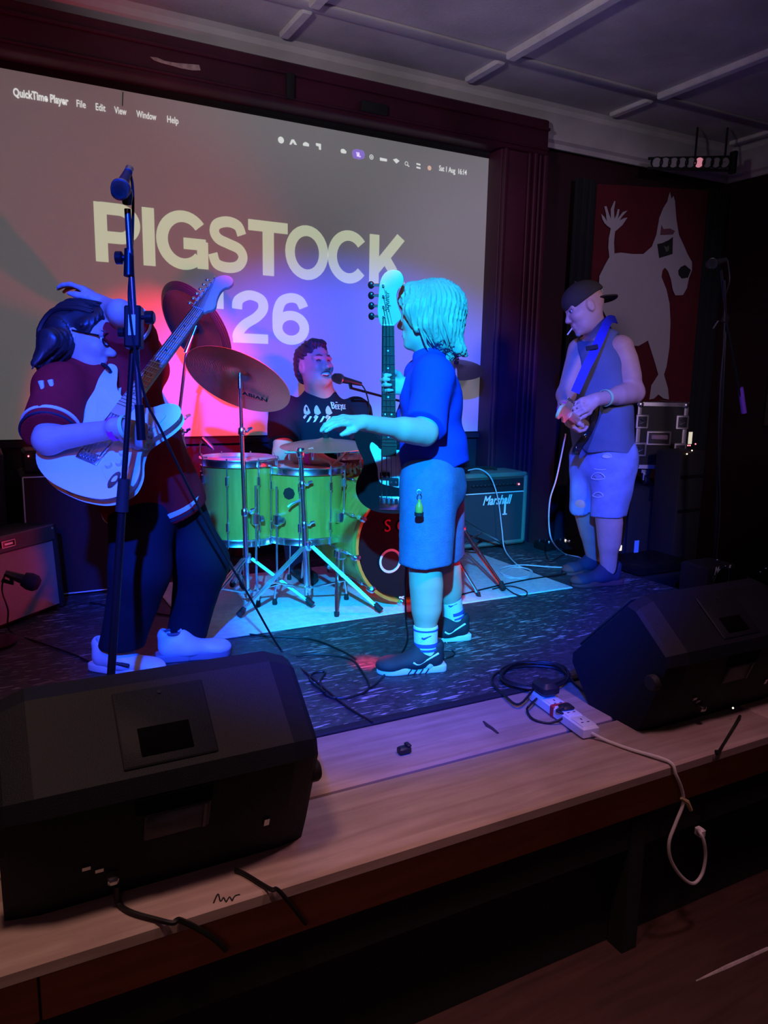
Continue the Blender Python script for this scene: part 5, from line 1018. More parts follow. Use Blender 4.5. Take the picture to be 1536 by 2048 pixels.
for e in (-1, 1):
    Hs.chain([P(0.040, 0.075, 0.060*e), P(0.052, 0.010, 0.086*e), P(0.040, -0.060, 0.082*e)], [0.032, 0.024, 0.010], 0.03); Hs.chain([P(0.0, 0.03, 0.088*e), P(-0.005, -0.05, 0.092*e), P(-0.03, -0.10, 0.075*e)], [0.03, 0.024, 0.012], 0.03)
Hs.cone(P(0.066, 0.090, -0.04), P(0.070, 0.088, 0.04), 0.028, 0.028, 0.03); Hs.cone(P(0.086, 0.062, -0.035), P(0.086, 0.062, 0.035), 0.016, 0.016, 0.025)
Hs.chain([P(-0.085, -0.07, 0.03), P(-0.092, -0.125, 0.02), P(-0.062, -0.165, 0.02)], [0.034, 0.022, 0.008], 0.02); Hs.chain([P(-0.09, -0.08, -0.02), P(-0.115, -0.130, -0.02), P(-0.135, -0.15, 0)], [0.034, 0.018, 0.006], 0.02)
dzn = np.array(r); dfn = np.array(f); dun = np.array(up); hcn = np.array(hc)
def strands(Q):
    q = Q-hcn; an = np.arctan2(q@dzn, q@dfn+0.03); hh_ = q@dun
    return 0.0032*np.sin(an*34+3*np.sin(hh_*30))+0.0022*np.sin(an*71+hh_*45)+0.0012*np.sin(an*140)
sdfpart('hair', Hs, fairh, ch, 0.0045, strands)
rg = random.Random(4)
for k in range(26):     # loose locks over the side and nape
    e = 1 if rg.random() < 0.5 else -1; a0 = rg.uniform(-0.10, 0.05); z0 = rg.uniform(-0.02, 0.05)
    pts = [P(a0*0.8, z0+0.05, 0.090*e), P(a0, z0-0.02, 0.104*e), P(a0-0.012, -0.07, 0.098*e), P(a0-0.02-rg.uniform(0, 0.02), -0.11-rg.uniform(0, 0.03), 0.080*e)]
    part('hair_lock', MB().tube(spline(pts, 4), [0.004, 0.0055, 0.006, 0.006, 0.006, 0.006, 0.0055, 0.005, 0.0045, 0.004, 0.003, 0.002, 0.001], 6), fairh, ch)
# socks, shoes
sockm = mat('white_ribbed_sock', (0.76, 0.76, 0.76), 0.9, bump=0.3, bscale=200); bands = mat('blue_sock_band', (0.05, 0.08, 0.42), 0.9)
for K_, A_, u0 in ((LK, LA, 0.66), (RK, RA, 0.55)):
    S = SDF(); S.cone(lerp(K_, A_, u0), A_-V((0, 0, 0.025)), 0.047, 0.043, 0.02); S.cut(lerp(K_, A_, u0), K_-A_); so = sdfpart('sock', S, sockm, ch, 0.005)
    for u, w_ in ((0.12, 0.006), (0.62, 0.014), (0.78, 0.008)):
        p = lerp(K_, A_, u0+(1-u0)*u); part('sock_band', MB().lathe([(0.0465-0.003*u, -w_/2), (0.0485-0.003*u, -w_/2), (0.0485-0.003*u, w_/2), (0.0465-0.003*u, w_/2)], 24, zframe(p, K_-A_), cap=False), bands, so)
    p = lerp(K_, A_, u0+(1-u0)*0.36); q = p-FWD*0.046; part('sock_mark', MB().tube([q-RGT*0.018-UPV*0.002, q-RGT*0.010-UPV*0.006, q+RGT*0.018+UPV*0.006], [0.003, 0.004, 0.001], 6), bands, so)
navyshoe = mat('dark_navy_knit_shoe', (0.018, 0.022, 0.035), 0.7, bump=0.3, bscale=300); palesole = mat('pale_foam_sole', (0.62, 0.66, 0.70), 0.6)
a, b = flo(884, 1345), flo(757, 1352); hl = LA.copy(); hl.z = 0; dd = (b-a); dd.z = 0; dd.normalize()
sh, q, d, l = shoe(ch, hl-dd*0.065, hl+dd*0.185, 1.0, navyshoe, palesole); nside = 1 if l.dot(FWD) < 0 else -1; swoosh(sh, q, nside, stripe, 1.0)
for k in range(4): part('sole_groove', MB().tube([q(0.30+0.09*k, nside*0.040, 0.004), q(0.25+0.09*k, nside*0.042, 0.024)], 0.0022, 5), navyshoe, sh)
hl = RA.copy(); hl.z = 0; dd = (-RGT*0.80-FWD*0.45); dd.z = 0; dd.normalize(); dd = (RGT*-0.5-FWD*0.6); dd.z = 0; dd.normalize()
sh, q, d, l = shoe(ch, hl+RGT*0.055+FWD*0.0, hl+RGT*0.055+(-RGT*0.95-FWD*0.2).normalized()*0.23, 0.98, navyshoe, palesole); swoosh(sh, q, 1 if l.dot(FWD) < 0 else -1, stripe, 1.0)
# charm on the shorts
kc = thing('key_charm', 'small bottle-shaped charm hanging from the child\'s shorts', 'charm', at(838, 1000, 2.26))
kp_ = at(838, 985, 2.285); part('ring', MB().tube([kp_+RGT*0.008*math.cos(t)+UPV*0.010*math.sin(t) for t in [k*PI/6 for k in range(12)]], 0.0016, 6, closed=True), CHROME, kc)
part('chain_link', MB().tube([kp_-UPV*0.008, kp_-UPV*0.026], 0.0022, 6), CHROME, kc)
part('bottle', MB().lathe([(0.0, 0.0), (0.013, 0.002), (0.015, 0.018), (0.011, 0.032), (0.006, 0.040), (0.006, 0.05), (0, 0.05)], 14, Matrix.Translation(kp_-UPV*0.074-FWD*0.004)), mat('amber_charm', (0.45, 0.40, 0.06), 0.2), kc)
part('bottle_base', MB().lathe([(0.0, -0.008), (0.0165, -0.008), (0.0165, 0.004), (0.0, 0.004)], 14, Matrix.Translation(kp_-UPV*0.074-FWD*0.004)), MATTE, kc)
# ------------------------------------------------------------------ the guitarist in the cap at the right
gr = thing('person', 'guitarist in a grey sleeveless top, torn denim shorts and backward cap at the right', 'person', flo(1195, 1165))
Gf = (-RGT*0.93-FWD*0.36); Gf.z = 0; Gf.normalize()
pel, chest, nb = at(1208, 905, 3.08), at(1203, 735, 3.10), at(1192, 665, 3.10)
LS, RS = at(1243, 696, 2.98), at(1158, 700, 3.20); LE, LW = at(1268, 785, 2.93), at(1190, 800, 2.86); RE, RW = at(1132, 790, 3.10), at(1128, 822, 2.93)
LH, RH = at(1232, 915, 3.01), at(1180, 915, 3.17); LK, LA = at(1216, 1025, 2.97), at(1218, 1140, 2.99); RK, RA = at(1168, 1005, 3.16), at(1190, 1112, 3.24)
hc = at(1170, 617, 3.10); hf = (-RGT*0.90-UPV*0.40+FWD*0.02); hu = UPV*0.92-RGT*0.40
B = SDF(); P, A = head_(B, hc, hf, hu, 1.02)
B.cone(hc-UPV*0.035+RGT*0.03, nb, 0.056, 0.064, 0.03); torso(B, pel, chest, nb, LS, RS, LH, RH, 0.140, 0.78, fw=Gf, belly=0.02)
B.chain([LS, LE, LW], [0.062, 0.050, 0.032], 0.03); B.cone(lerp(LS, LE, 0.3), lerp(LS, LE, 0.6), 0.060, 0.055, 0.03); B.cone(lerp(LE, LW, 0.2), lerp(LE, LW, 0.4), 0.048, 0.044, 0.03); B.chain([RS, RE, RW], [0.058, 0.046, 0.030], 0.03)
B.chain([LH, LK, LA-V((0, 0, 0.03))], [0.092, 0.062, 0.042], 0.04); B.chain([RH, RK, RA-V((0, 0, 0.03))], [0.092, 0.062, 0.042], 0.04); B.cone(lerp(LK, LA, 0.2)+RGT*0.012, lerp(LK, LA, 0.5)+RGT*0.01, 0.060, 0.052, 0.04); B.cone(lerp(RK, RA, 0.2)+RGT*0.012, lerp(RK, RA, 0.5)+RGT*0.01, 0.058, 0.05, 0.04)
hand(B, LW, at(1150, 818, 2.86)-LW, FWD*0.4-RGT*0.3-UPV*0.2, 1, 1.0, (0.9, 0.95, 1.0, 1.0)); hand(B, RW, at(1140, 850, 2.92)-RW, RGT*0.9+FWD*0.2, 1, 1.0, (0.7, 0.75, 0.8, 0.85))
sdfpart('body', B, skin2, gr, 0.0055); face_parts(gr, P, A, 1.02)
part('goatee', MB().ell((0, 0, 0), (0.016, 0.016, 0.014), frame(P(0.082, -0.105, 0), A[0], A[2])), mat('grey_stubble', (0.30, 0.26, 0.25), 0.9), gr)
part('cigarette', MB().tube([P(0.098, -0.064, 0.004), P(0.135, -0.085, 0.004)], 0.0035, 6), PAPER, gr)
greyt = mat('slate_grey_cotton', (0.14, 0.17, 0.21), 0.9, bump=0.2, bscale=220, var=0.1, vscale=9, spec=0.1)
S = SDF(); torso(S, pel-V((0, 0, 0.02)), chest, nb, lerp(chest, LS, 0.72), lerp(chest, RS, 0.72), LH, RH, 0.150, 0.84, 0.016, fw=Gf, belly=0.03); S.cone(pel-V((0, 0, 0.06)), lerp(pel, chest, 0.4), 0.172, 0.165, 0.05, flat=(Gf, 0.86)); S.cone(lerp(chest, LS, 0.5), lerp(nb, LS, 0.50), 0.07, 0.055, 0.05); S.cone(lerp(chest, RS, 0.5), lerp(nb, RS, 0.50), 0.07, 0.055, 0.05)
S.cutbox(pel-V((0, 0, 0.015)), (-RGT*0.06-UPV), pel-V((0, 0, 0.11)), 0.30); S.ell(nb+Gf*0.05+UPV*0.015, (0.080, 0.080, 0.065), None, 0.01, True)
S.cone(LS+UPV*0.02+(LS-RS).normalized()*0.03, LE, 0.072, 0.06, 0.012, True); S.cone(RS+(RS-LS).normalized()*0.02, RE, 0.068, 0.06, 0.012, True)
sdfpart('sleeveless_top', S, greyt, gr, 0.006, folds(0.0035, 40, 31))
den2 = mat('pale_torn_denim', (0.24, 0.32, 0.48), 0.85, bump=0.35, bscale=300, var=0.2, vscale=12)
T = SDF(); T.cone(lerp(pel, chest, 0.08), pel-V((0, 0, 0.04)), 0.150, 0.150, 0.05, flat=(Gf, 0.88)); T.chain([LH, lerp(LK, LA, 0.10)], [0.118, 0.092], 0.05); T.chain([RH, lerp(RK, RA, 0.10)], [0.112, 0.088], 0.05)
T.cutbox(lerp(LK, LA, 0.06), (0, 0, -1), lerp(LK, LA, 0.30), 0.15); T.cutbox(lerp(RK, RA, 0.06), (0, 0, -1), lerp(RK, RA, 0.30), 0.13)
shorts = sdfpart('denim_shorts', T, den2, gr, 0.006, folds(0.0045, 38, 32))
sb = BVHTree.FromPolygons([v.co for v in shorts.data.vertices], [p.vertices for p in shorts.data.polygons])
def on_shorts(px, py):
    h = sb.ray_cast(CAM, ray(px, py).normalized()); return (h[0] if h[0] is not None else at(px, py, 2.95))-ray(px, py).normalized()*0.003
hole = mat('torn_hole_dark', (0.03, 0.05, 0.11), 0.9); fray = mat('frayed_cotton', (0.55, 0.60, 0.68), 0.95)
for cx, cy, rx, ry in ((1196, 953, 13, 7), (1196, 990, 10, 5), (1214, 912, 9, 4)):
    ps = [on_shorts(cx+rx*math.cos(t)*(1+0.12*math.sin(3*t)), cy+ry*math.sin(t)) for t in [k*PI/8 for k in range(16)]]; part('tear', MB().add([tuple(p) for p in ps], [tuple(range(16))]), hole if cy > 920 else fray, gr); part('frayed_edge', MB().tube(ps, 0.0035, 5, closed=True), fray, gr)
    if cy > 920:
        for k in (-1, 0, 1): part('thread', MB().tube([on_shorts(cx-rx*0.8, cy+k*ry*0.4), on_shorts(cx, cy+k*ry*0.5+1), on_shorts(cx+rx*0.8, cy+k*ry*0.4)], 0.0016, 5), fray, gr)
part('frayed_edge', MB().tube([on_shorts(1188, 938), on_shorts(1200, 940), on_shorts(1212, 939)], 0.003, 5), fray, gr)
f, up, r = axes(hf, hu); P = lambda a, b, e: hc+f*a*1.02+up*b*1.02+r*e*1.02
capm = mat('olive_grey_cap', (0.055, 0.050, 0.040), 0.9, bump=0.2, bscale=250, spec=0.1)
C_ = SDF(); C_.ell(P(-0.010, 0.052, 0), (0.113, 0.094, 0.088), (f, r, up), 0.02); C_.ell(P(-0.07, 0.02, 0), (0.05, 0.075, 0.055), (f, r, up), 0.03); C_.cut(P(0.0, 0.030, 0), -up-f*0.22); capo = link('cap', C_.mesh('cap', 0.005), capm, gr)
br = [(p.x, p.y) for p in spline([(0.0, 0.076), (-0.045, 0.078), (-0.085, 0.055), (-0.098, 0.0), (-0.085, -0.055), (-0.045, -0.078), (0.0, -0.076), (0.012, 0)], 5, True)]
part('brim', MB().prism(br, -0.003, 0.003, frame(P(-0.078, 0.012, 0), (f+up*0.30), up-f*0.3)), capm, capo)
part('cap_badge', MB().lathe([(0, 0), (0.021, 0.0), (0.020, 0.004), (0, 0.004)], 18, zframe(P(-0.112, 0.055, 0.030), -f+r*0.35+up*0.15)), stripe, capo); part('button', MB().ell(tuple(P(-0.01, 0.142, 0)), (0.007, 0.007, 0.005)), capm, capo)
band(gr, lerp(LE, LW, 0.74), LW-LE, 0.040, 0.016, greenb); band(gr, lerp(RE, RW, 0.9), RW-RE, 0.034, 0.016, pinkb)
dks = mat('dark_blue_suede', (0.03, 0.035, 0.07), 0.8); rds = mat('maroon_suede', (0.16, 0.05, 0.05), 0.8)
for A_, dd in ((LA, -RGT*0.92-FWD*0.25), (RA, -RGT*0.85-FWD*0.4)):
    dd = V((dd.x, dd.y, 0)).normalized(); hl = V((A_.x, A_.y, 0)); sh, q, d, l = shoe(gr, hl-dd*0.07, hl+dd*0.215, 1.05, dks, rds)
    U = SDF(); U.ell(q(0.86, 0.004, 0.032), (0.056, 0.046, 0.031), (d, l, V((0, 0, 1))), 0.02); U.cut(q(0.74, 0, 0), -d); U.cut(q(0, 0, 0.02), (0, 0, -1)); link('toe_cap', U.mesh('toe_cap', 0.005), rds, sh)
    S = SDF(); S.cone(V((A_.x, A_.y, 0.165)), V((A_.x, A_.y, 0.06)), 0.047, 0.045, 0.02); S.cut((A_.x, A_.y, 0.165), (0, 0, 1)); sdfpart('sock', S, MATTE, gr, 0.006)
# ================================================================== GUITARS
whiteg = mat('white_gloss_body', (0.80, 0.80, 0.80), 0.12, coat=0.8); blackg = mat('black_gloss_body', (0.012, 0.013, 0.014), 0.10, coat=0.8); guard = mat('white_pickguard', (0.78, 0.78, 0.76), 0.3); mapl = mat('maple_neck', (0.66, 0.46, 0.26), 0.3, coat=0.4); rosew = mat('rosewood_board', (0.075, 0.035, 0.022), 0.45); fretm = mat('nickel_frets', (0.8, 0.8, 0.8), 0.2, 1.0)
STRAT = [(-0.118, -0.005), (-0.110, 0.065), (-0.080, 0.125), (-0.030, 0.158), (0.025, 0.160), (0.075, 0.137), (0.112, 0.120), (0.155, 0.126), (0.205, 0.150), (0.255, 0.165), (0.300, 0.152), (0.307, 0.128), (0.275, 0.105), (0.238, 0.082), (0.216, 0.050), (0.208, 0.030), (0.200, -0.030), (0.205, -0.058), (0.222, -0.085), (0.246, -0.110), (0.252, -0.140), (0.228, -0.158), (0.185, -0.150), (0.135, -0.126), (0.095, -0.117), (0.050, -0.130), (0.000, -0.158), (-0.050, -0.162), (-0.095, -0.125), (-0.114, -0.065)]
PBASS = [(-0.120, -0.005), (-0.112, 0.070), (-0.080, 0.130), (-0.030, 0.160), (0.030, 0.158), (0.085, 0.132), (0.125, 0.118), (0.170, 0.125), (0.225, 0.150), (0.290, 0.165), (0.345, 0.150), (0.352, 0.125), (0.310, 0.100), (0.262, 0.075), (0.240, 0.045), (0.232, 0.030), (0.222, -0.030), (0.228, -0.060), (0.245, -0.090), (0.268, -0.118), (0.270, -0.145), (0.240, -0.158), (0.190, -0.148), (0.140, -0.124), (0.095, -0.115), (0.045, -0.130), (-0.005, -0.158), (-0.055, -0.160), (-0.098, -0.122), (-0.116, -0.062)]
def guitar(name, label, M, scale, outline, bodym, boardm, nstr, pick, frets, hsout, tuners, head_len, nut_w=0.042, tun_side=1, tailm=CHROME, bodyscale=1.0, xoff=0.0, logo_txt=None):
    # local x runs from the bridge to the nut, z rises from the face, y to the low strings
    t = thing(name, label, 'guitar', M=M); T_ = 0.042
    out = [(x*bodyscale+xoff, y*bodyscale) for x, y in outline]; out = sp2(out[::-1], 4)
    body = part('body', MB().pillow(out[::-1] if False else out[::-1], T_, 0.012, M, -T_), bodym, t)
    part('pickguard', MB().pillow(sp2([(x*bodyscale+xoff, y*bodyscale) for x, y in pick], 4), 0.003, 0.001, M, 0.0005), guard, t)
    j0 = 0.150*bodyscale+xoff*1.6; w0, w1 = nut_w*1.32, nut_w
    nk = MB(); prof = [(-1, 0.0), (-0.92, -0.012), (-0.5, -0.021), (0, -0.023), (0.5, -0.021), (0.92, -0.012), (1, 0.0)]
    vv = []
    for x, w_ in ((j0+0.02, w0), (scale, w1)): vv += [(x, w_/2*a, 0.012+b) for a, b in prof]
    n = 7; nk.add(vv, [tuple(range(n)), tuple(range(n, 2*n))[::-1]]+[(i, (i+1)%n, n+(i+1)%n, n+i) for i in range(n)], M); part('neck', nk, mapl, t)
    fb = MB().add([(j0, -w0/2, 0.012), (j0, w0/2, 0.012), (scale, w1/2, 0.012), (scale, -w1/2, 0.012), (j0, -w0/2, 0.017), (j0, w0/2, 0.017), (scale, w1/2, 0.017), (scale, -w1/2, 0.017)], [(0,1,2,3),(4,7,6,5),(0,4,5,1),(1,5,6,2),(2,6,7,3),(3,7,4,0)], M); fbo = part('fretboard', fb, boardm, t)
    fm = MB().box((0, 0, 0), (0.0026, 1.0, 0.003)).mesh('fret')
    fm.materials.append(fretm)
    wid = lambda x: w0+(w1-w0)*(x-j0)/(scale-j0)
    for k in range(1, frets+1):
        x = scale*2**(-k/12)
        if x < j0+0.004: break
        o = link('fret', fm, None, fbo, False); o.matrix_basis = M @ Matrix.Translation((x, 0, 0.0178)) @ Matrix.Diagonal((1, wid(x)*0.99, 1, 1))
    for k in (3, 5, 7, 9, 12, 15, 17):
        x = (scale*2**(-k/12)+scale*2**(-(k-1)/12))/2
        if x > j0+0.01:
            for dy in ((0,) if k != 12 else (-0.012, 0.012)): part('inlay_dot', MB().lathe([(0.0, 0.0172), (0.0032, 0.0172), (0.0, 0.0176)], 10, M @ Matrix.Translation((x, dy, 0))), guard if boardm is rosew else MATTE, fbo)
    part('nut', MB().box((scale+0.002, 0, 0.017), (0.004, w1, 0.006), M), guard, t)
    hs = part('headstock', MB().pillow(sp2([(scale+x, y) for x, y in hsout], 4), 0.014, 0.002, M, -0.004), mapl, t)
    sp = (w1*0.80)/(nstr-1); s0 = (w0*1.02)/(nstr-1)
    for i in range(nstr):
        yb = -s0*(nstr-1)/2+s0*i; yn = -sp*(nstr-1)/2+sp*i; tx, ty = tuners[i]
        part('string', MB().tube([(0.0, yb, 0.013), (scale, yn, 0.021), (scale+tx, ty, 0.014)], 0.0006+0.00035*i*(2 if nstr == 4 else 0.6), 5, M), fretm, t)
        tu = part('tuner', MB().lathe([(0.0045, 0.008), (0.0045, 0.020), (0.0035, 0.022), (0, 0.022)], 10, M @ Matrix.Translation((scale+tx, ty, 0))), CHROME, t)
        big = 1.7 if nstr == 4 else 1.0; ys = ty+tun_side*(0.030 if big == 1 else 0.040)
        part('tuner_key', MB().tube([(scale+tx, ty, -0.004), (scale+tx, ys, -0.004)], 0.003*big, 6, M), CHROME, tu); part('tuner_button', MB().ell((scale+tx, ys+tun_side*0.006, -0.004), (0.008*big, 0.007*big, 0.0035*big), M), CHROME if big == 1 else DARKMET, tu)
    if nstr == 6:
        for x, rot in ((0.045, 0.28), (0.095, 0), (0.135, 0)):
            p = part('pickup', MB().box((0, 0, 0.008), (0.016, 0.082, 0.012), M @ Matrix.Translation((x, 0, 0)) @ Matrix.Rotation(rot, 4, 'Z'), b=0.005), guard, t)
            for i in range(6): part('pole_piece', MB().lathe([(0.0026, 0.013), (0.0026, 0.0152), (0, 0.0154)], 8, M @ Matrix.Translation((x, 0, 0)) @ Matrix.Rotation(rot, 4, 'Z') @ Matrix.Translation((0, -0.026+0.0104*i, 0))), STEEL, p)
        for x, y in ((-0.010, -0.075), (0.010, -0.100), (0.045, -0.090)): part('knob', MB().lathe([(0.012, 0.003), (0.0115, 0.008), (0.009, 0.016), (0, 0.017)], 14, M @ Matrix.Translation((x, y, 0))), guard, t)
        brg = part('bridge', MB().box((-0.008, 0, 0.004), (0.036, 0.078, 0.004), M, b=0.001), CHROME, t)
        for i in range(6): part('saddle', MB().box((-0.006, -0.0275+0.011*i, 0.009), (0.024, 0.0085, 0.008), M, b=0.002), CHROME, brg)
        part('jack_plate', MB().lathe([(0.0, 0.003), (0.020, 0.004), (0.022, 0.001), (0.022, 0)], 16, M @ Matrix.Translation((-0.045, -0.118, 0)) @ Matrix.Diagonal((1.5, 0.7, 1, 1))), CHROME, t)
        part('tremolo_arm', MB().tube(spline([(-0.004, -0.034, 0.008), (0.010, -0.042, 0.022), (0.06, -0.052, 0.028), (0.13, -0.060, 0.026)], 4), 0.003, 6, M), CHROME, t)
    else:
        for x, y in ((0.135, 0.016), (0.105, -0.018)): 
            p = part('pickup', MB().box((x*bodyscale, y, 0.008), (0.028, 0.038, 0.014), M, b=0.003), MATTE, t)
            for k in (-1, 1): part('pole_piece', MB().lathe([(0.004, 0.014), (0.004, 0.0165), (0, 0.017)], 8, M @ Matrix.Translation((x*bodyscale, y+k*0.009, 0))), STEEL, p)
        for x, y in ((0.075, -0.072), (0.050, -0.078)): part('knob', MB().lathe([(0.012, 0.003), (0.0115, 0.012), (0.010, 0.017), (0, 0.018)], 14, M @ Matrix.Translation((x, y, 0))), CHROME, t)
        brg = part('bridge', MB().box((-0.012, 0, 0.004), (0.055, 0.082, 0.006), M, b=0.002), CHROME, t)
        for i in range(4): part('saddle', MB().tube([(-0.012, -0.027+0.018*i, 0.010), (0.010, -0.027+0.018*i, 0.010)], 0.0065, 8, M), CHROME, brg)
    for x, y in ((-0.116*bodyscale, 0.0), (0.300*bodyscale, 0.135)): part('strap_button', MB().lathe([(0.004, 0), (0.004, 0.006), (0.008, 0.009), (0.008, 0.012), (0, 0.013)], 10, M @ zframe((x+xoff, y*bodyscale, -0.02), (-1 if x < 0 else 0.7, 0 if x < 0 else 0.7, 0))), CHROME, t)
    if logo_txt:
        me = text_mesh(logo_txt, 0.028, M @ Matrix.Translation((scale+0.045, -0.004 if nstr == 4 else -0.008, 0.0108)) @ Matrix.Rotation(0 if nstr == 6 else 0.0, 4, 'Z'), shear=0.3, ext=0.0003); o = link('logo_script', me, MATTE, hs); o['kind'] = 'stuff'
    return t
HS6 = [(0.0, -0.021), (0.0, 0.021), (0.02, 0.030), (0.05, 0.034), (0.10, 0.031), (0.150, 0.026), (0.176, 0.012), (0.186, -0.010), (0.180, -0.034), (0.160, -0.046), (0.138, -0.040), (0.130, -0.030), (0.105, -0.026), (0.07, -0.034), (0.04, -0.046), (0.022, -0.042), (0.012, -0.030)][::-1]
PG6 = [(-0.030, -0.06), (-0.055, -0.105), (-0.03, -0.128), (0.03, -0.125), (0.075, -0.100), (0.12, -0.105), (0.18, -0.125), (0.215, -0.128), (0.215, -0.105), (0.198, -0.075), (0.192, -0.04), (0.196, 0.035), (0.205, 0.065), (0.225, 0.095), (0.232, 0.118), (0.20, 0.115), (0.155, 0.085), (0.10, 0.055), (0.03, 0.050), (0.02, 0.0), (0.01, -0.045)]
bp_, nut = at(182, 911, 2.50), None
for i in range(300):
    y_ = 2.40+0.002*i; q_ = at(398, 624, y_)
    if y_ > 2.5 and (q_-bp_).length > 0.648: nut = q_; break
nut = nut or at(398, 624, 2.7)
Mg = frame(bp_, nut-bp_, -FWD*0.95-RGT*0.10+UPV*0.30)
eg = guitar('electric_guitar', 'white double-cutaway electric guitar worn by the player in red', Mg, 0.648, STRAT, whiteg, mapl, 6, PG6, 21, HS6, [(0.022+0.025*(5-i) if False else 0.028+0.0245*(i if False else (5-i)), 0.020) for i in range(6)], 0.19, tun_side=1, bodyscale=1.04)
# strap of the white guitar
part('strap', MB().tube(spline([Mg @ V((0.305, 0.138, -0.02)), at(215, 735, 2.66), at(195, 728, 2.75), at(150, 745, 2.90), at(110, 850, 2.95), at(150, 960, 2.85), Mg @ V((-0.125, 0.0, -0.02))], 6), 0.006, 6), MATTE, eg)
HS4 = [(0.0, -0.022), (0.0, 0.022), (0.015, 0.032), (0.05, 0.038), (0.10, 0.034), (0.150, 0.028), (0.178, 0.012), (0.190, -0.014), (0.184, -0.042), (0.160, -0.056), (0.136, -0.050), (0.126, -0.038), (0.10, -0.030), (0.065, -0.036), (0.035, -0.048), (0.018, -0.042), (0.008, -0.030)][::-1]
PG4 = [(0.015, -0.02), (0.01, -0.06), (0.03, -0.112), (0.075, -0.098), (0.12, -0.100), (0.18, -0.122), (0.235, -0.125), (0.235, -0.10), (0.215, -0.07), (0.212, 0.035), (0.232, 0.062), (0.25, 0.09), (0.22, 0.10), (0.17, 0.082), (0.115, 0.062), (0.06, 0.058), (0.03, 0.04)]
nb4, bb4 = at(777, 650, 2.47), at(779, 1000, 2.56)
Mb = frame(bb4, nb4-bb4, -FWD*0.97-RGT*0.12)
bass = guitar('bass_guitar', 'black bass guitar with white pickguard held upright by the child', Mb, (nb4-bb4).length, PBASS, blackg, rosew, 4, PG4, 19, HS4, [(0.030+0.036*(3-i), 0.016) for i in range(4)], 0.19, 0.044, 1, bodyscale=0.74, xoff=0.045, logo_txt='Squier')
b3, n3 = at(1196, 868, 3.08), at(1136, 838, 2.66)
b3 = at(1188, 862, 3.12); n3 = b3+(at(1128, 822, 2.70)-b3).normalized()*0.62
Mr = frame(b3, n3-b3, Gf*0.9+UPV*0.35)
gtr3 = guitar('electric_guitar', 'dark electric guitar on a blue strap, played by the man in the cap', Mr, 0.62, STRAT, blackg, rosew, 6, PG6, 21, HS6, [(0.028+0.0245*(5-i), 0.020) for i in range(6)], 0.19, bodyscale=0.98)
strapm = mat('royal_blue_strap', (0.02, 0.03, 0.60), 0.7)
def ribbon(nm, pts, w_, m_, par, nrm, th=0.003):
    pts = spline(pts, 6); vv = []; ff = []
    for i, p in enumerate(pts):
        t_ = (pts[min(i+1, len(pts)-1)]-pts[max(i-1, 0)]).normalized(); n_ = V(nrm); s_ = t_.cross(n_).normalized(); n_ = s_.cross(t_)
        vv += [p+s_*w_/2, p-s_*w_/2, p-s_*w_/2+n_*th, p+s_*w_/2+n_*th]
    for i in range(len(pts)-1):
        for k in range(4): ff.append((4*i+k, 4*i+(k+1)%4, 4*i+4+(k+1)%4, 4*i+4+k))
    ff += [(3, 2, 1, 0), tuple(4*(len(pts)-1)+k for k in range(4))]; return part(nm, MB().add(vv, ff), m_, par)
ribbon('strap', [at(1232, 640, 3.12), at(1218, 640, 3.00), at(1204, 668, 2.90), at(1184, 712, 2.86), at(1172, 735, 2.86), at(1150, 785, 2.87)], 0.044, strapm, gtr3, -FWD)
part('strap_buckle', MB().box((0, 0, 0), (0.060, 0.022, 0.008), frame(at(1184, 695, 2.862), RGT+UPV*0.2, -FWD), b=0.002), MATTE, gtr3)
# ================================================================== MICROPHONES AND STANDS
micbody = mat('black_mic_body', (0.02, 0.02, 0.022), 0.4); micgrille = mat('steel_mic_grille', (0.06, 0.06, 0.065), 0.4, 0.8, bump=0.8, bscale=700)
def mic(par, tail, tip, s=1.0):
    tail, tip = V(tail), V(tip); M = zframe(tail, tip-tail); L_ = (tip-tail).length
    part('mic_handle', MB().lathe([(0.0, 0), (0.010*s, 0.0), (0.011*s, 0.01), (0.017*s, L_*0.62), (0.020*s, L_*0.66), (0, L_*0.66)], 18, M), micbody, par)
    part('mic_grille', MB().lathe([(0.0, L_*0.64), (0.020*s, L_*0.65), (0.025*s, L_*0.72), (0.0255*s, L_*0.80), (0.021*s, L_*0.92), (0.011*s, L_*0.985), (0, L_)], 20, M), micgrille, par)
    part('mic_collar', MB().lathe([(0.0245*s, L_*0.70), (0.0265*s, L_*0.705), (0.0265*s, L_*0.735), (0.0245*s, L_*0.74)], 20, M), STEEL, par)
# tall stand in front of the guitarist in red
MY = 2.32
ms = thing('microphone_stand', 'tall black microphone stand in front of the guitarist in red', 'microphone stand', flo(224, 1420))
clutch = at(268, 655, MY); foot = at(222, 1352, MY); base = foot.copy(); base.z = 0.0
dwn = (foot-clutch).normalized(); base = clutch+dwn*((0.012-clutch.z)/dwn.z)
part('base', MB().lathe([(0.0, 0), (0.12, 0.0), (0.125, 0.008), (0.11, 0.016), (0.03, 0.022), (0.018, 0.04), (0, 0.04)], 32, Matrix.Translation((base.x, base.y, 0.0))), DARKMET, ms)
part('lower_tube', MB().tube([base, base.lerp(clutch, 0.60)], 0.0125, 12), DARKMET, ms); part('upper_tube', MB().tube([base.lerp(clutch, 0.58), clutch], 0.0085, 12), DARKMET, ms); part('height_clutch', MB().tube([base.lerp(clutch, 0.56), base.lerp(clutch, 0.64)], [0.019, 0.017], 12), MATTE, ms)
btop, bbot = at(255, 418, MY-0.02), at(283, 880, MY-0.03)
part('boom_tube', MB().tube([btop, bbot], 0.0088, 12), mat('blued_steel', (0.20, 0.21, 0.23), 0.25, 0.9), ms); part('counterweight', MB().tube([btop.lerp(bbot, 0.84), bbot], 0.0135, 14), DARKMET, ms)
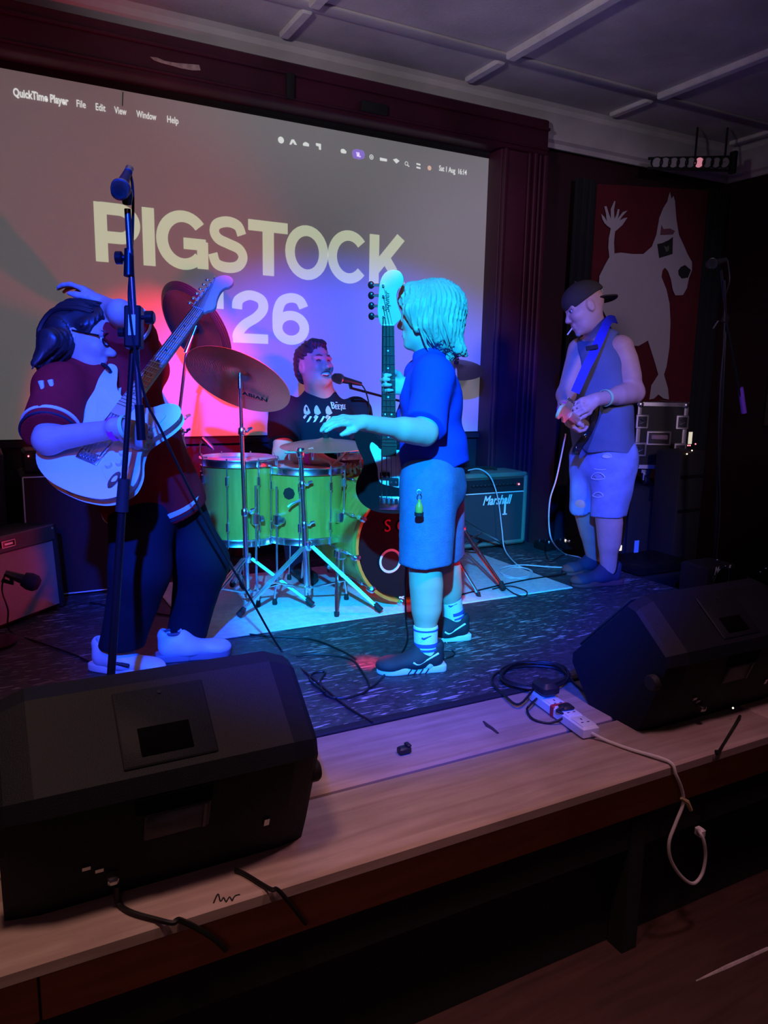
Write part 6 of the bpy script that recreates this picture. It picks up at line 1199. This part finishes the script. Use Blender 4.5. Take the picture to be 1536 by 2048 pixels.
part('boom_clutch', MB().box((0, 0, 0), (0.048, 0.120, 0.036), frame(at(268, 655, MY-0.02), RGT, -FWD), b=0.005), DARKMET, ms)
part('clutch_label', MB().box((0, 0, 0.019), (0.020, 0.058, 0.002), frame(at(268, 653, MY-0.02), RGT, -FWD)), mat('pale_label', (0.55, 0.60, 0.62), 0.4), ms)
part('clutch_knob', MB().lathe([(0.006, 0), (0.006, 0.018), (0.019, 0.020), (0.019, 0.040), (0.014, 0.044), (0, 0.044)], 14, zframe(at(278, 635, MY-0.02), RGT)), DARKMET, ms)
part('clutch_knob', MB().lathe([(0.006, 0), (0.006, 0.016), (0.015, 0.018), (0.015, 0.034), (0, 0.036)], 14, zframe(at(262, 665, MY-0.02), -RGT)), DARKMET, ms)
jp = at(258, 520, MY-0.02); part('joint', MB().tube([jp-UPV*0.045, jp+UPV*0.03], [0.015, 0.013], 12), DARKMET, ms); part('joint_knob', MB().lathe([(0.007, 0), (0.009, 0.016), (0.018, 0.020), (0.018, 0.036), (0, 0.040)], 14, zframe(jp+UPV*0.006, -RGT)), DARKMET, ms)
part('mic_clip', MB().tube([at(254, 408, MY-0.02), at(254, 392, MY-0.03), at(250, 380, MY-0.04)], [0.012, 0.016, 0.019], 12), DARKMET, ms)
mm = thing('vocal_microphone', 'blue-lit vocal microphone at the top of the tall stand', 'microphone', at(250, 380, MY))
mic(mm, at(256, 343, MY+0.02), at(236, 390, MY-0.10), 1.0); part('plug', MB().tube([at(256, 345, MY+0.01), at(259, 338, MY+0.03)], 0.012, 12), STEEL, mm)
# lead looping from that microphone down to the boards
def cable(name, pts, r, label, m_=CABLE, cat='cable', group='cables on the stage', seg=6, n=6): return single(name, MB().tube(spline(pts, seg), r, n), m_, label, cat, group)
cable('microphone_cable', [at(258, 340, MY+0.03), at(265, 370, MY+0.01), at(266, 430, MY-0.005), at(263, 520, MY-0.01), at(258, 600, MY-0.02), at(270, 700, MY-0.05), at(292, 800, MY-0.04), at(322, 860, MY), at(370, 960, MY+0.10), at(432, 1080, MY+0.20), at(500, 1195, MY+0.28), flo(562, 1300, 0.006), flo(620, 1352, 0.006), flo(690, 1410, 0.006), flo(745, 1444, 0.012)], 0.0042, 'black lead slanting from the tall microphone stand down to the stage edge')
# short stand and microphone before the silver amp
ma = thing('amp_microphone', 'black foam-topped microphone in front of the silver grille amp', 'microphone', flo(10, 1290))
mic(ma, at(10, 1146, 3.30), at(74, 1168, 3.28), 1.25); part('foam_shield', MB().lathe([(0.0, 0.0), (0.028, 0.004), (0.036, 0.03), (0.034, 0.055), (0.02, 0.07), (0, 0.072)], 18, zframe(at(44, 1157, 3.29), at(74, 1168, 3.28)-at(44, 1157, 3.29))), MATTE, ma); part('clip', MB().tube([at(22, 1150, 3.30), at(24, 1166, 3.31), at(4, 1160, 3.32)], 0.010, 8), DARKMET, ma)
sbp = flo(-20, 1290); part('stand_tube', MB().tube([sbp+V((0, 0, 0.02)), at(-6, 1165, 3.31)], 0.009, 10), DARKMET, ma); part('stand_base', MB().lathe([(0, 0), (0.10, 0), (0.10, 0.012), (0.02, 0.02), (0, 0.02)], 24, Matrix.Translation(sbp)), DARKMET, ma)
cable('amp_microphone_cable', [at(10, 1148, 3.30), at(4, 1180, 3.30), at(16, 1220, 3.32), flo(20, 1262, 0.006), flo(80, 1285, 0.006), flo(150, 1310, 0.006), flo(200, 1335, 0.006)], 0.0035, 'thin black lead trailing from the microphone by the silver amp')
# drummer's microphone on a boom from the right
db = V((2.36, 3.93, 0)); dm = thing('drummer_microphone_stand', "boom microphone stand reaching in to the drummer's mouth", 'microphone stand', db)
part('base', MB().lathe([(0, 0), (0.11, 0), (0.11, 0.012), (0.02, 0.02), (0, 0.02)], 24, Matrix.Translation(db)), DARKMET, dm)
dj = V((2.36, 3.93, 0.93)); part('tube', MB().tube([db+V((0, 0, 0.01)), dj], 0.010, 10), DARKMET, dm); part('boom', MB().tube([dj+(dj-at(702, 776, 3.72))*0.25, dj, at(702, 776, 3.72)], 0.007, 8), DARKMET, dm); part('boom_clutch', MB().ell(tuple(dj), (0.02, 0.03, 0.02)), DARKMET, dm)
part('clip', MB().tube([at(702, 776, 3.72), at(700, 766, 3.70)], 0.010, 8), DARKMET, dm)
dmm = thing('drummer_microphone', "black vocal microphone by the drummer's chin", 'microphone', at(695, 765, 3.70)); mic(dmm, at(722, 768, 3.72), at(664, 754, 3.70), 1.1)
cable('drummer_microphone_cable', [at(722, 768, 3.72), at(731, 782, 3.72), at(738, 810, 3.74), at(737, 835, 3.76), at(740, 870, 3.80), at(760, 960, 3.9), V((2.30, 3.95, 0.006))], 0.004, "black lead curving down from the drummer's microphone")
# clip-on microphone on the tom rim
cm = thing('clip_microphone', 'small clip-on microphone on the rim of the left tom', 'microphone', at(408, 915, 3.62)); p0 = at(410, 920, 3.60)
part('clamp', MB().box(p0, (0.022, 0.03, 0.035), b=0.004), STEEL, cm); part('gooseneck', MB().tube(spline([p0, at(399, 905, 3.58), at(402, 884, 3.57), at(408, 878, 3.57)], 5), 0.004, 8), STEEL, cm)
Mm = zframe(at(404, 876, 3.57), at(428, 900, 3.55)-at(404, 876, 3.57)); part('capsule', MB().lathe([(0, 0), (0.010, 0), (0.012, 0.02), (0.012, 0.06), (0.009, 0.075), (0, 0.076)], 14, Mm), STEEL, cm)
# boom stand at the far right, in the dark
rx = flo(1426, 1168, -0.05); Ry = 2.90; rms = thing('boom_microphone_stand', 'dark boom microphone stand beside the red banner at the far right', 'microphone stand', (at(1428, 1150, Ry).x, Ry, FLOORZ))
pt, pb_ = at(1452, 640, Ry), at(1428, 1160, Ry); dn = (pb_-pt).normalized(); ft = pt+dn*((FLOORZ+0.02-pt.z)/dn.z)
part('tube', MB().tube([ft, pt], 0.011, 10), DARKMET, rms); part('base', MB().lathe([(0, 0), (0.14, 0), (0.14, 0.012), (0.02, 0.025), (0, 0.025)], 24, Matrix.Translation((ft.x, ft.y, FLOORZ))), DARKMET, rms)
part('boom', MB().tube([at(1449, 560, Ry-0.02), at(1452, 640, Ry-0.02), at(1487, 820, Ry-0.02)], 0.008, 10), DARKMET, rms); part('grip', MB().tube([at(1481, 775, Ry-0.02), at(1488, 826, Ry-0.02)], 0.015, 12), mat('violet_grip', (0.16, 0.05, 0.55), 0.5), rms)
part('boom_clutch', MB().ell(tuple(pt), (0.022, 0.022, 0.035)), DARKMET, rms); part('lever', MB().tube([at(1449, 644, Ry-0.02), at(1436, 643, Ry-0.03), at(1426, 658, Ry-0.03)], 0.0055, 8), CHROME, rms)
part('leaning_tube', MB().tube([at(1443, 540, Ry), at(1449, 600, Ry)], 0.008, 10), DARKMET, rms)
rmm = thing('stand_microphone', 'dim microphone on top of the far right boom stand', 'microphone', at(1436, 523, Ry)); mic(rmm, at(1452, 519, Ry), at(1415, 530, Ry), 1.1)
cable('hanging_cable', [at(1455, 520, Ry), at(1459, 560, Ry), at(1450, 600, Ry-0.015), at(1448, 680, Ry-0.02), at(1440, 780, Ry-0.02), at(1437, 900, Ry-0.02), at(1440, 1020, Ry-0.02), at(1432, 1120, Ry-0.02)], 0.004, 'thin lead hanging down the far right boom stand')
# ================================================================== SMALL THINGS ON AND BESIDE THE STAGE
# power strip with a black plug
a, b = flo(1072, 1398, 0.0), flo(1182, 1478, 0.0); ps = thing('power_strip', 'white multi-socket power strip lying on the planks', 'power strip', a.lerp(b, 0.5)); Mp_ = frame(a.lerp(b, 0.5), b-a, (0, 0, 1)); Lp = (b-a).length
part('case', MB().box((0, 0, 0.020), (Lp, 0.062, 0.038), Mp_, b=0.006), WHITE, ps)
for k in range(4):
    x = -Lp*0.36+k*Lp*0.24; f_ = part('socket', MB().box((x, 0, 0.0395), (Lp*0.20, 0.052, 0.003), Mp_, b=0.001), mat('socket_white', (0.70, 0.69, 0.66), 0.4), ps)
    for dx, dy, sx, sy in ((-0.012, 0, 0.010, 0.004), (0.010, 0.011, 0.004, 0.009), (0.010, -0.011, 0.004, 0.009)): part('pin_hole', MB().box((x+dx, dy, 0.0412), (sx, sy, 0.001), Mp_), MATTE, f_)
tp_ = part('red_tape', MB().box((-Lp*0.05, 0.0, 0.021), (0.022, 0.066, 0.042), Mp_, b=0.004), mat('red_tape', (0.50, 0.02, 0.03), 0.5), ps)
pl = thing('power_plug', 'chunky black adaptor plugged into the end of the power strip', 'plug', flo(1087, 1408, 0.05)); pc = at(1088, 1408, 1.90); pc = Mp_ @ V((-Lp*0.33, 0, 0.066))
part('body', MB().box((0, 0, 0), (0.085, 0.068, 0.048), Mp_ @ Matrix.Translation((-Lp*0.33, 0, 0.066)), b=0.014), BLACK, pl); part('neck', MB().tube([Mp_ @ V((-Lp*0.44, 0.0, 0.066)), Mp_ @ V((-Lp*0.52, 0.01, 0.06))], [0.012, 0.007], 10), BLACK, pl)
p2_ = thing('power_plug', 'flat black plug in the middle of the power strip', 'plug', flo(1130, 1440, 0.04)); part('body', MB().box((0.0, 0, 0.048), (0.040, 0.044, 0.014), Mp_ @ Matrix.Translation((0.02, 0, 0)), b=0.006), BLACK, p2_); part('stub', MB().tube([Mp_ @ V((0.03, -0.02, 0.05)), Mp_ @ V((0.03, -0.045, 0.045))], [0.008, 0.005], 8), BLACK, p2_)
cable('plug_cable', [Mp_ @ V((0.03, -0.045, 0.045)), flo(1130, 1432, 0.03), flo(1100, 1446, 0.006), flo(1066, 1438, 0.006), flo(1054, 1420, 0.01), flo(1062, 1408, 0.03), Mp_ @ V((-Lp*0.50, 0.03, 0.02))], 0.0042, 'thin black flex looping beside the power strip')
cable('plug_cable', [Mp_ @ V((-Lp*0.52, 0.01, 0.06)), flo(1040, 1408, 0.02), flo(1010, 1392, 0.012), flo(985, 1365, 0.008), flo(996, 1345, 0.008), flo(1050, 1332, 0.008), flo(1110, 1336, 0.008), flo(1138, 1352, 0.008)], 0.0045, 'black flex running from the adaptor to the coil by the wedge')
wc = mat('white_flex', (0.66, 0.64, 0.60), 0.45); ey = LIP-0.012
cable('white_power_cable', [Mp_ @ V((Lp*0.5, 0, 0.02)), flo(1215, 1482, 0.007), flo(1262, 1499, 0.007), V((flo(1330, 1524, 0).x, LIP+0.01, 0.008)), at(1352, 1550, ey), at(1364, 1580, ey), at(1366, 1608, ey), at(1352, 1645, ey), at(1338, 1685, ey), at(1342, 1720, ey), at(1362, 1752, ey), at(1386, 1767, ey), at(1404, 1748, ey), at(1411, 1712, ey), at(1407, 1680, ey), at(1398, 1662, ey+0.02), at(1392, 1652, ey+0.10)], 0.0052, 'white flex hanging in a loop over the front of the stage', wc, n=8)
tg = single('cable_tie', MB().tube([at(1362, 1596, ey), at(1374, 1604, ey-0.004), at(1382, 1620, ey-0.006)], [0.004, 0.008, 0.006], 8), mat('yellow_tag', (0.50, 0.40, 0.20), 0.6), 'small yellowish tag tied to the hanging white flex', 'cable tie')
part_ = single('cable_coupler', MB().box(at(1400, 1664, ey+0.03), (0.02, 0.03, 0.03), b=0.005), WHITE, 'small white coupler at the end of the hanging loop', 'connector')
c = flo(808, 1507, 0.0); ob = thing('lost_clip', 'small black plastic clip left lying on the bare plank', 'clip', c); part('body', MB().box((c.x, c.y, 0.012), (0.040, 0.026, 0.022), b=0.005), BLACK, ob); part('tab', MB().box((c.x+0.012, c.y, 0.026), (0.014, 0.024, 0.008), b=0.002), BLACK, ob)
# coils and leads on the deck
def coil(px, py, rx, ry, turns, z=0.006, ph=0.0, jit=0.10, seed=1):
    g = random.Random(seed); pts = []
    for k in range(turns*9):
        t = ph+2*PI*k/9; q = 1+g.uniform(-jit, jit); pts.append(flo(px+rx*q*math.cos(t)+g.uniform(-2, 2), py+ry*q*math.sin(t), z+0.004*(k//9)))
    return pts
cable('cable_coil', coil(1070, 1350, 66, 26, 4, 0.008, seed=3)+[flo(1150, 1368, 0.008), flo(1175, 1388, 0.008)], 0.0045, 'tangled coil of black cable beside the right wedge')
cable('black_stage_cable', [flo(180, 1205, 0.006), flo(300, 1225, 0.006), flo(400, 1240, 0.006), flo(450, 1260, 0.006), flo(530, 1272, 0.006), flo(620, 1278, 0.006), flo(680, 1300, 0.006), flo(712, 1318, 0.006)], 0.004, 'black lead crossing the rug edge in front of the cymbal stands')
cable('black_stage_cable', [flo(592, 1312, 0.006), flo(640, 1308, 0.006), flo(700, 1318, 0.006), flo(722, 1340, 0.006), flo(738, 1376, 0.006), flo(700, 1394, 0.006), flo(655, 1392, 0.006), flo(640, 1365, 0.006), flo(650, 1345, 0.006), flo(628, 1346, 0.006), flo(620, 1360, 0.006), flo(650, 1385, 0.012)], 0.0042, "black lead looped on the deck left of the child's shoe")
cable('black_stage_cable', [flo(738, 1376, 0.008), flo(760, 1360, 0.006), flo(812, 1290, 0.006), flo(812, 1240, 0.02), at(810, 1180, 2.62), at(812, 1140, 2.60), at(818, 1000, 2.56)], 0.004, 'lead dropping from the bass behind the child')
cable('black_stage_cable', [flo(900, 1195, 0.014), flo(980, 1175, 0.014), flo(1050, 1160, 0.014), flo(1100, 1152, 0.014), flo(1180, 1140, 0.008)], 0.004, 'black lead running across the rug towards the man in the cap')
cable('black_stage_cable', [flo(985, 1178, 0.016), flo(1020, 1172, 0.016), flo(1052, 1182, 0.016), flo(1050, 1192, 0.016), flo(1030, 1188, 0.016), flo(1012, 1176, 0.016)], 0.003, 'small loop of black lead on the right of the rug')
cable('black_stage_cable', [flo(880, 1302, 0.006), flo(905, 1302, 0.006), flo(908, 1310, 0.006), flo(890, 1316, 0.006), flo(872, 1310, 0.006)], 0.0035, "short black loop between the child's shoes")
pale = mat('pale_blue_flex', (0.50, 0.50, 0.50), 0.5)
cable('amp_lead', [at(935, 941, 4.05), at(958, 938, 3.98), at(978, 950, 3.94), at(990, 975, 3.93), at(998, 1010, 3.92), at(1004, 1060, 3.90), at(1010, 1100, 3.84), flo(1035, 1130, 0.012), flo(1060, 1140, 0.012), flo(1056, 1152, 0.012), flo(1020, 1156, 0.014), flo(1005, 1146, 0.014), flo(1030, 1134, 0.014), flo(1064, 1142, 0.014), flo(1050, 1158, 0.016), flo(1010, 1150, 0.016), flo(1000, 1138, 0.016), flo(1040, 1130, 0.016), flo(1100, 1134, 0.006), flo(1165, 1136, 0.006)], 0.0042, 'pale guitar lead from the combo amp coiled on the deck', pale)
cable('guitar_lead', [at(1131, 868, 2.95), at(1124, 905, 3.0), at(1112, 960, 3.05), at(1100, 1000, 3.1), at(1098, 1050, 3.15), at(1106, 1085, 3.2), flo(1130, 1108, 0.008), flo(1160, 1115, 0.006), flo(1172, 1128, 0.006)], 0.004, 'pale lead hanging from the guitar of the man in the cap', pale)
cable('wedge_lead', [at(233, 1772, 1.50), flo(236, 1806, 0.008), flo(262, 1824, 0.007), flo(310, 1838, 0.007), flo(345, 1846, 0.007), V((flo(365, 1850, 0).x, LIP-0.008, 0.0)), at(420, 1872, LIP-0.01), at(452, 1900, LIP-0.01)], 0.006, 'thick black lead running from the near wedge over the stage edge')
cable('wedge_lead', [flo(470, 1740, 0.007), flo(490, 1748, 0.007), flo(540, 1778, 0.007), V((flo(562, 1790, 0).x, LIP-0.008, 0.0)), at(590, 1820, LIP-0.01), at(612, 1848, LIP-0.01)], 0.005, 'black lead crossing the plank right of the near wedge')
cable('wedge_lead', [at(1480, 1432, 1.53), flo(1470, 1450, 0.006), V((flo(1420, 1495, 0).x, LIP-0.006, 0.0)), at(1432, 1500, LIP-0.01)], 0.005, 'black lead dropping over the edge below the right wedge')
# guitar pedals by the man in the cap
def pedal(px, py, w_, d_, h_, label, lampc=None, z=0.0):
    c = flo(px, py, z); t = thing('effects_pedal', label, 'pedal', c, group='effects pedals at the right')
    part('case', MB().box((c.x, c.y, z+h_/2), (w_, d_, h_), b=0.006), DARKMET, t); part('footswitch', MB().lathe([(0.010, 0), (0.010, 0.010), (0.008, 0.013), (0, 0.013)], 12, Matrix.Translation((c.x, c.y-d_*0.3, z+h_))), CHROME, t)
    for k in (-1, 1): part('knob', MB().lathe([(0.009, 0), (0.008, 0.014), (0, 0.014)], 10, Matrix.Translation((c.x+k*w_*0.25, c.y+d_*0.25, z+h_))), BLACK, t)
    if lampc: part('indicator', MB().ell((c.x, c.y-0.0, z+h_+0.004), (0.006, 0.006, 0.005)), MATS[lampc], t)
    return t
pedal(1090, 1098, 0.10, 0.12, 0.05, 'dark effects pedal on the deck beside the combo amp'); pedal(1130, 1096, 0.08, 0.12, 0.05, 'dark effects pedal under the hanging pale lead', 'led_white')
pg = thing('pedal_board', 'dark pedal board with lit display behind the shoes of the man in the cap', 'pedal board', (3.62, 3.2, FLOORZ))
part('stand', MB().box((3.58, 3.25, (FLOORZ-0.02)/2), (0.48, 0.36, -0.02-FLOORZ), b=0.01), TOLEX, pg); part('board', MB().box((3.58, 3.25, 0.01), (0.46, 0.34, 0.05), b=0.008), DARKMET, pg)
p = at(1240, 1096, 3.07); part('display', MB().box(p, (0.022, 0.006, 0.030)), mat('display_yellow', (0.6, 0.6, 0.4), 0.4, emit=(1.0, 0.85, 0.35), es=1.2), pg); p = at(1273, 1093, 3.08); part('blue_panel', MB().box(p, (0.03, 0.006, 0.07)), mat('dim_blue_panel', (0.10, 0.20, 0.55), 0.4, emit=(0.03, 0.10, 0.45), es=0.35), pg)
# practice amp and clutter at the bottom right
pa = thing('practice_amp', 'small black practice amp with script logo behind the right wedge', 'amplifier', (3.55, 2.55, FLOORZ))
pc = at(1442, 1165, 2.55); part('plinth', MB().box((pc.x+0.03, 2.72, (FLOORZ+pc.z-0.12)/2), (0.50, 0.34, pc.z-0.12-FLOORZ), b=0.01), TOLEX, pa)
part('cabinet', MB().box((pc.x+0.03, 2.66, pc.z-0.02), (0.22, 0.18, 0.20), b=0.01), TOLEX, pa); part('grille_cloth', MB().box((pc.x+0.03, 2.567, pc.z-0.03), (0.18, 0.008, 0.14)), MATTE, pa)
logo(pa, 'Marshall', 0.06, Matrix.Translation((at(1428, 1150, 2.556).x, 2.556, at(1428, 1150, 2.556).z)) @ Matrix.Rotation(PI/2, 4, 'X'), 0.35, 0.001, width=0.125)
for x in (1426, 1456): part('piping', MB().tube([at(x, 1152, 2.56), at(x+2, 1178, 2.56)], 0.003, 6), STEEL, pa)
part('chrome_bar', MB().tube([at(1460, 1146, 2.5), at(1474, 1152, 2.5), at(1490, 1154, 2.48), at(1506, 1160, 2.46)], [0.004, 0.005, 0.007, 0.004], 8), CHROME, pa)
for px, py in ((1435, 1120), (1521, 1144), (1532, 1137)): part('glint_knob', MB().ell(tuple(at(px, py, 2.6)), (0.006, 0.006, 0.005)), CHROME, pa)
# floor lamp behind the right wedge (the red uplighter)
lp = thing('floor_par_can', 'low black lamp on the deck behind the right wedge', 'lamp', (3.06, 2.36, 0)); Ml = zframe((3.10, 2.30, 0.16), V((1.62, 3.3, 0.75))-V((3.02, 2.36, 0.20)))
part('can', MB().lathe([(0.0, -0.10), (0.05, -0.09), (0.075, -0.04), (0.08, 0.045), (0.076, 0.045), (0.070, -0.03), (0, -0.05)], 24, Ml), DARKMET, lp); part('yoke', MB().tube([(3.02, 2.24, 0.17), (3.02, 2.24, 0.02), (3.18, 2.36, 0.02), (3.18, 2.36, 0.17)], 0.009, 8), DARKMET, lp); part('foot', MB().box((3.10, 2.30, 0.008), (0.20, 0.14, 0.016), b=0.004), DARKMET, lp)
# lamp bar on the right wall
t0, t1 = at(1296, 325, 4.25), at(1466, 325, 3.95); tb = thing('lighting_truss', 'black lamp bar with round lamps under the ceiling at the right', 'light fitting', (t0+t1)/2)
for dz in (0.038, -0.055): part('rail', MB().tube([t0+V((0, 0, dz*0.7)), t1+V((0, 0, dz))], 0.010, 8), MATTE, tb)
part('end_plate', MB().box(t1, (0.03, 0.05, 0.15), b=0.004), MATTE, tb)
for k in range(9):
    c = t0.lerp(t1, 0.10+0.10*k); z = V((-0.45, -0.85, -0.28)); l_ = part('lamp', MB().lathe([(0.0, -0.05), (0.03, -0.045), (0.040, 0.0), (0.040, 0.02), (0.036, 0.02), (0.033, 0.0), (0, -0.01)], 18, zframe(c, z)), MATTE, tb)
    part('lens', MB().lathe([(0.0, 0.006), (0.033, 0.002), (0.0, 0.002)], 16, zframe(c, z)), mat('pale_lens', (0.45, 0.43, 0.46), 0.25) if k != 5 else mat('lit_pink_lens', (0.7, 0.3, 0.4), 0.3, emit=(1, 0.35, 0.45), es=0.5), l_)
for u in (0.55, 0.9): part('hanger', MB().tube([t0.lerp(t1, u), V((t0.lerp(t1, u).x, t0.lerp(t1, u).y, CEILZ-0.02))], 0.008, 6), MATTE, tb)
# shelf and framed board on the right wall
wf = single('wall_board', MB().box((WALLX-0.02, 3.55, 1.12), (0.03, 0.62, 0.66), b=0.004), mat('brown_board', (0.10, 0.07, 0.05), 0.7), 'dim brown board fixed to the right wall', 'board')
